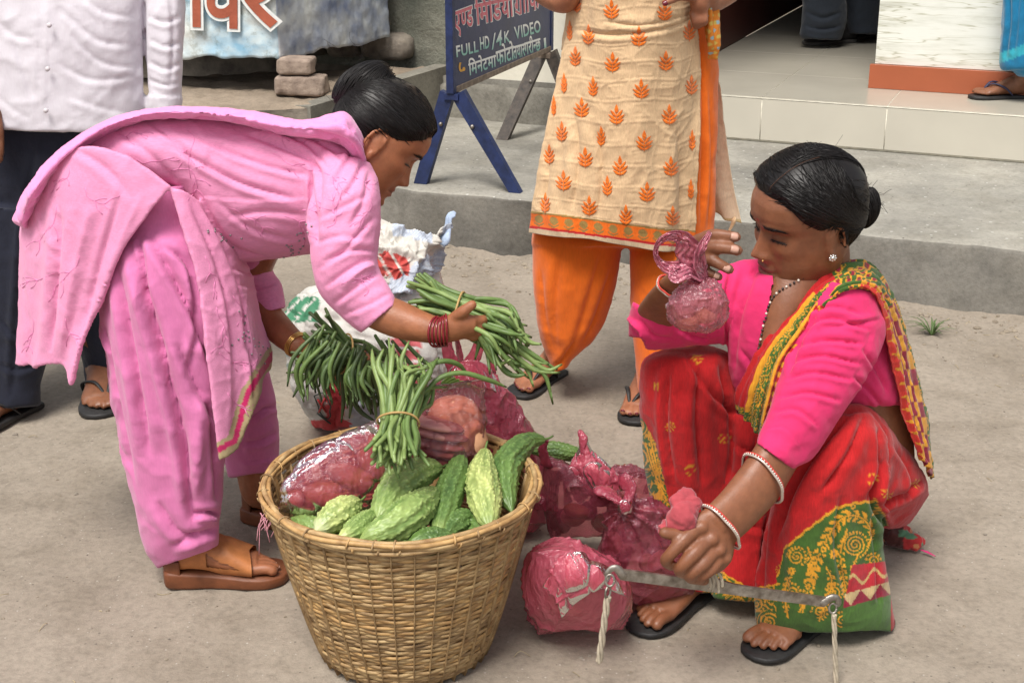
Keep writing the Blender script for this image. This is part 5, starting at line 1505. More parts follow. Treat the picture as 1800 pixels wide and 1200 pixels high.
def sheetcloth(name, rows, m, n, th, mat, parent, FL=None, noise=(16, .004), col=None, wav=None):
    Gd = sheet(rows, m, n); Q = Gd.reshape(-1, 3); N = gnormals(Gd).reshape(-1, 3)
    flip = np.sign(((Q - [0, 0, EYE]) * N).sum(1)); N = N * -np.sign(flip.sum() or 1)
    if noise: Q[:] = cloth_noise(Q, N, noise[0], noise[1])
    if wav is not None: Q += N * wav(np.repeat(np.linspace(0, 1, m), n), np.tile(np.linspace(0, 1, n), m))[:, None]
    if FL: Q[:] = folds(Q, N, FL)
    mb = solid(Gd, th)
    t_ = np.repeat(np.linspace(0, 1, m), n); u_ = np.tile(np.linspace(0, 1, n), m)
    c = None if col is None else np.tile(col(Q, t_, u_), (2, 1))
    o = mk(name, mb, mat, parent, col=c)
    return o, mb

def fit_ring(V, c, ax, pad=.0025, n=56, reach=.055, slab_=.006):
    """loop that follows the limb it is worn on"""
    ax = nrm(np.array(ax, float)); c = np.array(c); r = V - c; h = r @ ax
    k = (np.abs(h) < slab_) & (np.linalg.norm(r, axis=1) < reach)
    x = nrm(np.cross(ax, [.1, .3, 1])); y = np.cross(ax, x)
    p = np.stack([r[k] @ x, r[k] @ y], -1); m = (p.max(0) + p.min(0)) / 2; p = p - m
    a = np.arctan2(p[:, 1], p[:, 0]); rr = np.hypot(*p.T); t = np.linspace(-math.pi, math.pi, n, endpoint=False)
    R_ = np.array([rr[np.abs((a - q + math.pi) % (2 * math.pi) - math.pi) < .25].max(initial=rr.mean()) for q in t])
    R_ = (R_ + np.roll(R_, 1) + np.roll(R_, -1)) / 3 + pad
    L = c + (m[0] + R_ * np.cos(t))[:, None] * x + (m[1] + R_ * np.sin(t))[:, None] * y
    return np.concatenate([L, L[:1]])

def theta_starts(hl, t0, t1, k=40):
    out = []
    for t in np.linspace(t0, t1, k):
        z = hl(abs(t), 1); x, y = _skull(np.array([t]), np.array([z])); out.append((float(x[0]), float(y[0]), z))
    return out
def face_hair(mb, o, Mh, s, seed, lid=.0032, open_=0.0):
    """eyebrows and lashes as hairs standing on the skin"""
    b = BVHTree.FromPolygons(mb[0].tolist(), mb[1]); g = np.random.default_rng(seed); br, la = [], []
    def on(x, z, off):
        p = o + Mh @ (np.array([x, .16, z]) * s); h = b.ray_cast(Vector(p), Vector(-Mh[:, 1]))
        return None if h[0] is None else np.array(h[0]) + np.array(h[1]) * off
    for sd in (-1, 1):
        for k in range(110):
            u = g.random(); ax = .0115 + .035 * u; z = .0300 - 11 * (ax - .030) ** 2 + g.normal() * (.0022 - .0014 * u)
            a = on(sd * ax, z, .0004); e = on(sd * (ax + .005 + .002 * g.random()), z + .0022 - .004 * u, .0012)
            if a is not None and e is not None: br.append(tube([a, (a + e) / 2, e], [.0004, .00035, .0001], n=3, m=4, ends=False))
        P = [on(sd * (.032 + t * .0145), lid - 9 * (t * .0145) ** 2 - .0006 * t, .0006) for t in np.linspace(-1, 1, 12)]
        if all(p is not None for p in P):
            la.append(tube(P, [.0003] + [.00095] * 10 + [.0004], n=6, m=26, ends=False))
            for k in range(22):
                i = g.uniform(1.5, 10.8); j = int(i); p = P[j] * (1 - i + j) + P[min(11, j + 1)] * (i - j); t = (i - 5.5) / 5.5
                la.append(tube([p, p + Mh @ np.array([sd * t * .0025, .0028, -.0012]) * s, p + Mh @ np.array([sd * t * .005, .0048, -.0008]) * s], [.0003, .00025, .0001], n=3, m=5, ends=False))
    return cat(*br), cat(*la)
# ------------------------------------------------------------------ woman in pink bending over the basket
pw = thing('person', 'woman in a pink tunic and pink trousers bending over the basket, hair in a bun', 'person', G(400, 1000))
PK, PKD = (.78, .29, .49), (.60, .135, .36)
M['pinkcotton'] = fabric('pink_slub_cotton', PK, slub=(1.2, 9, 9), slubvar=.13, wramp=.003, sheen=.15)
M['pinkplain'] = fabric('pink_trouser_cotton', (.62, .175, .375), slub=(5, 5, 1), slubvar=.06, wramp=.003, sheen=.2)
M['pinkveil'] = fabric('bright_pink_scarf', (.84, .28, .56), slub=(2, 2, 2), slubvar=.06, wramp=.002, sheen=.3)
hM = head_axes((.763, .05, -.642), (.60, .25, .75)); hO = np.array([-.2545, 2.63, .8836]); hS = .955
skin_parts = [head(hO, hM, hS),
    tube([W(672, 262, 2.63), W(640, 285, 2.64), W(600, 300, 2.66), W(540, 310, 2.66)], [.050, .05, .045, .045], n=24, m=30),
    tube([W(560, 320, 2.66), W(420, 330, 2.67), W(300, 330, 2.67), W(220, 340, 2.67)], [.045, .045, .045, .045], n=20, m=30),
    # near arm
    tube([W(580, 310, 2.63), W(603, 330, 2.55), W(606, 420, 2.48), W(610, 492, 2.455), W(645, 535, 2.435), W(700, 561, 2.42), W(748, 576, 2.405), W(778, 582, 2.40)], [.05, .042, .034, .030, .033, .0340, .0270, .0225], n=24, m=70),
    sil([(772, 560, 768, 604, 2.40, .016), (795, 552, 790, 602, 2.395, .018), (818, 550, 815, 596, 2.393, .018), (838, 556, 836, 590, 2.395, .014)], 24, 30),
    finger([(795, 562, 2.395), (812, 549, 2.382), (824, 540, 2.380), (831, 535, 2.382)], .0115, .0088),
    finger([(834, 562, 2.395), (848, 562, 2.405), (853, 556, 2.43), (848, 545, 2.46)]), finger([(832, 572, 2.395), (847, 574, 2.405), (852, 568, 2.43), (845, 556, 2.465)]),
    finger([(828, 580, 2.395), (842, 584, 2.405), (848, 578, 2.43), (840, 566, 2.465)]), finger([(820, 588, 2.395), (834, 592, 2.405), (840, 586, 2.43), (832, 574, 2.46)], .0085, .0065),
    # far arm
    tube([W(560, 320, 2.70), W(480, 400, 2.82), W(440, 500, 2.83), W(465, 550, 2.80), W(500, 588, 2.755), W(527, 610, 2.72)], [.05, .042, .036, .034, .029, .0225], n=22, m=50),
    sil([(524, 592, 520, 628, 2.72, .015), (560, 598, 552, 645, 2.705, .017), (598, 608, 590, 652, 2.695, .016)], 20, 20),
    finger([(595, 614, 2.69), (625, 612, 2.675), (645, 622, 2.645), (652, 634, 2.60)]), finger([(597, 626, 2.69), (628, 628, 2.672), (648, 640, 2.64), (655, 652, 2.60)]),
    finger([(593, 638, 2.69), (622, 642, 2.67), (640, 655, 2.64), (644, 668, 2.60)]), finger([(570, 610, 2.69), (590, 598, 2.66), (608, 596, 2.63)], .011, .0085),
    # legs
    tube([W(230, 360, 2.64), W(265, 560, 2.60), W(290, 720, 2.56)], [.045, .045, .045], n=20, m=24),
    tube([W(270, 360, 2.70), W(360, 560, 2.78), W(425, 720, 2.80)], [.045, .042, .04], n=20, m=24)]
fN, fNd = G(296, 1022) + [0, 0, 0], G(470, 1016) - G(296, 1022)
fF, fFd = G(436, 908), G(560, 935) - G(436, 908)
skin_parts += [foot(fN, fNd, 1, .022, .012, .98, [W(318, 930, 2.55), W(300, 790, 2.56), W(290, 720, 2.56)], (.034, .046)),
    foot(fF, fFd, -1, .022, .012, .95, [W(455, 858, 2.80), W(440, 780, 2.80), W(425, 720, 2.80)], (.030, .040))]
V, F = remesh(cat(*skin_parts), .0030, 2)
def pink_eye(q, c, near):
    x, y, z = q.T
mk('body', (V, F), M['skin'], pw, col=skin_color(V, [(hO, hM, hS, dict(lip=(.24, .075, .06)))], SKIN * [1.32, 1.22, 1.12]))
mk('toenails', cat(*toe_nails(fN, fNd, 1, .020, .98)), M['nail'], pw, kind='stuff')
brw, lsh = face_hair((V, F), hO, hM, hS, 5)
mk('eyebrows', brw, M['hair'], pw); mk('eyelashes', lsh, M['hair'], pw)
# hair: cap drawn back to a bun on the crown
hl = lambda t, sd: float(np.interp(t, [0, .55, .95, 1.25, 1.5, 1.75, 2.1, 2.6, 3.15], [.078, .072, .050, .030, .022, -.005, -.040, -.060, -.062]))
cap = hair_cap(hO, hM, hS, hl, .010)
bunc = np.array([0, -.112, .096])
def hair_starts(hl, k=60):
    out = []
    for t in np.linspace(-math.pi, math.pi, k):
        z = hl(abs(t), 1); x, y = _skull(np.array([t]), np.array([z])); out.append((float(x[0]), float(y[0]), z))
    return out
st = strands(cap, hO, hM, hS, hair_starts(hl), (0, -.115, .036), 1000, 3, base=head(hO, hM, hS))
B0 = hO + hM @ (bunc * hS) + np.array([.004, 0, -.036])
bM = head_axes((.86, .1, .50), (-.5, 0, .86))
def bun_pieces(c, A, rx, ry, rz, n, seed):
    g = np.random.default_rng(seed); out = [ellipsoid(c, rx, ry, rz, A, 36, 24)]
    for k in range(n):
        ph = g.uniform(0, 2 * math.pi); tw = g.uniform(.3, 1.0)
        t = np.linspace(-1.25 + g.random() * .3, 1.25 - g.random() * .3, 14)
        P = np.stack([rx * 1.02 * np.cos(t) * np.cos(ph + tw * t), ry * 1.03 * np.sin(t), rz * 1.02 * np.cos(t) * np.sin(ph + tw * t)], -1) * g.uniform(1.0, 1.05)
        out.append(tube(P @ A.T + c, [.0006] + [.0011] * 12 + [.0006], n=3, m=18, ends=False))
    return out
hair = st + bun_pieces(B0, bM, .042, .061, .041, 320, 5)
g = np.random.default_rng(8)
for k in range(26):             # loose hairs at the nape and round the bun
    a = B0 + g.normal(0, .028, 3) + [0, 0, .02]; d = g.normal(0, 1, 3); d[2] = abs(d[2])
    hair.append(tube([a, a + nrm(d) * .02, a + nrm(d) * .03 + g.normal(0, .012, 3)], .0003, n=3, m=8, ends=False))
mk('hair', cat(cap, *hair), M['hair'], pw)
gold = plain('gold', (.75, .50, .18), .3, .1, 60, 0, metal=1)
ear = hO + hM @ (np.array([-.0795, -.006, -.034]) * hS)
mk('earring', cat(*[ellipsoid(ear + hM @ np.array([-.002, .001 * k, -.006 * k]), .0028, .0028, .0034, None, 8, 6) for k in range(4)]), gold, pw)
# bangles
rd = plain('dark_red_glass_bangle', (.20, .010, .020), .18, .1, 60, 0, spec=.6)
axn = W(790, 588, 2.40) - W(755, 578, 2.405)
for k in range(6):
    L_b = fit_ring(V, W(768 + 3.4 * k, 581 + 1.0 * k, 2.403), axn + np.array([.0, .004 * (k - 3), .010]), .0016) + np.array([0, 0, -.0035])
    mk('bangle', tube(L_b, .0020, n=8, m=len(L_b), ends=False), rd, pw)
for k in range(3):
    L_b = fit_ring(V, W(518 + 4 * k, 602 + 3 * k, 2.727), W(527, 610, 2.72) - W(500, 588, 2.755), .0015); mk('bracelet', tube(L_b, .0018, n=8, m=len(L_b), ends=False), gold, pw)
# tunic
torso = sil([(45, 352, 92, 428, 2.68, .10), (72, 296, 176, 440, 2.68, .155), (138, 240, 250, 388, 2.68, .172), (230, 206, 300, 338, 2.67, .165), (335, 198, 350, 395, 2.67, .158), (375, 199, 385, 445, 2.67, .155), (430, 205, 432, 458, 2.67, .152), (520, 217, 522, 450, 2.67, .155), (588, 232, 600, 430, 2.66, .150), (636, 258, 648, 372, 2.65, .11)], 60, 90, 2.2)
nsl = sil([(560, 262, 652, 286, (2.57, 2.58), .062), (549, 330, 667, 334, 2.505, .066), (545, 400, 668, 395, 2.48, .064), (546, 455, 662, 448, 2.465, .060), (562, 515, 668, 478, 2.455, .056), (598, 554, 683, 502, 2.445, .052), (634, 585, 698, 531, 2.43, .048)], 48, 80)
fsl = sil([(440, 380, 560, 330, 2.78, .06), (398, 440, 500, 420, 2.84, .060), (396, 490, 480, 470, 2.85, .056), (420, 522, 495, 500, 2.835, .050), (448, 553, 502, 540, 2.81, .044)], 40, 50)
FT = [([(300, 255), (360, 290), (430, 325), (520, 350)], 9, 7, 'v'), ([(345, 240), (420, 275), (500, 300), (555, 310)], 8, 5, 'v'), ([(430, 235), (500, 262), (560, 300), (560, 400)], 9, 7, 'v'), ([(470, 225), (540, 255), (580, 300)], 7, 5, 'v'), ([(535, 240), (580, 262), (610, 290)], 6, 4, 'v'),
      ([(548, 300), (552, 360), (556, 430)], 8, 12, 'v'), ([(345, 345), (430, 352), (520, 350), (556, 345)], 6, 3, 's'), ([(400, 380), (470, 372), (540, 380)], 9, 4, 'v'), ([(352, 352), (380, 400), (420, 440), (470, 452)], 9, 6, 'v'),
      ([(380, 350), (440, 400), (520, 425)], 8, 4, 'v'), ([(560, 385), (600, 365), (650, 340)], 8, 3.0, 'v'), ([(552, 430), (595, 415), (640, 420)], 8, 3.0, 'v'), ([(556, 475), (600, 445), (640, 400), (660, 380)], 8, 3.6, 'v'), ([(570, 505), (620, 470), (655, 455)], 8, 4.2, 'v'), ([(585, 535), (640, 495), (668, 480)], 8, 4.2, 'v'), ([(600, 555), (650, 535), (690, 512)], 7, 2.4, 'v'), ([(565, 460), (620, 440), (662, 442)], 7, 3.6, 'v'),
      ([(620, 265), (600, 300), (580, 330)], 7, 5, 'v'), ([(640, 280), (622, 320), (600, 350)], 7, 5, 'v'), ([(648, 300), (640, 350), (615, 400)], 8, 4, 'v'), ([(600, 505), (640, 470), (660, 470)], 6, 5, 'r'),
      ([(410, 470), (440, 480), (475, 470)], 7, 5, 'v'), ([(420, 500), (455, 505), (490, 495)], 6, 4, 'v'), ([(130, 260), (190, 300), (230, 350)], 12, 4, 'v'), ([(200, 225), (260, 270), (310, 320)], 12, 4, 'v'), ([(260, 212), (320, 260), (360, 320)], 9, 4, 'v')]
# back panel hanging from the hips, split at the side
rows = [pxrow((60, 330, 2.74), (70, 325, 2.60), (130, 262, 2.52), (215, 270, 2.495), (300, 328, 2.490)),
        pxrow((45, 380, 2.76), (52, 385, 2.62), (115, 350, 2.51), (195, 360, 2.480), (262, 375, 2.480)),
        pxrow((42, 440, 2.76), (48, 450, 2.62), (95, 440, 2.53), (155, 448, 2.485), (210, 450, 2.480)),
        pxrow((44, 510, 2.76), (47, 520, 2.63), (85, 520, 2.56), (135, 520, 2.500), (182, 520, 2.490)),
        pxrow((46, 590, 2.76), (42, 590, 2.64), (75, 595, 2.60), (110, 590, 2.525), (152, 595, 2.50)),
        pxrow((48, 640, 2.76), (36, 642, 2.65), (68, 645, 2.62), (98, 640, 2.545), (132, 676, 2.52))]
def panel(rows, m, n, th, wav):
    Gd = sheet(rows, m, n); N = gnormals(Gd); t, u = np.meshgrid(np.linspace(0, 1, m), np.linspace(0, 1, n), indexing='ij')
    return solid(Gd - N * wav(t, u)[..., None], th)
FT += [([(105, 360), (98, 480), (88, 620)], 12, 9, 'v'), ([(160, 360), (130, 500), (108, 630)], 12, 6, 'r'), ([(215, 330), (180, 450), (140, 600)], 10, 4, 'v'), ([(250, 340), (215, 420), (165, 560)], 8, 3, 'r')]
bpan = panel(rows, 110, 100, .0095, lambda t, u: .012 * t * np.sin(u * 13 + .5))
rows = [pxrow((298, 330, 2.492), (326, 338, 2.500), (362, 372, 2.56), (392, 440, 2.70)),
        pxrow((318, 395, 2.482), (348, 402, 2.495), (390, 425, 2.56), (428, 462, 2.72)),
        pxrow((340, 470, 2.472), (372, 478, 2.490), (412, 485, 2.56), (445, 500, 2.74)),
        pxrow((354, 555, 2.465), (392, 560, 2.490), (430, 560, 2.56), (458, 562, 2.74)),
        pxrow((364, 650, 2.460), (402, 650, 2.485), (440, 620, 2.55), (476, 608, 2.73)),
        pxrow((374, 730, 2.460), (412, 720, 2.485), (444, 665, 2.54), (480, 628, 2.72)),
        pxrow((383, 806, 2.460), (424, 782, 2.480), (446, 700, 2.535), (478, 650, 2.715))]
BG, RB = np.array([.42, .33, .18]), np.array([.52, .02, .12])
FT += [([(335, 360), (385, 480), (410, 640)], 8, 5, 'v'), ([(360, 370), (420, 500), (438, 640)], 8, 6, 'v'), ([(385, 480), (400, 620), (402, 760)], 9, 4, 'r'), ([(440, 610), (445, 660), (448, 700)], 7, 8, 'v')]
fpan = panel(rows, 150, 90, .0095, lambda t, u: .008 * t * np.sin(u * 11 + 1))
def hemcol(V):
    c = np.tile(np.array(PK), (len(V), 1)); q = proj(V)
    d, t = polydist(q, [(383, 806), (424, 782), (446, 700), (478, 650), (490, 630)])
    d = np.abs(d); ok = (q[:, 0] > 376) & (q[:, 1] > 600)
    c[ok & (d < 26)] = BG; c[ok & (d < 18) & (d > 8)] = RB
    return c
M['pinkattr'] = fabric('pink_slub_with_border', attr=True, slub=(1.6, 9, 7), slubvar=.13, wramp=.003, sheen=.15)
tun, tmb = garment('tunic', [torso, nsl, fsl, bpan, fpan], .0038, 1, FT, M['pinkattr'], pw, (14, .0022), col=hemcol)
# trousers
nl = sil([(240, 335, 348, 322, 2.65, .138), (195, 410, 352, 390, 2.64, .135), (175, 450, 372, 440, 2.61, .140), (172, 540, 388, 545, 2.585, .138), (186, 640, 392, 650, 2.565, .122), (206, 740, 398, 745, 2.555, .108), (226, 840, 392, 835, 2.55, .094), (244, 920, 388, 900, 2.545, .084), (256, 970, 386, 935, 2.545, .076), (276, 1000, 388, 958, 2.545, .062)], 56, 110, 2.3)
fl_ = sil([(270, 380, 400, 400, 2.74, .14), (300, 500, 440, 520, 2.79, .13), (340, 620, 468, 640, 2.81, .11), (372, 710, 484, 705, 2.81, .098), (388, 770, 490, 762, 2.81, .090), (398, 815, 488, 806, 2.81, .084), (402, 838, 486, 826, 2.81, .074)], 48, 80, 2.2)
FP = [([(232, 430), (268, 560), (320, 760), (338, 900), (352, 925)], 14, 14, 'v'), ([(205, 470), (232, 620), (262, 800)], 12, 9, 'v'), ([(262, 410), (300, 480), (340, 560), (395, 700)], 11, 10, 'v'), ([(243, 420), (252, 470), (255, 540)], 8, 8, 'v'), ([(285, 430), (330, 470), (345, 560)], 9, 6, 'v'), ([(330, 460), (345, 560), (330, 660)], 9, 5, 'v'), ([(310, 600), (350, 690), (392, 760)], 10, 6, 'v'), ([(352, 690), (345, 790), (340, 880)], 12, 8, 'r'), ([(338, 905), (360, 900), (386, 905)], 8, 9, 'v'), ([(300, 960), (345, 940), (385, 930)], 12, 6, 'v'), ([(275, 880), (310, 930), (360, 950)], 14, 6, 'v'), ([(365, 700), (375, 800), (380, 880)], 9, 6, 'v'), ([(180, 560), (205, 700), (238, 860)], 10, 5, 'v'),
      ([(440, 740), (465, 720), (488, 715)], 7, 6, 'v'), ([(425, 780), (458, 775), (488, 760)], 8, 5, 'v'), ([(420, 812), (450, 812), (486, 803)], 6, 4, 's')]
garment('trousers', [nl, fl_], .0050, 2, [(a, b, c * 1.5, d) for a, b, c, d in FP], M['pinkplain'], pw, (9, .006))
# scarf along the back, gathered at the neck and hanging in front
sc_l = sil([(22, 388, 46, 402, 2.62, .045), (44, 334, 68, 350, 2.60, .09), (100, 268, 118, 288, 2.60, .10), (175, 217, 188, 236, 2.60, .10), (258, 193, 262, 211, 2.60, .10), (350, 189, 352, 206, 2.60, .10), (440, 196, 440, 222, 2.60, .10), (525, 212, 520, 240, 2.59, .10), (575, 204, 574, 248, 2.58, .10), (604, 196, 602, 256, 2.58, .11), (626, 218, 614, 272, 2.58, .10), (642, 248, 628, 290, 2.60, .09), (648, 278, 634, 304, 2.63, .07)], 44, 140, 1.55)
sc_f = sil([(645, 282, 634, 310, 2.68, .04), (662, 325, 648, 330, 2.66, .03), (667, 380, 652, 380, 2.62, .022), (665, 440, 652, 440, 2.61, .018), (662, 486, 655, 486, 2.61, .012)], 24, 50)
FS = [([(30, 395), (70, 335), (120, 278), (190, 228), (270, 203), (350, 198), (440, 206), (520, 224), (600, 226)], 6, 5, 'v'), ([(440, 216), (500, 228), (560, 232), (612, 250), (634, 280)], 6, 6, 'v'), ([(560, 218), (600, 214), (632, 245), (650, 285)], 7, 6, 'v'), ([(300, 205), (380, 205), (450, 218)], 5, 4, 's')]
garment('scarf', [sc_l, sc_f], .0038, 2, FS, M['pinkveil'], pw, (20, .004))
# stitched sprigs
bt_ = bvh(tmb)
thread = plain('rose_thread', (.69, .22, .42), .6, .2, 80, 0)
def sprig(base, ang, ln, seed):
    g = np.random.default_rng(seed); out = []; p = np.array(base, float); pl = [p.copy()]; a = ang
    for k in range(5):
        a += g.normal() * .45; p = p + np.array([math.cos(a), math.sin(a)]) * ln / 5; pl.append(p.copy())
        if k in (1, 2, 3):
            for sd in (-1, 1):
                if g.random() < .7:
                    b_ = a + sd * g.uniform(.5, 1.1); l2 = ln * g.uniform(.18, .32); m1 = p + np.array([math.cos(b_), math.sin(b_)]) * l2 * .6; m2 = m1 + np.array([math.cos(b_ - sd * .5), math.sin(b_ - sd * .5)]) * l2 * .5
                    out.append([p.copy(), m1, m2])
    return [pl] + out
ps = []
for k, (x, y, a, l) in enumerate(((560, 300, .9, 70), (440, 225, .8, 80), (330, 230, .6, 90), (200, 225, .4, 70), (300, 300, -.4, 90), (120, 290, 1.4, 60), (100, 360, 1.3, 90), (150, 330, 1.2, 80), (95, 480, 1.4, 80), (140, 450, 1.5, 90), (60, 560, 1.5, 60), (115, 560, 1.6, 70), (480, 270, 1.0, 70), (600, 340, 1.2, 80), (620, 310, .8, 60), (575, 400, -.9, 70), (610, 430, -.6, 60), (400, 365, .3, 90), (500, 380, .5, 70), (650, 350, 1.6, 60), (360, 450, 1.3, 80), (380, 540, 1.4, 90), (385, 620, 1.5, 80), (400, 690, 1.4, 70), (410, 520, 1.2, 60), (640, 520, .4, 50), (600, 500, -.5, 60), (520, 250, .9, 60), (390, 210, .7, 50), (240, 280, .5, 70))):
    for pl in sprig((x, y), a, l, 100 + k): ps += stitch(bt_, pl, .0010, n=5, step=5, off=-.0003)
mk('embroidery', cat(*ps), thread, pw, kind='stuff')
sq = plain('grey_sequin', (.30, .27, .28), .3, .3, 90, 0, metal=.6)
gs = np.random.default_rng(4); out = []
for x0, y0, n_ in ((385, 405, 7), (530, 420, 12), (400, 425, 6), (515, 435, 8), (440, 570, 8), (455, 610, 10), (425, 590, 6)):
    for k in range(n_):
        h = hit(bt_, x0 + gs.normal() * 12, y0 + gs.normal() * 12, .001)
        if h is not None: out.append(ellipsoid(h, .0022, .0022, .0022, None, 6, 5))
mk('sequins', cat(*out), sq, pw, kind='stuff')
# sandals
tan = plain('tan_leather', (.42, .155, .050), .5, .2, 50, .0008, 90); brn = plain('brown_wedge_sole', (.17, .055, .022), .5, .25, 40, .001, 70)
def leather_upper(p, d, inner, lift, heel, s, cut=True):
    o, A = foot_axes(p, d)
    sec = [(.030, .040, .031, .040), (.055, .047, .0335, .043), (.085, .046, .036, .044), (.115, .036, .040, .040), (.145, .028, .0455, .030), (.168, .022, .048, .023)]
    Q = spline(np.array(sec), 60); a = np.linspace(R(-38), R(218), 70)
    Gd = np.stack([Q[:, 2:3] * np.cos(a), np.repeat(Q[:, :1], 70, 1) + .010 * np.abs(np.cos(a)) * (Q[:, :1] > .12), Q[:, 1:2] * .86 + Q[:, 3:4] * np.sin(a)], -1) * s
    Gd[..., 2] = np.maximum(Gd[..., 2], -.004) + lift + heel * np.clip(1 - Gd[..., 1] / .17, 0, 1)
    Gd = Gd @ A.T + o
    idx = np.arange(60 * 70).reshape(60, 70); Fs = []
    N = gnormals(Gd); Vv = np.concatenate([Gd.reshape(-1, 3), (Gd - N * .0018).reshape(-1, 3), (Gd + N * .0018).reshape(-1, 3)])
    for i in range(59):
        for j in range(69):
            t, w = i / 59, j / 69
            if cut and any(abs(t - .60) < .20 and abs(w - c0) < .075 * max(0, 1 - (t - .42) / .36 if c0 < .5 else 1 - (t - .42) / .36) for c0 in (.13, .87)): continue
            for off in (4200, 8400): Fs.append((int(idx[i, j] + off), int(idx[i + 1, j] + off), int(idx[i + 1, j + 1] + off), int(idx[i, j + 1] + off)))
    return Vv, Fs
for nm, p, d, inn, s in (('near', fN, fNd, 1, .98), ('far', fF, fFd, -1, .95)):
    so = mk('sandal', sole(p, d, .001, .022, s, .006, .014), brn, pw)
    mk('strap', leather_upper(p, d, inn, .022, .012, s), tan, so)
    o, A = foot_axes(p, d)
    mk('heel_cup', solid(np.array([[A @ np.array([.034 * math.sin(a) * s, .030 - .036 * math.cos(a), z]) + o for a in np.linspace(-1.6, 1.6, 24)] for z in np.linspace(.012, .062, 10)]), .003), brn, so)
# ------------------------------------------------------------------ squatting vendor in red sari and pink blouse
sq_ = thing('person', 'woman in a red sari and hot pink blouse squatting, with a scale in her fist', 'person', G(1450, 1050))
SK2 = SKIN * [.92, .88, .84]
M['blouse'] = fabric('hot_pink_blouse', (.66, .028, .135), slub=(3, 3, 3), slubvar=.04, wramp=.002, sheen=.12)
M['sari'] = fabric('red_sari', attr=True, slub=(7, 1.2, 1.2), slubvar=.22, wramp=.004, sheen=.15)
sM = head_axes((-.905, -.36, -.22), (-.155, -.255, .95)); sO = np.array([.5216, 2.46, .7766]); sS = 1.055
nk = sO + sM @ (np.array([0, -.030, -.075]) * sS)
skin_parts = [head(sO, sM, sS, 1.12, 1.08, .06, 1.20),
    tube([sO + sM @ (np.array([0, -.02, -.04]) * sS), nk, W(1435, 520, 2.49), W(1430, 600, 2.52)], [.055, .055, .055, .05], n=28, m=36),
    sil([(1345, 500, 1500, 500, 2.50, .07), (1310, 560, 1530, 560, 2.51, .09), (1305, 640, 1570, 640, 2.52, .105), (1320, 700, 1592, 705, 2.53, .105), (1350, 770, 1605, 760, 2.55, .105), (1380, 840, 1610, 840, 2.57, .10)], 40, 60),
    # far (right) arm: upper arm, forearm towards the camera, raised hand
    tube([W(1310, 520, 2.52), W(1230, 553, 2.50), W(1150, 578, 2.46)], [.045, .036, .028], n=20, m=24),
    sil([(1124, 585, 1172, 592, 2.455, .028), (1118, 550, 1184, 572, 2.42, .038), (1134, 522, 1190, 545, 2.37, .035), (1155, 498, 1202, 520, 2.32, .030), (1178, 476, 1216, 500, 2.28, .025)], 28, 50),
    sil([(1176, 474, 1208, 506, 2.285, .020), (1196, 444, 1236, 500, 2.27, .018), (1216, 416, 1246, 494, 2.262, .017), (1236, 408, 1250, 488, 2.26, .014)], 28, 40),
    finger([(1228, 422, 2.258), (1252, 413, 2.242), (1278, 414, 2.232), (1297, 417, 2.230)], .0105, .0082),
    finger([(1228, 440, 2.255), (1254, 435, 2.232), (1282, 437, 2.220), (1299, 441, 2.220)], .0112, .0088),
    finger([(1226, 458, 2.255), (1246, 456, 2.232), (1268, 466, 2.220), (1284, 475, 2.222)], .0108, .0084),
    finger([(1222, 476, 2.258), (1238, 477, 2.240), (1254, 483, 2.232), (1265, 487, 2.232)], .0095, .0074),
    finger([(1196, 488, 2.275), (1214, 496, 2.262), (1232, 500, 2.255), (1244, 497, 2.252)], .0115, .0088),
    # near (left) arm and fist
    sil([(1440, 520, 1545, 545, 2.42, .05), (1405, 600, 1530, 620, 2.37, .048), (1360, 720, 1450, 740, 2.29, .044), (1328, 782, 1398, 826, 2.25, .042), (1298, 826, 1368, 876, 2.22, .039), (1266, 866, 1326, 922, 2.185, .034), (1238, 894, 1294, 952, 2.16, .028)], 32, 80),
    sil([(1234, 896, 1292, 956, 2.158, .024), (1212, 914, 1286, 985, 2.148, .024), (1196, 928, 1268, 1004, 2.142, .023), (1190, 940, 1248, 1012, 2.142, .018)], 32, 40, 2.3),
    finger([(1222, 930, 2.135), (1200, 950, 2.118), (1180, 972, 2.112), (1171, 985, 2.122), (1182, 994, 2.140)], .0125, .0095),
    finger([(1240, 952, 2.132), (1220, 972, 2.112), (1201, 992, 2.106), (1195, 1002, 2.118), (1206, 1008, 2.138)], .0128, .0098),
    finger([(1254, 968, 2.134), (1236, 990, 2.114), (1218, 1006, 2.110), (1214, 1014, 2.122), (1224, 1018, 2.140)], .0122, .0092),
    finger([(1266, 980, 2.140), (1250, 1000, 2.122), (1234, 1012, 2.118), (1230, 1018, 2.130), (1240, 1020, 2.145)], .0108, .0084),
    finger([(1232, 920, 2.150), (1206, 935, 2.135), (1184, 938, 2.125), (1165, 935, 2.122)], .0130, .0098),
    # hips, thighs and shins under the sari
    sil([(1500, 800, 1580, 800, 2.60, .06), (1500, 870, 1580, 870, 2.62, .06)], 24, 20),
    tube([W(1520, 830, 2.62), W(1470, 780, 2.42), W(1440, 900, 2.38), W(1440, 1020, 2.40)], [.05, .045, .04, .035], n=18, m=40),
    tube([W(1480, 800, 2.68), W(1230, 670, 2.58), W(1220, 800, 2.54), W(1225, 1010, 2.50)], [.05, .045, .04, .035], n=18, m=40)]
fp1, fd1 = np.array([*(W(1460, 1035, 2.42)[:2]), .0]), np.array([-.62, -.55, 0])
fp2, fd2 = np.array([*(W(1245, 1015, 2.52)[:2]), .0]), np.array([-.55, -.60, 0])
skin_parts += [foot(fp1, fd1, 1, .012, 0, .96, [W(1440, 1000, 2.40)]), foot(fp2, fd2, -1, .012, 0, .96, [W(1225, 980, 2.50)])]
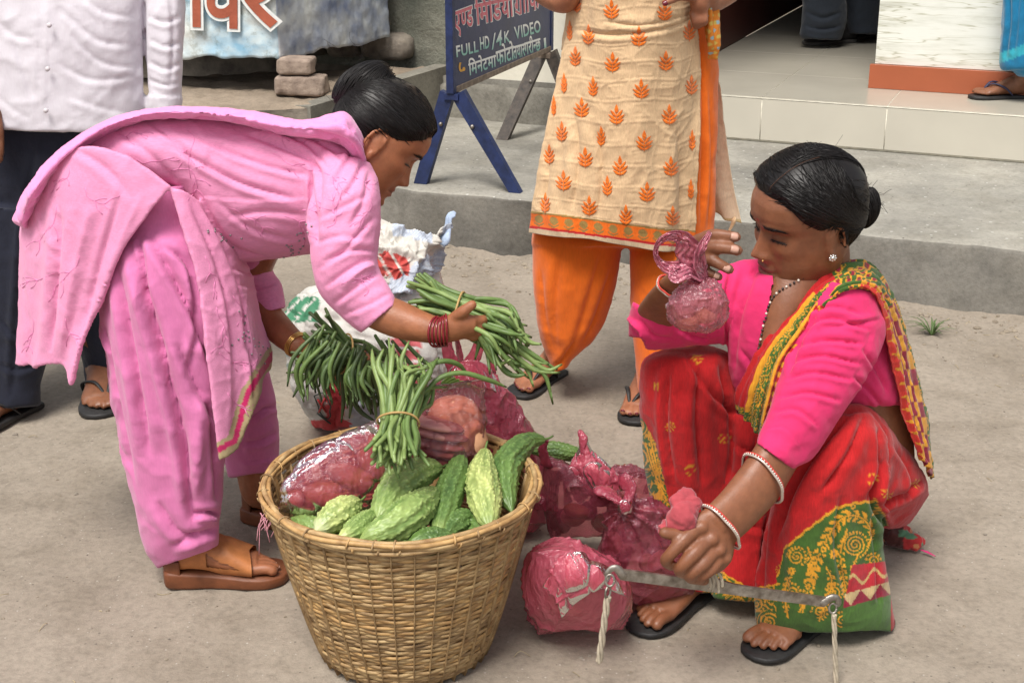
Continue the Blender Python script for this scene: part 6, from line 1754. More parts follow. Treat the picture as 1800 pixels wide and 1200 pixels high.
skin_parts += [ellipsoid(W(*q), .0125, .0125, .0125) for q in ((1233, 926, 2.137), (1251, 947, 2.133), (1264, 965, 2.135), (1274, 980, 2.141))]
V, F = remesh(cat(*skin_parts), .0030, 2)
def sq_paint(q, c, near):
    x, y, z = q.T
Vsk = V
mk('body', (V, F), M['skin'], sq_, col=skin_color(V, [(sO, sM, sS, dict(lip=(.165, .072, .055), bindi=True, low=1.20))], SK2))
brw, lsh = face_hair((V, F), sO, sM, sS, 6)
mk('eyebrows', brw, M['hair'], sq_); mk('eyelashes', lsh, M['hair'], sq_)
for p, d in ((fp1, fd1), (fp2, fd2)): mk('sandal', sole(p, d, .001, .012, .96), M['rubber'], sq_)
nl_ = []
for a, b, Y in (((1285, 414), (1298, 416), 2.222), ((1285, 436), (1299, 439), 2.209), ((1273, 468), (1284, 473), 2.212), ((1256, 482), (1265, 486), 2.223)):
    A_, B_ = W(*a, Y), W(*b, Y - .001)
    nl_.append(nail(A_, B_, .0066, nrm(np.array([0.15, -1, .45]))))
mk('fingernails', cat(*nl_), M['nail'], sq_, kind='stuff')
# hair with a side-swept part and a low knot
hl2 = lambda t, sd: float(np.interp(t, [0, .5, .85, 1.1, 1.35, 1.55, 1.75, 2.1, 2.6, 3.15], [.083, .080, .066, .042, .022, .018, -.012, -.045, -.064, -.066]))
cap = hair_cap(sO, sM, sS, hl2, .011)
st_pts = hair_starts(hl2)
hair = strands(cap, sO, sM, sS, theta_starts(hl2, -2.9, .15), (0, -.10, -.012), 750, 13, mid=(-.07, -.02, .06), base=head(sO, sM, sS))
hair += strands(cap, sO, sM, sS, theta_starts(hl2, -.1, 2.9), (0, -.10, -.012), 500, 14, mid=(.06, -.02, .08))
hair += strands(cap, sO, sM, sS, [(-.02, .03, .12), (0, .0, .122), (.01, -.03, .118), (.0, -.06, .105), (-.02, -.07, .095)], (0, -.105, -.010), 300, 24, lift=.003)
part = [(-.012, .082 - .012 * k, .0) for k in range(14)]
pl = []
for k in range(26):
    t = k / 25; y_ = .075 - .12 * t; x_ = -.018 - .010 * t
    pl.append((x_, y_, .085 + .035 * math.sin(min(1, t * 1.3 + .2) * math.pi / 2)))
hair += strands(cap, sO, sM, sS, pl, (-.03, -.10, -.005), 380, 15, mid=(-.085, .0, .035), lift=.0035)
hair += strands(cap, sO, sM, sS, pl, (.03, -.10, -.005), 380, 16, mid=(.085, .0, .06), lift=.0035)
K_ = sO + sM @ (np.array([0, -.120, -.012]) * sS)
kM = head_axes((0.2, .3, .9), (.8, .2, 0))
hair += bun_pieces(K_, kM, .026, .038, .030, 160, 6)
g = np.random.default_rng(18)
for k in range(34):
    a = K_ + g.normal(0, .010, 3) + [.004, 0, .014]; d = np.array([.8, .1, .35]) + g.normal(0, .5, 3)
    hair.append(tube([a, a + nrm(d) * .010, a + nrm(d) * .018 + g.normal(0, .005, 3)], .0004, n=3, m=8, ends=False))
for k in range(40):
    i = int(g.integers(0, len(cap[0]) - 2)); a = cap[0][i]; d = nrm(a - sO) * .6 + g.normal(0, .8, 3)
    hair.append(tube([a, a + nrm(d) * .008, a + nrm(d) * .016 + g.normal(0, .008, 3)], .00028, n=3, m=6, ends=False))
mk('hair', cat(cap, *hair), M['hair'], sq_)
bc_ = BVHTree.FromPolygons(cap[0].tolist(), cap[1]); C_ = sO + sM @ (np.array([0, -.008, .03]) * sS); prt = []
for p in pl[:20]:
    h = bc_.ray_cast(Vector(C_), Vector(sM @ nrm(np.array(p) - [0, -.008, .03])))
    if h[0] is not None: prt.append(np.array(h[0]) + nrm(np.array(h[0]) - C_) * .0026)
mk('parting', tube(prt, [.0003] + [.0010] * (len(prt) - 2) + [.0003], n=6, m=40, flat=.4), plain('scalp', tuple(SK2 * .35), .7, .2, 60, 0), sq_)
mk('hair_tie', sleeve_ring(K_ + sM @ np.array([0, .016, .004]), sM @ np.array([0, -1, .1]), .024, .004), plain('red_hair_tie', (.45, .01, .05), .7, .2, 60, 0), sq_)
# jewellery
ear = sO + sM @ (np.array([-.0795, -.004, -.033]) * sS)
silver = plain('silver', (.8, .79, .76), .22, .1, 60, 0, metal=.9)
st_e = [ellipsoid(ear, .004, .004, .004, None, 10, 8)]
eN = sM @ np.array([-.95, .3, 0]); e1 = nrm(np.cross(eN, [0, 0, 1])); e2 = np.cross(eN, e1)
for k in range(8):
    a = k * math.pi / 4; st_e.append(ellipsoid(ear + (e1 * math.cos(a) + e2 * math.sin(a)) * .0055, .0021, .0021, .0021, None, 8, 6))
mk('earring', cat(*st_e), silver, sq_)
mk('nose_stud', ellipsoid(sO + sM @ (np.array([-.0195, .094, -.0325]) * sS), .0019, .0019, .0019, None, 10, 8), gold, sq_)
bandmat = [plain('white_metal_bangle', (.70, .62, .55), .3, .1, 60, 0, metal=.6), plain('red_beaded_bangle', (.50, .05, .035), .4, .1, 60, 0)]
def beaded(c, ax, r, flat=1.0, two=True):
    L0 = fit_ring(Vsk, c, ax); L1 = fit_ring(Vsk, np.array(c) + nrm(ax) * .0042, ax)
    mk('bangle', tube(L0, .0020, n=8, m=len(L0), ends=False), bandmat[0], sq_)
    mk('bangle', tube(L1, .0019, n=8, m=len(L1), ends=False), bandmat[1], sq_)
    Lm = (L0 + L1) / 2; cm = Lm.mean(0)
    bd_ = [ellipsoid(p + nrm(p - cm) * .0012, .0017, .0017, .0017, None, 6, 5) for p in Lm[:-1]]
    mk('beads', cat(*bd_), bandmat[0], sq_, kind='stuff')
beaded(W(1333, 838, 2.232), W(1348, 822, 2.247) - W(1250, 920, 2.16), .0445)
beaded(W(1258, 920, 2.168), W(1300, 870, 2.20) - W(1250, 925, 2.16), .0365)
beaded(W(1172, 504, 2.305), W(1190, 490, 2.28) - W(1150, 540, 2.38), .034)
# blouse
bl = sil([(1352, 470, 1478, 470, 2.50, .060), (1306, 490, 1520, 492, 2.50, .092), (1284, 530, 1556, 535, 2.50, .112), (1279, 580, 1572, 585, 2.505, .124), (1281, 640, 1584, 640, 2.51, .128), (1290, 690, 1592, 700, 2.52, .122), (1310, 715, 1594, 712, 2.53, .118)], 64, 80, 2.3)
bs1 = sil([(1335, 455, 1330, 580, 2.52, .06), (1290, 462, 1285, 600, 2.50, .062), (1220, 500, 1215, 608, 2.48, .058), (1150, 530, 1155, 614, 2.46, .055), (1112, 556, 1135, 612, 2.445, .048), (1100, 560, 1140, 604, 2.44, .045)], 48, 60)
bs1b = sil([(1106, 590, 1190, 600, 2.46, .050), (1106, 560, 1186, 588, 2.445, .050), (1112, 530, 1184, 572, 2.43, .047)], 40, 30)
bs2 = sil([(1430, 485, 1555, 520, 2.43, .078), (1400, 575, 1556, 590, 2.385, .074), (1372, 655, 1520, 668, 2.335, .064), (1354, 715, 1478, 730, 2.295, .057), (1338, 755, 1432, 800, 2.268, .052), (1329, 778, 1396, 826, 2.248, .048)], 56, 90)
FB = [([(1420, 545), (1470, 540), (1520, 555)], 7, 4, 'v'), ([(1415, 575), (1460, 560), (1530, 580)], 7, 6, 'v'), ([(1400, 610), (1450, 598), (1520, 605)], 7, 7, 'v'), ([(1388, 640), (1440, 625), (1515, 640)], 7, 7, 'v'), ([(1380, 668), (1430, 655), (1500, 668)], 7, 6, 'v'), ([(1368, 700), (1420, 690), (1480, 705)], 7, 6, 'v'), ([(1356, 725), (1400, 720), (1440, 750)], 7, 5, 'v'), ([(1345, 755), (1380, 755), (1410, 790)], 6, 4, 's'), ([(1440, 545), (1405, 600), (1385, 660)], 8, 8, 'v'),
      ([(1515, 610), (1540, 650), (1560, 690)], 7, 5, 'v'), ([(1500, 660), (1530, 690), (1550, 715)], 7, 6, 'v'), ([(1330, 470), (1300, 560), (1290, 660)], 9, 5, 'v'), ([(1255, 480), (1250, 540), (1240, 600)], 7, 5, 'v'), ([(1290, 460), (1275, 530), (1282, 640)], 7, 8, 'v'), ([(1190, 575), (1215, 590), (1250, 600)], 7, 5, 'v'), ([(1125, 560), (1150, 590), (1185, 595)], 6, 4, 'v'), ([(1550, 560), (1500, 570), (1440, 575)], 7, 4, 'v'), ([(1300, 610), (1330, 650), (1360, 660)], 9, 4, 'v')]
Vb, Fb = remesh(cat(bl, bs1, bs1b, bs2), .0036, 2)
Vb = cloth_noise(Vb, vnormals(Vb, Fb), 18, .003); Vb = folds(Vb, vnormals(Vb, Fb), FB)
q = proj(Vb)                    # cut the deep V of the neck
neck = np.array([(1352, 440), (1356, 500), (1336, 600), (1330, 680), (1345, 672), (1385, 605), (1430, 540), (1475, 480), (1480, 440)])
def inpoly(q, p):
    r = np.zeros(len(q), bool)
    for i in range(len(p)):
        a, b = p[i], p[i - 1]; c = ((a[1] > q[:, 1]) != (b[1] > q[:, 1])) & (q[:, 0] < (b[0] - a[0]) * (q[:, 1] - a[1]) / (b[1] - a[1] + 1e-9) + a[0]); r ^= c
    return r
Nb = vnormals(Vb, Fb)
cut = inpoly(q, neck) & (Vb[:, 1] < 2.53)
Fb2 = [f for f in Fb if not cut[list(f)].all()]
mk('blouse', (Vb, Fb2), M['blouse'], sq_)
# chest seen in the V of the neck
chest = sil([(1345, 470, 1480, 478, 2.47, .055), (1330, 540, 1450, 540, 2.46, .075), (1322, 620, 1410, 620, 2.455, .082), (1325, 690, 1370, 690, 2.46, .07)], 40, 50)
ch = remesh(chest, .005, 2)
mk('chest', ch, M['skin'], sq_, col=skin_color(ch[0], (), SK2))
# bead necklace
bch = bvh(ch, (Vb, Fb2)); beads = [[], []]
npl = spline(np.array([(1455, 470), (1400, 495), (1362, 520), (1346, 560), (1336, 610), (1322, 660), (1302, 690), (1293, 700)], float), 46)
for k, p in enumerate(npl):
    h = hit(bch, *p, .0022)
    if h is not None: beads[0 if k % 3 else 1].append(ellipsoid(h, .0024, .0024, .0026, None, 8, 6))
mk('necklace', cat(*beads[0]), plain('dark_bead', (.03, .02, .02), .3, .1, 60, 0, spec=.6), sq_, kind='stuff')
mk('necklace', cat(*beads[1]), plain('pearl_bead', (.62, .55, .48), .3, .1, 60, 0, spec=.6), sq_, kind='stuff')
# sari skirt
RED, GRN, YEL, MAR = np.array([.42, .010, .012]), np.array([.050, .115, .018]), np.array([.66, .295, .020]), np.array([.26, .012, .035])
sk1 = sil([(1150, 618, 1240, 606, 2.55, .05), (1128, 640, 1290, 630, 2.535, .085), (1125, 700, 1298, 700, 2.525, .095), (1128, 770, 1296, 780, 2.52, .095), (1138, 850, 1290, 860, 2.515, .09), (1155, 930, 1292, 930, 2.51, .085), (1168, 1000, 1300, 1000, 2.505, .085), (1170, 1040, 1302, 1040, 2.50, .085)], 56, 100)
sk2 = sil([(1180, 640, 1250, 690, 2.56, .08), (1300, 690, 1320, 820, 2.62, .10), (1450, 740, 1440, 900, 2.66, .11), (1560, 760, 1540, 930, 2.68, .12)], 48, 60)
sk3 = sil([(1420, 745, 1530, 722, 2.40, .075), (1392, 790, 1556, 770, 2.375, .10), (1368, 850, 1556, 838, 2.365, .105), (1350, 910, 1552, 905, 2.365, .105), (1338, 970, 1550, 965, 2.365, .105), (1330, 1030, 1560, 1025, 2.37, .11), (1328, 1085, 1570, 1082, 2.38, .115), (1330, 1110, 1572, 1108, 2.39, .115)], 60, 110)
sk4 = sil([(1450, 720, 1440, 850, 2.38, .085), (1520, 712, 1500, 880, 2.44, .10), (1580, 770, 1550, 925, 2.52, .115), (1622, 830, 1590, 925, 2.60, .115), (1632, 868, 1604, 912, 2.66, .10)], 56, 80)
sk5 = sil([(1250, 720, 1440, 760, 2.52, .06), (1262, 800, 1400, 830, 2.50, .06), (1270, 880, 1375, 900, 2.48, .06), (1272, 960, 1370, 970, 2.46, .06), (1262, 1015, 1372, 1030, 2.44, .06), (1250, 1050, 1372, 1060, 2.44, .06)], 40, 60)
FS2 = [([(1175, 640), (1170, 740), (1185, 850)], 10, 7, 'v'), ([(1230, 640), (1225, 740), (1235, 860)], 11, 8, 'v'), ([(1265, 640), (1285, 760), (1280, 850)], 10, 7, 'v'), ([(1200, 690), (1205, 800), (1215, 880)], 10, 5, 'r'), ([(1290, 780), (1340, 800), (1390, 790)], 10, 6, 'v'), ([(1285, 830), (1330, 850), (1370, 840)], 10, 6, 'v'), ([(1280, 880), (1310, 920), (1345, 930)], 10, 6, 'v'), ([(1330, 760), (1320, 850), (1300, 930)], 10, 5, 'v'),
       ([(1500, 720), (1440, 790), (1395, 860), (1360, 960)], 10, 7, 'v'), ([(1520, 730), (1490, 800), (1440, 870)], 10, 6, 'v'), ([(1545, 750), (1545, 820), (1520, 880)], 10, 7, 'v'), ([(1440, 770), (1400, 840), (1372, 900)], 9, 6, 'v'), ([(1560, 930), (1535, 880), (1550, 810)], 9, 10, 'v'), ([(1570, 780), (1600, 830), (1600, 880)], 9, 5, 'v'), ([(1540, 890), (1590, 870), (1625, 840)], 9, 6, 'v'), ([(1350, 900), (1340, 980), (1338, 1050)], 9, 6, 'v'), ([(1480, 870), (1470, 960), (1490, 1060)], 10, 6, 'v'), ([(1530, 900), (1540, 980), (1545, 1060)], 9, 7, 'v'), ([(1400, 900), (1390, 980), (1400, 1060)], 9, 4, 'r'), ([(1205, 620), (1240, 680), (1300, 740)], 9, 5, 'v')]
def starburst(q, cx, cy, r):
    d = q - [cx, cy]; a = np.arctan2(d[:, 1], d[:, 0]); rr = np.hypot(*d.T)
    return (rr < r) & ((rr > r * .32) & (np.abs(np.cos(a * 4)) > .80) | (rr < r * .18))
def vine(q, seed, sc=1.0):      # yellow scroll and leaf print on the green border
    x, y = q[:, 0] * sc, q[:, 1] * sc
    w = np.stack([x / 30, y / 30, np.full(len(x), seed * 3.3)], -1)
    ph = 2.6 * vnoise(w, seed) + 1.5 * vnoise(w * 2.1, seed + 1)
    scroll = np.abs(np.sin(ph * 2.4)) < .17
    cx, cy = x % 46 - 23, (y + 23 * (np.floor(x / 46) % 2)) % 46 - 23
    rr = np.hypot(cx, cy); aa = np.arctan2(cy, cx)
    spiral = (np.abs((rr / 5.4 - aa / (2 * math.pi)) % 1 - .5) < .19) & (rr < 17)
    leaf = (np.abs(np.sin(aa * 5 + rr * .25)) < .42) & (rr > 18) & (rr < 24)
    return scroll | spiral | leaf
FROND = [([(1411, 1075), (1420, 1035), (1437, 982), (1462, 932), (1487, 907), (1515, 910), (1532, 935), (1526, 962)], 11, 20), ([(1405, 1075), (1418, 1045), (1428, 1010), (1427, 985), (1420, 961)], 9, 12), ([(1496, 1080), (1491, 1053), (1482, 1011), (1478, 969), (1489, 930)], 7, 14), ([(1440, 1090), (1455, 1050), (1462, 1020), (1452, 995)], 7, 9), ([(1385, 1085), (1380, 1050), (1384, 1020), (1400, 1008)], 6, 9),
         ([(1515, 1085), (1510, 1040), (1500, 1000), (1508, 975)], 6, 9), ([(1534, 905), (1545, 890), (1552, 880)], 5, 5), ([(1142, 760), (1150, 800), (1162, 850)], 6, 9), ([(1135, 780), (1150, 830), (1172, 880)], 5, 8)]
CURL = [(1503, 957, 20), (1400, 978, 14), (1466, 1040, 12), (1392, 1040, 12), (1535, 985, 10), (1440, 1075, 11), (1480, 1090, 12), (1146, 770, 9), (1158, 830, 9), (1295, 1045, 11), (1330, 1060, 12), (1262, 1010, 9), (1520, 1060, 12)]
FLOW = [(1466, 973, 9), (1391, 1003, 8), (1447, 965, 6), (1525, 1010, 7), (1420, 1030, 6), (1310, 1030, 6), (1500, 890, 5)]
def paisley(q):
    x, y = q[:, 0], q[:, 1]; r = np.zeros(len(q), bool)
    for pl, w, n in FROND:
        p = spline(np.array(pl, float), 40); d, t = polydist(q, p); a = np.abs(d)
        barb = ((t * n + a * .055) % 1) < .58
        r |= (a < 1.5) | ((a < w * np.clip(np.sin(math.pi * np.clip(t, .02, .98)) * 1.6, 0, 1)) & (a > 2.6) & barb & (t > .02) & (t < .98))
    for cx, cy, R0 in CURL:
        rr = np.hypot(x - cx, y - cy); aa = np.arctan2(y - cy, x - cx)
        r |= (np.abs((rr / 6.2 - aa / (2 * math.pi)) % 1 - .5) < .20) & (rr < R0) | ((rr > R0 + 1) & (rr < R0 + 5) & (np.abs(np.sin(aa * R0 * .6)) > .6) & (aa < 1.2))
    for cx, cy, R0 in FLOW:
        rr = np.hypot(x - cx, y - cy); aa = np.arctan2(y - cy, x - cx)
        r = np.where(rr < R0 + 2.5, (rr < R0 * (.55 + .45 * np.abs(np.cos(aa * 4)))) & (rr > 2), r)
    return r
def sari_col(V):
    q = proj(V); x, y = q[:, 0], q[:, 1]
    c = np.tile(RED, (len(V), 1))
    for cx, cy, r in ((1225, 630, 10), (1178, 750, 9), (1273, 770, 10), (1214, 825, 10), (1535, 842, 10), (1560, 868, 9), (1370, 1000, 8), (1470, 905, 8), (1400, 830, 7), (1325, 700, 8), (1150, 680, 8), (1610, 850, 9)):
        c[starburst(q, cx, cy, r) ] = YEL * .8
    # border: edge line on the near knee drape, far hem, bottom front
    edge = np.interp(x, [1335, 1370, 1378, 1420, 1470, 1500, 1540, 1556, 1575], [1070, 1000, 960, 925, 888, 880, 875, 905, 960]) + 3.0 * np.abs(np.sin(x / 5.5))
    nearp = (x > 1365) & (x < 1566) & (y > edge) & (V[:, 1] < 2.50)
    rightedge = np.interp(y, [880, 930, 1000, 1110], [1545, 1542, 1552, 1566])
    nearp &= x < rightedge + 30
    left = (x < np.interp(y, [735, 780, 870, 960], [1128, 1152, 1172, 1190]) + 2 * np.abs(np.sin(y / 5))) & (y > 735)
    bot = (y > np.interp(x, [1240, 1285, 1320, 1372], [985, 1012, 1032, 1022]) + 2.5 * np.abs(np.sin(x / 5))) & (x < 1372) & (x > 1235)
    g_ = nearp | left | bot
    c[g_] = GRN
    gi = np.where(g_)[0]; v = paisley(q[gi]) | (vine(q[gi], 5, .8) & ~nearp[gi]); c[gi[v]] = YEL
    ed = nearp & (y < edge + 5); c[ed] = YEL
    eb = bot & (y < np.interp(x, [1240, 1285, 1320, 1372], [985, 1012, 1032, 1022]) + 5); c[eb] = YEL
    # woven end: red scroll band, stepped triangles, green selvedge
    fold_ = nearp & (x > np.interp(y, [985, 1061, 1110], [1500, 1482, 1480])) & (y > 985 + (1560 - x) * .12)
    yy = y + (x - 1490) * .28
    c[fold_] = np.array([.42, .02, .03])
    c[fold_ & (np.abs(np.sin(x / 6.0) * 9 + 1022 - yy) < 3.2)] = np.array([.55, .36, .14])
    tri = fold_ & (yy > 1042) & (yy < 1066); c[tri] = np.array([.55, .40, .20]); c[tri & ((yy - 1042) > np.abs((x % 34) - 17) * 1.35)] = MAR
    c[fold_ & (yy >= 1066)] = GRN * 1.3
    return c
Vs, Fs = remesh(cat(sk1, sk2, sk3, sk4, sk5), .0046, 2)
Vs = cloth_noise(Vs, vnormals(Vs, Fs), 12, .005); Vs = folds(Vs, vnormals(Vs, Fs), [(a, b, c * 1.5, d) for a, b, c, d in FS2])
qs = proj(Vs); ms_ = (qs[:, 1] > 868) & (qs[:, 0] > 1362) & (qs[:, 0] < 1580) & (Vs[:, 1] < 2.52)
ms_ |= (qs[:, 0] < 1200) & (qs[:, 1] > 725) & (qs[:, 1] < 900) & (Vs[:, 1] < 2.56); ms_ |= (qs[:, 1] > 975) & (qs[:, 0] <= 1375) & (Vs[:, 1] < 2.47)
Vs, Fs = refine(Vs, Fs, ms_, 2)
Vs[:, 2] = np.maximum(Vs[:, 2], .004)
mk('sari_skirt', (Vs, Fs), M['sari'], sq_, col=sari_col(Vs))
# free end of the sari: pleated up over the near shoulder and down the back
rows = [pxrow((1296, 712, 2.375), (1318, 738, 2.345), (1335, 762, 2.335), (1350, 764, 2.335)),
        pxrow((1300, 690, 2.372), (1325, 690, 2.335), (1348, 700, 2.325), (1366, 708, 2.325)),
        pxrow((1335, 625, 2.385), (1352, 628, 2.350), (1368, 636, 2.335), (1384, 640, 2.335)),
        pxrow((1384, 560, 2.402), (1396, 570, 2.370), (1408, 578, 2.350), (1418, 580, 2.355)),
        pxrow((1428, 508, 2.425), (1438, 520, 2.385), (1446, 530, 2.362), (1452, 540, 2.350)),
        pxrow((1472, 470, 2.465), (1482, 486, 2.405), (1488, 500, 2.365), (1492, 512, 2.345)),
        pxrow((1525, 468, 2.545), (1530, 486, 2.455), (1530, 502, 2.395), (1526, 512, 2.358)),
        pxrow((1562, 520, 2.605), (1562, 530, 2.505), (1554, 540, 2.432), (1545, 545, 2.375)),
        pxrow((1590, 600, 2.635), (1584, 600, 2.530), (1572, 600, 2.455), (1558, 605, 2.400)),
        pxrow((1612, 680, 2.655), (1602, 680, 2.545), (1590, 680, 2.475), (1578, 680, 2.430)),
        pxrow((1628, 755, 2.665), (1618, 755, 2.550), (1606, 750, 2.485), (1594, 745, 2.455)),
        pxrow((1634, 842, 2.670), (1630, 832, 2.555), (1622, 815, 2.495), (1612, 800, 2.475))]
def pallu_col(Q, t, u):
    c = np.tile(RED, (len(Q), 1)); uu = u * 100; tt = t * 1000
    pat = np.stack([uu * 1.4, tt * .9], -1)
    fr = t < .42
    g1 = fr & (u > .34) & (u < .66); c[g1] = GRN; c[g1 & vine(pat * 1.2, 8)] = YEL
    c[fr & (u > .30) & (u < .345)] = YEL; c[fr & (u > .66) & (u < .70)] = YEL
    c[fr & (u >= .70) & (np.abs((tt / 24) % 1 - .5) < .16 + .1 * np.sin(u * 40))] = YEL * .9
    c[fr & (t < .035)] = GRN; c[fr & (t < .035) & vine(pat * 2, 3)] = YEL
    sh = (t >= .36) & (t < .66); n = vnoise(np.stack([uu / 5.5, tt / 16, 0 * uu], -1), 6); n2 = vnoise(np.stack([uu / 4, tt / 11, 0 * uu + 5], -1), 9)
    c[sh] = YEL; c[sh & (n > .08)] = GRN; c[sh & (n < -.42)] = MAR; c[sh & (np.abs(n2) < .06)] = GRN * .8
    c[(t >= .36) & (t < .43) & (u < .4)] = RED
    dn = t >= .64
    ch_ = ((np.floor(tt / 34) + np.floor(u * 5)) % 2 == 0)
    c[dn] = YEL; c[dn & ch_ & (u < .72)] = MAR
    c[dn & (u < .16)] = GRN; c[dn & (u < .16) & vine(pat, 4)] = YEL
    re = (t >= .5) & (u > .74); zz = np.abs((tt / 30) % 1 - .5) * .5 + .74; c[re] = YEL; c[re & (u > zz)] = np.array([.55, .03, .02])
    c[dn & (np.abs(u - .72) < .018)] = MAR
    return c
pal, pmb = sheetcloth('sari_end', rows, 340, 110, .0022, M['sari'], sq_, None, (26, .004), pallu_col, wav=lambda t, u: .0075 * np.abs(np.sin(u * 15 + .8 * np.sin(t * 9))) + .0025 * np.sin(u * 47 + 3 * t))
# waistline pouch and rag at her side on the ground
pch = thing('cloth_pouch', 'small brown and red cloth pouch lying on the road behind the sari', 'pouch', G(1575, 968))
mb = remesh(cat(ellipsoid(G(1572, 955) + [0, 0, .022], .035, .03, .024), ellipsoid(G(1600, 965) + [0, 0, .016], .03, .02, .018)), .003, 1)
Vp = cloth_noise(mb[0], vnormals(*mb), 30, .010); Vp[:, 2] = np.maximum(Vp[:, 2], .003)
qx = proj(Vp); pc = np.tile([.10, .03, .025], (len(Vp), 1)); pc[qx[:, 0] > 1588] = (.42, .03, .03); nn_ = vnoise(Vp * 60, 3); pc[(nn_ > .25) & (qx[:, 0] > 1580)] = (.10, .22, .12); pc[(nn_ < -.45)] = (.5, .2, .08)
mk('cloth', (Vp, mb[1]), fabric('rag_cloth', attr=True), pch, col=pc)
mk('tassel', cat(*[tube([G(1618, 972) + [0, 0, .008], G(1632 + 3 * k, 972 + 2 * k) + [0, 0, .004]], .0012, n=4, m=6) for k in range(5)]), plain('pink_thread', (.7, .05, .2), .7, .1, 50, 0), pch, kind='stuff')
# ------------------------------------------------------------------ standing woman in cream tunic and orange trousers
ow = thing('person', 'standing woman in a cream tunic with orange leaf embroidery and orange trousers, hand on hip', 'person', G(1000, 690))
oO = np.array([.30, 3.47, 1.475]); oM = head_axes((.1, -1, -.15), (0, 0, 1))
f1p, f1d = G(984, 655), G(908, 700) - G(984, 655)
f2p, f2d = G(1138, 690), G(1110, 752) - G(1138, 690)
sp_ = [head(oO, oM, .98), tube([oO + [0, .02, -.05], [.30, 3.50, 1.30], [.30, 3.50, 1.05], [.29, 3.50, .85]], [.05, .08, .09, .09], n=20, m=30),
       tube([[.44, 3.48, 1.27], [.545, 3.52, 1.12], [.47, 3.42, 1.06], W(1240, -16, 3.37)], [.05, .042, .034, .026], n=18, m=40),
       tube([[.16, 3.48, 1.27], [.06, 3.52, 1.12], [.12, 3.42, 1.06], W(1018, -40, 3.37)], [.05, .042, .034, .026], n=18, m=40),
       sil([(1212, -10, 1250, -14, 3.36, .018), (1212, 10, 1246, 12, 3.36, .017), (1216, 28, 1244, 30, 3.37, .014)], 20, 24)]
for k in range(4):
    sp_.append(finger([(1217 + 7 * k, 24, 3.362), (1220 + 6.5 * k, 38, 3.36), (1224 + 5 * k, 50 - 3 * k, 3.372)], .0092, .0072))
sp_.append(finger([(1218, -4, 3.35), (1196, -6, 3.30), (1176, 2, 3.272), (1168, 6, 3.270)], .0115, .0085))
sp_ += [tube([[.25, 3.50, .85], W(1010, 430, 3.47), W(985, 600, 3.50)], [.085, .06, .045], n=18, m=24), tube([[.37, 3.46, .85], W(1170, 430, 3.44), W(1160, 600, 3.41)], [.07, .05, .04], n=18, m=24),
        foot(f1p, f1d, -1, .014, 0, .94, [W(985, 600, 3.50)]), foot(f2p, f2d, 1, .014, 0, .94, [W(1155, 600, 3.40)])]
V, F = remesh(cat(*sp_), .0046, 2)
mk('body', (V, F), M['skin'], ow, col=skin_color(V, [(oO, oM, .98, {})], SKIN * [1.35, 1.35, 1.4]))
hlO = hl; capO = hair_cap(oO, oM, .98, hlO, .012); mk('hair', cat(capO, *bun_pieces(oO + [0, .13, .02], np.eye(3), .035, .03, .04, 60, 3)), M['hair'], ow)
for p, d, inn, nm in ((f1p, f1d, -1, 'a'), (f2p, f2d, 1, 'b')):
    so = mk('sandal', sole(p, d, .001, .014, .95, .005), M['rubber'], ow)
    for st_ in thongs(p, d, inn, .013, .95): mk('strap', st_, M['rubber'], so)
    mk('toenails', cat(*toe_nails(p, d, inn, .014, .94)), M['nailred'], ow, kind='stuff')
h = W(1173, 4, 3.258)
mk('toenails' if False else 'thumbnail', nail(h, h + [-.010, 0, -.004], .006, np.array([.1, -1, .4])), M['nailred'], ow)
M['orange'] = fabric('orange_trouser_cotton', (.80, .155, .010), slub=(4, 4, .8), slubvar=.08, wramp=.003, sheen=.2)
tr1 = sil([(1015, -40, 1250, -40, 3.52, .12), (985, 140, 1262, 120, 3.52, .125), (955, 280, 1258, 280, 3.51, .12), (938, 380, 1255, 400, 3.50, .115), (935, 430, 1250, 440, 3.49, .11)], 56, 60, 2.4)
tr2 = sil([(946, 395, 1100, 405, 3.50, .085), (936, 440, 1093, 440, 3.49, .095), (938, 500, 1082, 500, 3.49, .095), (944, 560, 1064, 560, 3.495, .085), (952, 600, 1042, 600, 3.50, .078), (966, 640, 1010, 628, 3.505, .060), (972, 656, 998, 646, 3.505, .055)], 48, 70)
tr3 = sil([(1112, 415, 1250, 415, 3.49, .075), (1107, 460, 1250, 460, 3.45, .09), (1110, 560, 1235, 560, 3.42, .085), (1118, 640, 1205, 640, 3.41, .075), (1122, 690, 1180, 690, 3.40, .06)], 48, 60)
garment('trousers', [tr1, tr2, tr3], .0060, 2, [([(1232, 70), (1236, 200), (1232, 400)], 7, 8, 'v'), ([(1246, 150), (1250, 280), (1244, 410)], 6, 6, 'v'), ([(1060, 440), (1030, 540), (1005, 620)], 11, 5, 'v'), ([(985, 440), (975, 540), (978, 620)], 12, 5, 'v'), ([(1010, 600), (990, 630), (975, 645)], 7, 6, 'v'), ([(1075, 470), (1045, 560), (1020, 610)], 9, 5, 'v'), ([(950, 470), (960, 560), (975, 620)], 8, 4, 'v'), ([(955, 250), (945, 320), (940, 370)], 6, 6, 'v')], M['orange'], ow, (9, .004))
CRM = np.array([.68, .475, .275]); ORG = np.array([.78, .15, .012]); DRED = np.array([.46, .015, .02]); GLD = np.array([.30, .19, .055])
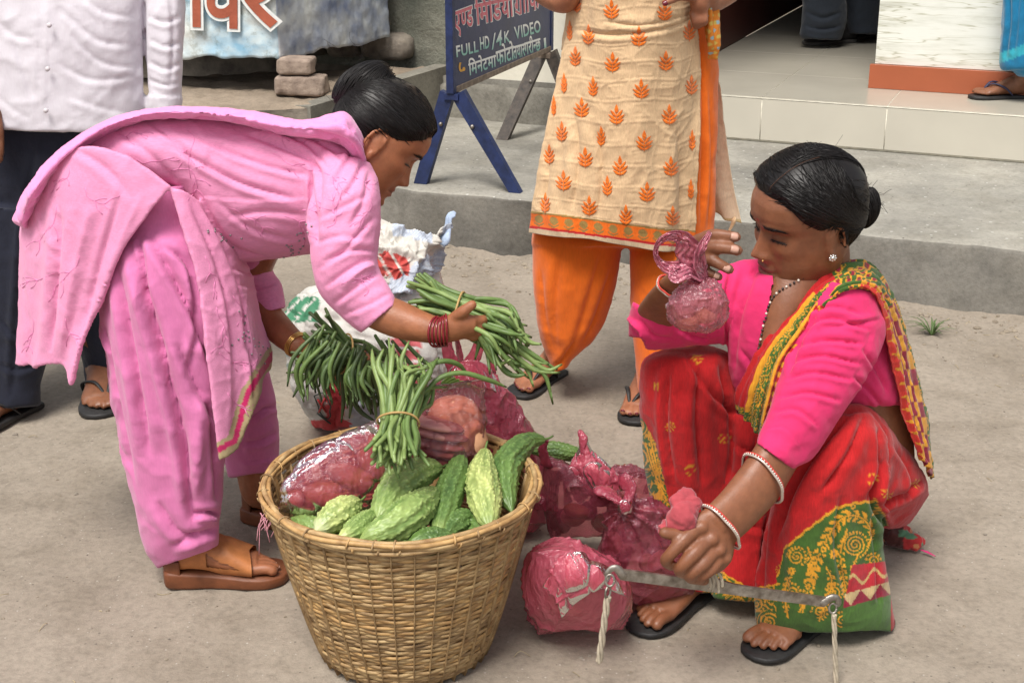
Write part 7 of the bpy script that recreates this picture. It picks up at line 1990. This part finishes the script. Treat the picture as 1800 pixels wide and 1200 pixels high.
rows = [pxrow((1006, -70, 3.43), (1055, -70, 3.31), (1118, -70, 3.275), (1180, -70, 3.31), (1226, -70, 3.42)),
        pxrow((1002, 30, 3.44), (1052, 30, 3.32), (1115, 30, 3.285), (1180, 28, 3.32), (1225, 26, 3.42)),
        pxrow((990, 100, 3.44), (1046, 102, 3.325), (1112, 104, 3.29), (1182, 100, 3.325), (1229, 92, 3.42)),
        pxrow((974, 180, 3.44), (1038, 184, 3.33), (1108, 187, 3.295), (1182, 182, 3.33), (1230, 168, 3.42)),
        pxrow((956, 270, 3.44), (1026, 276, 3.33), (1102, 282, 3.30), (1180, 280, 3.33), (1225, 268, 3.40)),
        pxrow((940, 350, 3.44), (1012, 358, 3.33), (1096, 366, 3.30), (1176, 368, 3.33), (1221, 362, 3.40)),
        pxrow((929, 409, 3.44), (1004, 418, 3.33), (1090, 430, 3.30), (1170, 441, 3.33), (1221, 443, 3.40))]
def kurta_col(Q, t, u):
    q = proj(Q); x, y = q[:, 0], q[:, 1]; c = np.tile(CRM, (len(Q), 1))
    yb = np.interp(x, [929, 1004, 1090, 1170, 1222], [409, 418, 430, 441, 443]); d = yb - y
    c[d < 36] = ORG
    cx = (x - 935) % 26 - 13; circ = (cx ** 2 + (d - 26) ** 2 < 56); c[circ & (d < 36)] = GLD
    lf_ = (np.abs((d - 14.5) - .55 * np.abs(cx)) < 1.5) & (np.abs(cx) < 9); c[lf_] = GLD * .9
    c[(d < 12.5)] = DRED; c[d < 8.5] = np.array([.55, .42, .27])
    c[(np.abs(d - 37) < 1.6)] = GLD
    return c
def tucks(t, u):
    a, b = u * 6.2 + .08 * np.sin(t * 30), t * 14.5 + .1 * np.sin(u * 14); ia, ib = np.floor(a), np.floor(b)
    la = np.exp(-((a - np.round(a)) / .035) ** 2); lb = np.exp(-((b - np.round(b)) / .06) ** 2)
    inner = ((ia + ib) % 2 == 0) * (np.exp(-((np.abs((a % 1) - .5) - .25) / .03) ** 2) * (np.abs((b % 1) - .5) < .3) + np.exp(-((np.abs((b % 1) - .5) - .28) / .05) ** 2) * (np.abs((a % 1) - .5) < .25))
    r = .0011 * np.maximum(la, lb) * (t < .9) + .0007 * inner * (t < .9)
    return r + .010 * np.sin(u * 12 + 1.2 * np.sin(t * 3)) * t + .004 * np.sin(u * 23 + t * 4) * t
M['kurta'] = fabric('cream_kurta_cotton', attr=True, slub=(6, 6, 1.5), slubvar=.14, wramp=.003, sheen=.1)
kp, kmb = sheetcloth('front_panel', rows, 280, 180, .0022, M['kurta'], ow, [([(1010, 52), (1080, 62), (1170, 50), (1222, 30)], 8, 5, 'v'), ([(1060, 38), (1130, 45), (1215, 25)], 7, 4, 'v'), ([(1010, 200), (1015, 280), (1005, 370)], 12, 8, 'v'), ([(1050, 230), (1058, 300), (1050, 390)], 10, 5, 'v'), ([(1190, 230), (1196, 320), (1192, 420)], 10, 5, 'v'), ([(965, 250), (962, 320), (950, 390)], 9, 5, 'v'), ([(1125, 200), (1135, 300), (1130, 410)], 12, 4, 'r')], (12, .004), kurta_col, wav=tucks)
up_ = sil([(1040, -330, 1200, -330, 3.50, .06), (985, -290, 1262, -290, 3.50, .09), (990, -200, 1250, -200, 3.49, .12), (1005, -90, 1238, -90, 3.48, .13), (998, 10, 1232, 10, 3.49, .135), (985, 90, 1240, 80, 3.50, .12)], 56, 60)
sl1 = sil([(1205, -320, 1275, -270, 3.48, .06), (1250, -230, 1330, -210, 3.50, .055), (1280, -150, 1345, -150, 3.51, .05)], 36, 40)
sl2 = sil([(1040, -320, 965, -270, 3.48, .06), (990, -230, 910, -210, 3.50, .055), (960, -150, 895, -150, 3.51, .05)], 36, 40)
garment('tunic', [up_, sl1, sl2], .006, 2, None, M['kurta'], ow, (12, .004), col=CRM)
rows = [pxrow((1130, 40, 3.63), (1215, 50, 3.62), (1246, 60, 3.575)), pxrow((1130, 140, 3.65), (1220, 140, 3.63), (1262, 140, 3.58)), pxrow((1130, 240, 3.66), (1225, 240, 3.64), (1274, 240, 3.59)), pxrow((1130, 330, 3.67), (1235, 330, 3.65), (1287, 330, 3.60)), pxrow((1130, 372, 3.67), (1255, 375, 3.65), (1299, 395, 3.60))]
sheetcloth('back_panel', rows, 150, 60, .0022, M['kurta'], ow, None, (14, .004), lambda Q, t, u: np.where((t > .975)[:, None], np.array([.62, .47, .24]), np.array([.80, .64, .45])), wav=lambda t, u: .012 * t * np.sin(u * 11))  # plain paler cream, its colour brightened to make up for light from behind
mk('corner_tie', tube([W(1290, 388, 3.60), W(1286, 398, 3.60), W(1282, 405, 3.60)], [.012, .008, .006], n=10, m=14, flat=.5), M['kurta'], ow, col=CRM)
bk_ = bvh(kmb); lv = []
def motif(cx, cy, w, s=1.0):
    out = []
    for x0, y0, x1, y1, wd in ((0, -3, 0, -19, 3.3), (-1, 3, -11, -9, 2.4), (1, 3, 11, -9, 2.4), (-1, 9, -14.5, -1, 2.5), (1, 9, 14.5, -1, 2.5), (-1, 15, -13, 7, 2.3), (1, 15, 13, 7, 2.3), (0, 18, 0, -4, 1.2)):
        l = leafshape(bk_, (cx + x0 * w * s, cy + y0 * s), (cx + x1 * w * s, cy + y1 * s), wd * s * (.5 + .5 * w), .0016)
        if l: out.append(l)
    return out
silk = plain('orange_silk_thread', (.80, .19, .012), .42, .25, 150, .0015, 260, c2=(.62, .11, .008), sheen=.3)
for cx, cy, w in ((1015, 6, .55), (1075, 17, 1), (1168, 20, 1), (1035, 62, .8), (1123, 65, 1.05), (1211, 55, .8), (1002, 55, .35), (1012, 100, .75), (1077, 110, 1), (1170, 108, 1), (1043, 153, .65), (1127, 157, 1.05), (1215, 150, .8), (1023, 190, 1), (1084, 202, 1), (1176, 202, 1), (974, 187, .3), (992, 147, .4), (988, 232, .75), (1057, 240, .6), (1132, 248, 1.05), (1216, 247, .45), (966, 272, .7), (1029, 277, 1), (1090, 292, .95), (1179, 293, 1), (991, 318, 1), (1068, 327, .65), (1137, 338, 1.05), (1214, 333, .4), (959, 357, .65), (1036, 362, 1), (1100, 378, .85), (1182, 380, .95), (1110, -40, 1), (1060, -45, .8), (1160, -50, 1)):
    l = motif(cx, cy, w)
    if l: mk('embroidered_leaf', cat(*l), silk, ow)
rows = [pxrow((1225, -150, 3.40), (1240, -150, 3.36), (1262, -150, 3.42)), pxrow((1232, -40, 3.42), (1246, -40, 3.37), (1264, -40, 3.42)), pxrow((1238, 20, 3.43), (1250, 20, 3.38), (1262, 20, 3.42)), pxrow((1243, 70, 3.43), (1254, 72, 3.39), (1266, 66, 3.42)), pxrow((1248, 100, 3.43), (1253, 104, 3.41), (1258, 100, 3.42))]
def dots(Q, t, u):
    c = np.tile(np.array([.66, .22, .025]), (len(Q), 1)); a, b = u * 4, t * 16; r = np.hypot((a + .5 * (np.floor(b) % 2)) % 1 - .5, b % 1 - .5)
    k = (np.floor(a) + np.floor(b)) % 3 == 0; c[(r < .30) & k] = (.30, .45, .48); c[(r < .30) & ~k] = (.62, .45, .10); return c
sheetcloth('dotted_scarf', rows, 120, 50, .003, M['kurta'], ow, None, (20, .004), dots, wav=lambda t, u: .006 * np.sin(u * 14 + t * 4))

# ------------------------------------------------------------------ man in white shirt
mn = thing('person', 'man in a white long sleeved shirt and navy trousers standing behind the woman in pink', 'person', G(40, 745))
mX = W(60, 200, 3.44)[0]
mO = np.array([mX, 3.44, 1.60]); mM = head_axes((.2, -1, -.1), (0, 0, 1))
g1p, g1d = G(64, 712), G(-30, 752) - G(64, 712); g2p, g2d = G(176, 672), G(176, 700) - G(176, 640)
sp_ = [head(mO, mM, 1.04), tube([mO + [0, .02, -.05], [mX, 3.46, 1.42], [mX, 3.46, 1.1], [mX, 3.46, .85]], [.055, .09, .10, .10], n=20, m=30),
       tube([W(285, -190, 3.45), W(290, 0, 3.42), W(288, 180, 3.40), W(287, 215, 3.40)], [.05, .04, .032, .026], n=16, m=30), sil([(268, 206, 306, 206, 3.40, .016), (262, 240, 308, 240, 3.40, .016), (266, 268, 304, 268, 3.40, .014)], 18, 20),
       tube([W(-170, -190, 3.45), W(-120, 0, 3.46), W(-30, 160, 3.34), W(-14, 205, 3.30)], [.05, .04, .032, .026], n=16, m=30), sil([(-34, 200, 4, 205, 3.30, .016), (-30, 235, 8, 232, 3.29, .016), (-26, 255, 8, 255, 3.29, .014)], 18, 20)]
for k in range(4):
    sp_.append(finger([(270 + 10 * k, 262, 3.395), (270 + 10 * k, 288, 3.39), (272 + 9 * k, 308, 3.395)], .0095, .0075))
    sp_.append(finger([(-20 + 7 * k, 250, 3.285), (-20 + 7 * k, 270, 3.28), (-18 + 6 * k, 284, 3.285)], .0095, .0075))
sp_ += [tube([W(20, 300, 3.45), W(20, 600, 3.42)], [.08, .05], n=16, m=20), tube([W(160, 300, 3.52), W(170, 600, 3.58)], [.08, .05], n=16, m=20), foot(g1p, g1d, 1, .014, 0, 1.08, [W(20, 640, 3.42)]), foot(g2p, g2d, -1, .014, 0, 1.08, [W(172, 600, 3.58)])]
V, F = remesh(cat(*sp_), .0058, 2)
mk('body', (V, F), M['skin'], mn, col=skin_color(V, [(mO, mM, 1.04, {})], SKIN * .85))
mk('hair', hair_cap(mO, mM, 1.04, lambda t, s_: float(np.interp(t, [0, .8, 1.3, 1.7, 2.4, 3.15], [.085, .07, .03, .0, -.04, -.045])), .012), M['hair'], mn)
for p, d, inn in ((g1p, g1d, 1), (g2p, g2d, -1)):
    so = mk('sandal', sole(p, d, .001, .015, 1.08, .006), M['rubber'], mn)
    for st_ in thongs(p, d, inn, .013, 1.08): mk('strap', st_, M['rubber'], mn if False else so)
M['shirt'] = fabric('white_shirt_cotton', (.66, .63, .675), slub=(8, 8, 1), slubvar=.05, wramp=.003, sheen=.1)
M['navy'] = fabric('navy_trouser_cloth', (.012, .014, .027), slub=(4, 4, 1), slubvar=.15, wramp=.004, sheen=.15)
sh = sil([(10, -390, 110, -390, 3.46, .06), (-120, -340, 240, -340, 3.46, .10), (-150, -200, 262, -200, 3.45, .125), (-140, -60, 256, -60, 3.44, .13), (-134, 60, 250, 60, 3.43, .135), (-140, 150, 252, 150, 3.43, .138), (-146, 224, 256, 236, 3.43, .14)], 64, 90, 2.4)
sl = sil([(215, -335, 300, -280, 3.45, .07), (240, -180, 332, -170, 3.43, .062), (249, -60, 330, -55, 3.42, .058), (252, 20, 325, 20, 3.41, .054), (258, 100, 321, 105, 3.40, .048), (262, 158, 318, 160, 3.40, .042), (255, 172, 320, 174, 3.40, .044), (256, 198, 318, 196, 3.40, .044)], 40, 90)
slb = sil([(-90, -335, -180, -280, 3.45, .07), (-120, -150, -195, -150, 3.46, .06), (-60, 60, -140, 80, 3.42, .05), (-10, 170, -66, 185, 3.32, .042)], 36, 60)
garment('shirt', [sh, sl, slb], .0052, 2, [(a, b, c * .65, d) for a, b, c, d in [([(88, -40), (84, 90), (78, 232)], 5, 3, 's'), ([(70, -40), (66, 90), (60, 230)], 4, 2, 's'), ([(110, 20), (170, 70), (230, 80)], 9, 5, 'v'), ([(100, 110), (160, 140), (240, 135)], 9, 4, 'v'), ([(120, 60), (180, 110), (245, 120)], 8, 4, 'v'), ([(20, 60), (40, 120), (60, 180)], 9, 4, 'v'), ([(-20, 20), (20, 60), (60, 70)], 9, 4, 'v'), ([(252, -30), (253, 80), (256, 190)], 7, 12, 'v'), ([(262, 30), (290, 40), (318, 30)], 7, 6, 'v'), ([(264, 70), (290, 82), (318, 76)], 7, 6, 'v'), ([(262, 108), (290, 122), (318, 112)], 7, 6, 'v'), ([(262, 140), (290, 150), (316, 146)], 6, 5, 'v'), ([(298, -20), (304, 60), (300, 150)], 7, 5, 'v'), ([(258, 168), (290, 170), (320, 169)], 4, 5, 's'), ([(120, 170), (180, 190), (230, 200)], 9, 3, 'v'), ([(130, -20), (180, 20), (235, 30)], 9, 4, 'v'), ([(-30, 150), (20, 190), (60, 215)], 9, 3, 'v')]], M['shirt'], mn, (12, .0045))
for x, y in ((86, 45), (83, 122), (80, 195)):
    c = W(x, y, 3.285); mk('button', tube([c, c + [0, .006, 0]], [.0055, .0055], n=14, m=6, ends=False), plain('shirt_button', (.60, .56, .58), .35, .05, 40, 0), mn)
t1 = sil([(-136, 210, 245, 222, 3.45, .115), (-140, 320, 235, 330, 3.46, .115), (-140, 400, 220, 420, 3.47, .11)], 52, 40, 2.4)
t2 = sil([(-140, 360, 150, 370, 3.44, .11), (-120, 480, 130, 480, 3.43, .10), (-92, 600, 92, 600, 3.42, .09), (-66, 680, 72, 672, 3.41, .08), (-54, 722, 71, 712, 3.405, .078)], 44, 60)
t3 = sil([(80, 370, 232, 370, 3.52, .10), (110, 480, 225, 480, 3.55, .09), (130, 580, 212, 580, 3.58, .08), (146, 640, 204, 640, 3.60, .07), (152, 682, 200, 680, 3.60, .066)], 44, 60)
garment('trousers', [t1, t2, t3], .0065, 2, [([(60, 260), (40, 420), (20, 700)], 9, 7, 'v'), ([(120, 240), (100, 350), (80, 480)], 9, 5, 'v'), ([(0, 560), (30, 590), (70, 580)], 9, 6, 'v'), ([(0, 640), (30, 650), (66, 640)], 8, 5, 'v')], M['navy'], mn, (10, .005))

# ------------------------------------------------------------------ man inside the doorway, dark trousers and shoes
im = thing('person', 'person in dark trousers and dark shoes standing inside the shop doorway', 'person', G(1450, 85, ZF))
iY = 7.15; iX = W(1478, 60, iY)[0]
iO = np.array([iX, iY + .05, ZF + 1.55]); iM = head_axes((-.9, -.4, 0), (0, 0, 1))
V, F = remesh(cat(head(iO, iM, 1.03), tube([iO + [0, 0, -.05], [iX, iY, ZF + 1.38], [iX, iY, ZF + .8]], [.055, .09, .09], n=16, m=24), tube([[iX, iY - .14, ZF + 1.3], [iX, iY - .24, ZF + 1.05], [iX + .10, iY - .14, ZF + 1.15]], [.05, .04, .04], n=14, m=20), tube([[iX, iY + .14, ZF + 1.3], [iX, iY + .24, ZF + 1.05], [iX + .10, iY + .14, ZF + 1.15]], [.05, .04, .04], n=14, m=20), tube([W(1447, -150, 7.12), W(1447, 50, 7.12)], [.05, .04], n=14, m=16), tube([W(1518, -150, 7.27), W(1518, 45, 7.28)], [.05, .04], n=14, m=16)), .007, 2)
mk('body', (V, F), M['skin'], im, col=skin_color(V, [], SKIN * .8))
mk('hair', hair_cap(iO, iM, 1.03, lambda t, s_: float(np.interp(t, [0, .8, 1.3, 1.7, 2.4, 3.15], [.085, .07, .03, .0, -.04, -.045])), .012), M['hair'], im)
M['slate'] = fabric('slate_trouser_cloth', (.030, .038, .052), slub=(4, 4, 1), wramp=.004)
M['shoe'] = plain('dark_shoe_suede', (.030, .028, .030), .8, .3, 40, .001, 90)
garment('shirt', [tube([[iX, iY, ZF + 1.42], [iX, iY, ZF + 1.1], [iX, iY, ZF + .78]], [.13, .15, .14], n=28, m=20, flat=1.2)], .009, 2, None, M['slate'], im, None)
garment('trousers', [sil([(1400, -330, 1560, -330, 7.18, .12), (1404, -200, 1556, -200, 7.18, .12)], 36, 20), sil([(1402, -220, 1490, -220, 7.12, .085), (1410, -60, 1486, -60, 7.12, .075), (1410, 30, 1488, 30, 7.12, .07), (1406, 58, 1482, 58, 7.12, .07), (1410, 68, 1478, 70, 7.12, .068)], 36, 50), sil([(1470, -220, 1562, -220, 7.26, .085), (1480, -60, 1552, -60, 7.28, .075), (1488, 30, 1550, 30, 7.28, .07), (1492, 60, 1546, 60, 7.28, .07)], 36, 50)], .007, 2, [([(1415, 20), (1445, 32), (1480, 22)], 6, 9, 'v'), ([(1412, 45), (1445, 52), (1480, 46)], 5, 8, 'v')], M['slate'], im, (9, .008))
def shoe(p, d, s=1.0):
    o, A = foot_axes(p, d)
    sec = [(.0, .05, .030, .045), (.03, .055, .038, .050), (.08, .055, .040, .050), (.13, .045, .041, .040), (.18, .034, .046, .030), (.23, .030, .046, .026), (.27, .024, .036, .020), (.285, .02, .018, .012)]
    Q = spline(np.array(sec), 50) * s; a = np.linspace(0, 2 * math.pi, 30, endpoint=False)
    Rg = np.stack([Q[:, 2:3] * np.cos(a), np.repeat(Q[:, :1], 30, 1), np.maximum(Q[:, 1:2] + Q[:, 3:4] * np.sin(a), .016)], -1)
    V, F = rings(Rg); return V @ A.T + o, F
for (a, b) in (((1500, 74), (1408, 80)), ((1552, 62), (1470, 72))):
    p = G(*a, ZF); d = G(*b, ZF) - p
    so = mk('shoe', shoe(p, d, 1.0), M['shoe'], im)
    mk('shoe_sole', sole(p, d, .001, .018, 1.2, .004), plain('grey_shoe_sole', (.10, .095, .09), .8, .2, 40, 0), so)

# ------------------------------------------------------------------ woman in blue sari on the step
bw_ = thing('person', 'person in a bright blue sari standing on the tiled step beside the pillar', 'person', G(1740, 175, ZF))
bX = W(1880, 0, 5.72)[0]; bO = np.array([bX, 5.74, ZF + 1.42]); bM_ = head_axes((-.9, -.4, 0), (0, 0, 1))
b1p, b1d = G(1806, 172, ZF), G(1690, 174, ZF) - G(1806, 172, ZF)
b2p = b1p + [.12, .16, 0]
V, F = remesh(cat(head(bO, bM_, .98), tube([bO + [0, 0, -.05], [bX, 5.74, ZF + 1.25], [bX, 5.74, ZF + .8]], [.05, .09, .10], n=16, m=24), tube([[bX, 5.58, ZF + 1.2], [bX, 5.5, ZF + .95], [bX - .1, 5.5, ZF + .85]], [.045, .04, .03], n=14, m=20), tube([[bX, 5.88, ZF + 1.2], [bX, 5.95, ZF + .95], [bX - .1, 5.9, ZF + .85]], [.045, .04, .03], n=14, m=20), tube([[bX - .03, 5.66, ZF + .8], [bX - .05, 5.62, ZF + .3]], [.08, .05], n=14, m=16), foot(b1p, b1d, 1, .014, 0, .98, [[bX - .05, 5.62, ZF + .3]], (.03, .04)), foot(b2p, b1d, -1, .014, 0, .98, [[bX + .05, 5.8, ZF + .3]], (.03, .04))), .0062, 2)
mk('body', (V, F), M['skin'], bw_, col=skin_color(V, [], SKIN * .95))
mk('hair', cat(hair_cap(bO, bM_, .98, hl, .012), *bun_pieces(bO + [.12, .05, .0], np.eye(3), .035, .035, .035, 30, 4)), M['hair'], bw_)
for p, inn in ((b1p, 1), (b2p, -1)):
    so = mk('sandal', sole(p, b1d, .001, .014, .99, .006), M['rubber'], bw_)
    for st_ in thongs(p, b1d, inn, .013, .99, .005): mk('strap', st_, plain('navy_rubber_strap', (.03, .03, .07), .5, .2, 50, 0), so)
def blue_col(V):
    q = proj(V); c = np.tile(np.array([.006, .165, .33]), (len(V), 1)); y = q[:, 1]
    e = np.interp(q[:, 0], [1755, 1780, 1800, 1990], [120, 112, 104, 100])
    c[(y > e - 26) & (y < e - 8)] = (.03, .36, .46); return c
M['blue'] = fabric('blue_sari', attr=True, slub=(4, 4, 1), slubvar=.10, wramp=.004, sheen=.3)
garment('sari', [sil([(1800, -700, 1960, -700, 5.74, .13), (1775, -420, 1990, -420, 5.73, .16), (1768, -200, 2004, -200, 5.71, .17), (1763, -40, 2010, -40, 5.70, .17), (1760, 60, 2008, 60, 5.69, .17), (1757, 112, 2000, 105, 5.69, .17), (1760, 124, 2000, 118, 5.69, .17)], 60, 100), sil([(1762, 95, 1850, 95, 5.67, .10), (1772, 118, 1850, 118, 5.67, .10), (1790, 134, 1850, 140, 5.67, .09)], 36, 30)], .0075, 2, [([(1772, -40), (1775, 40), (1766, 110)], 6, 9, 'v'), ([(1790, -40), (1788, 40), (1780, 100)], 7, 8, 'v'), ([(1800, 0), (1798, 60), (1795, 110)], 6, 6, 'v')], M['blue'], bw_, (9, .006), col=blue_col)
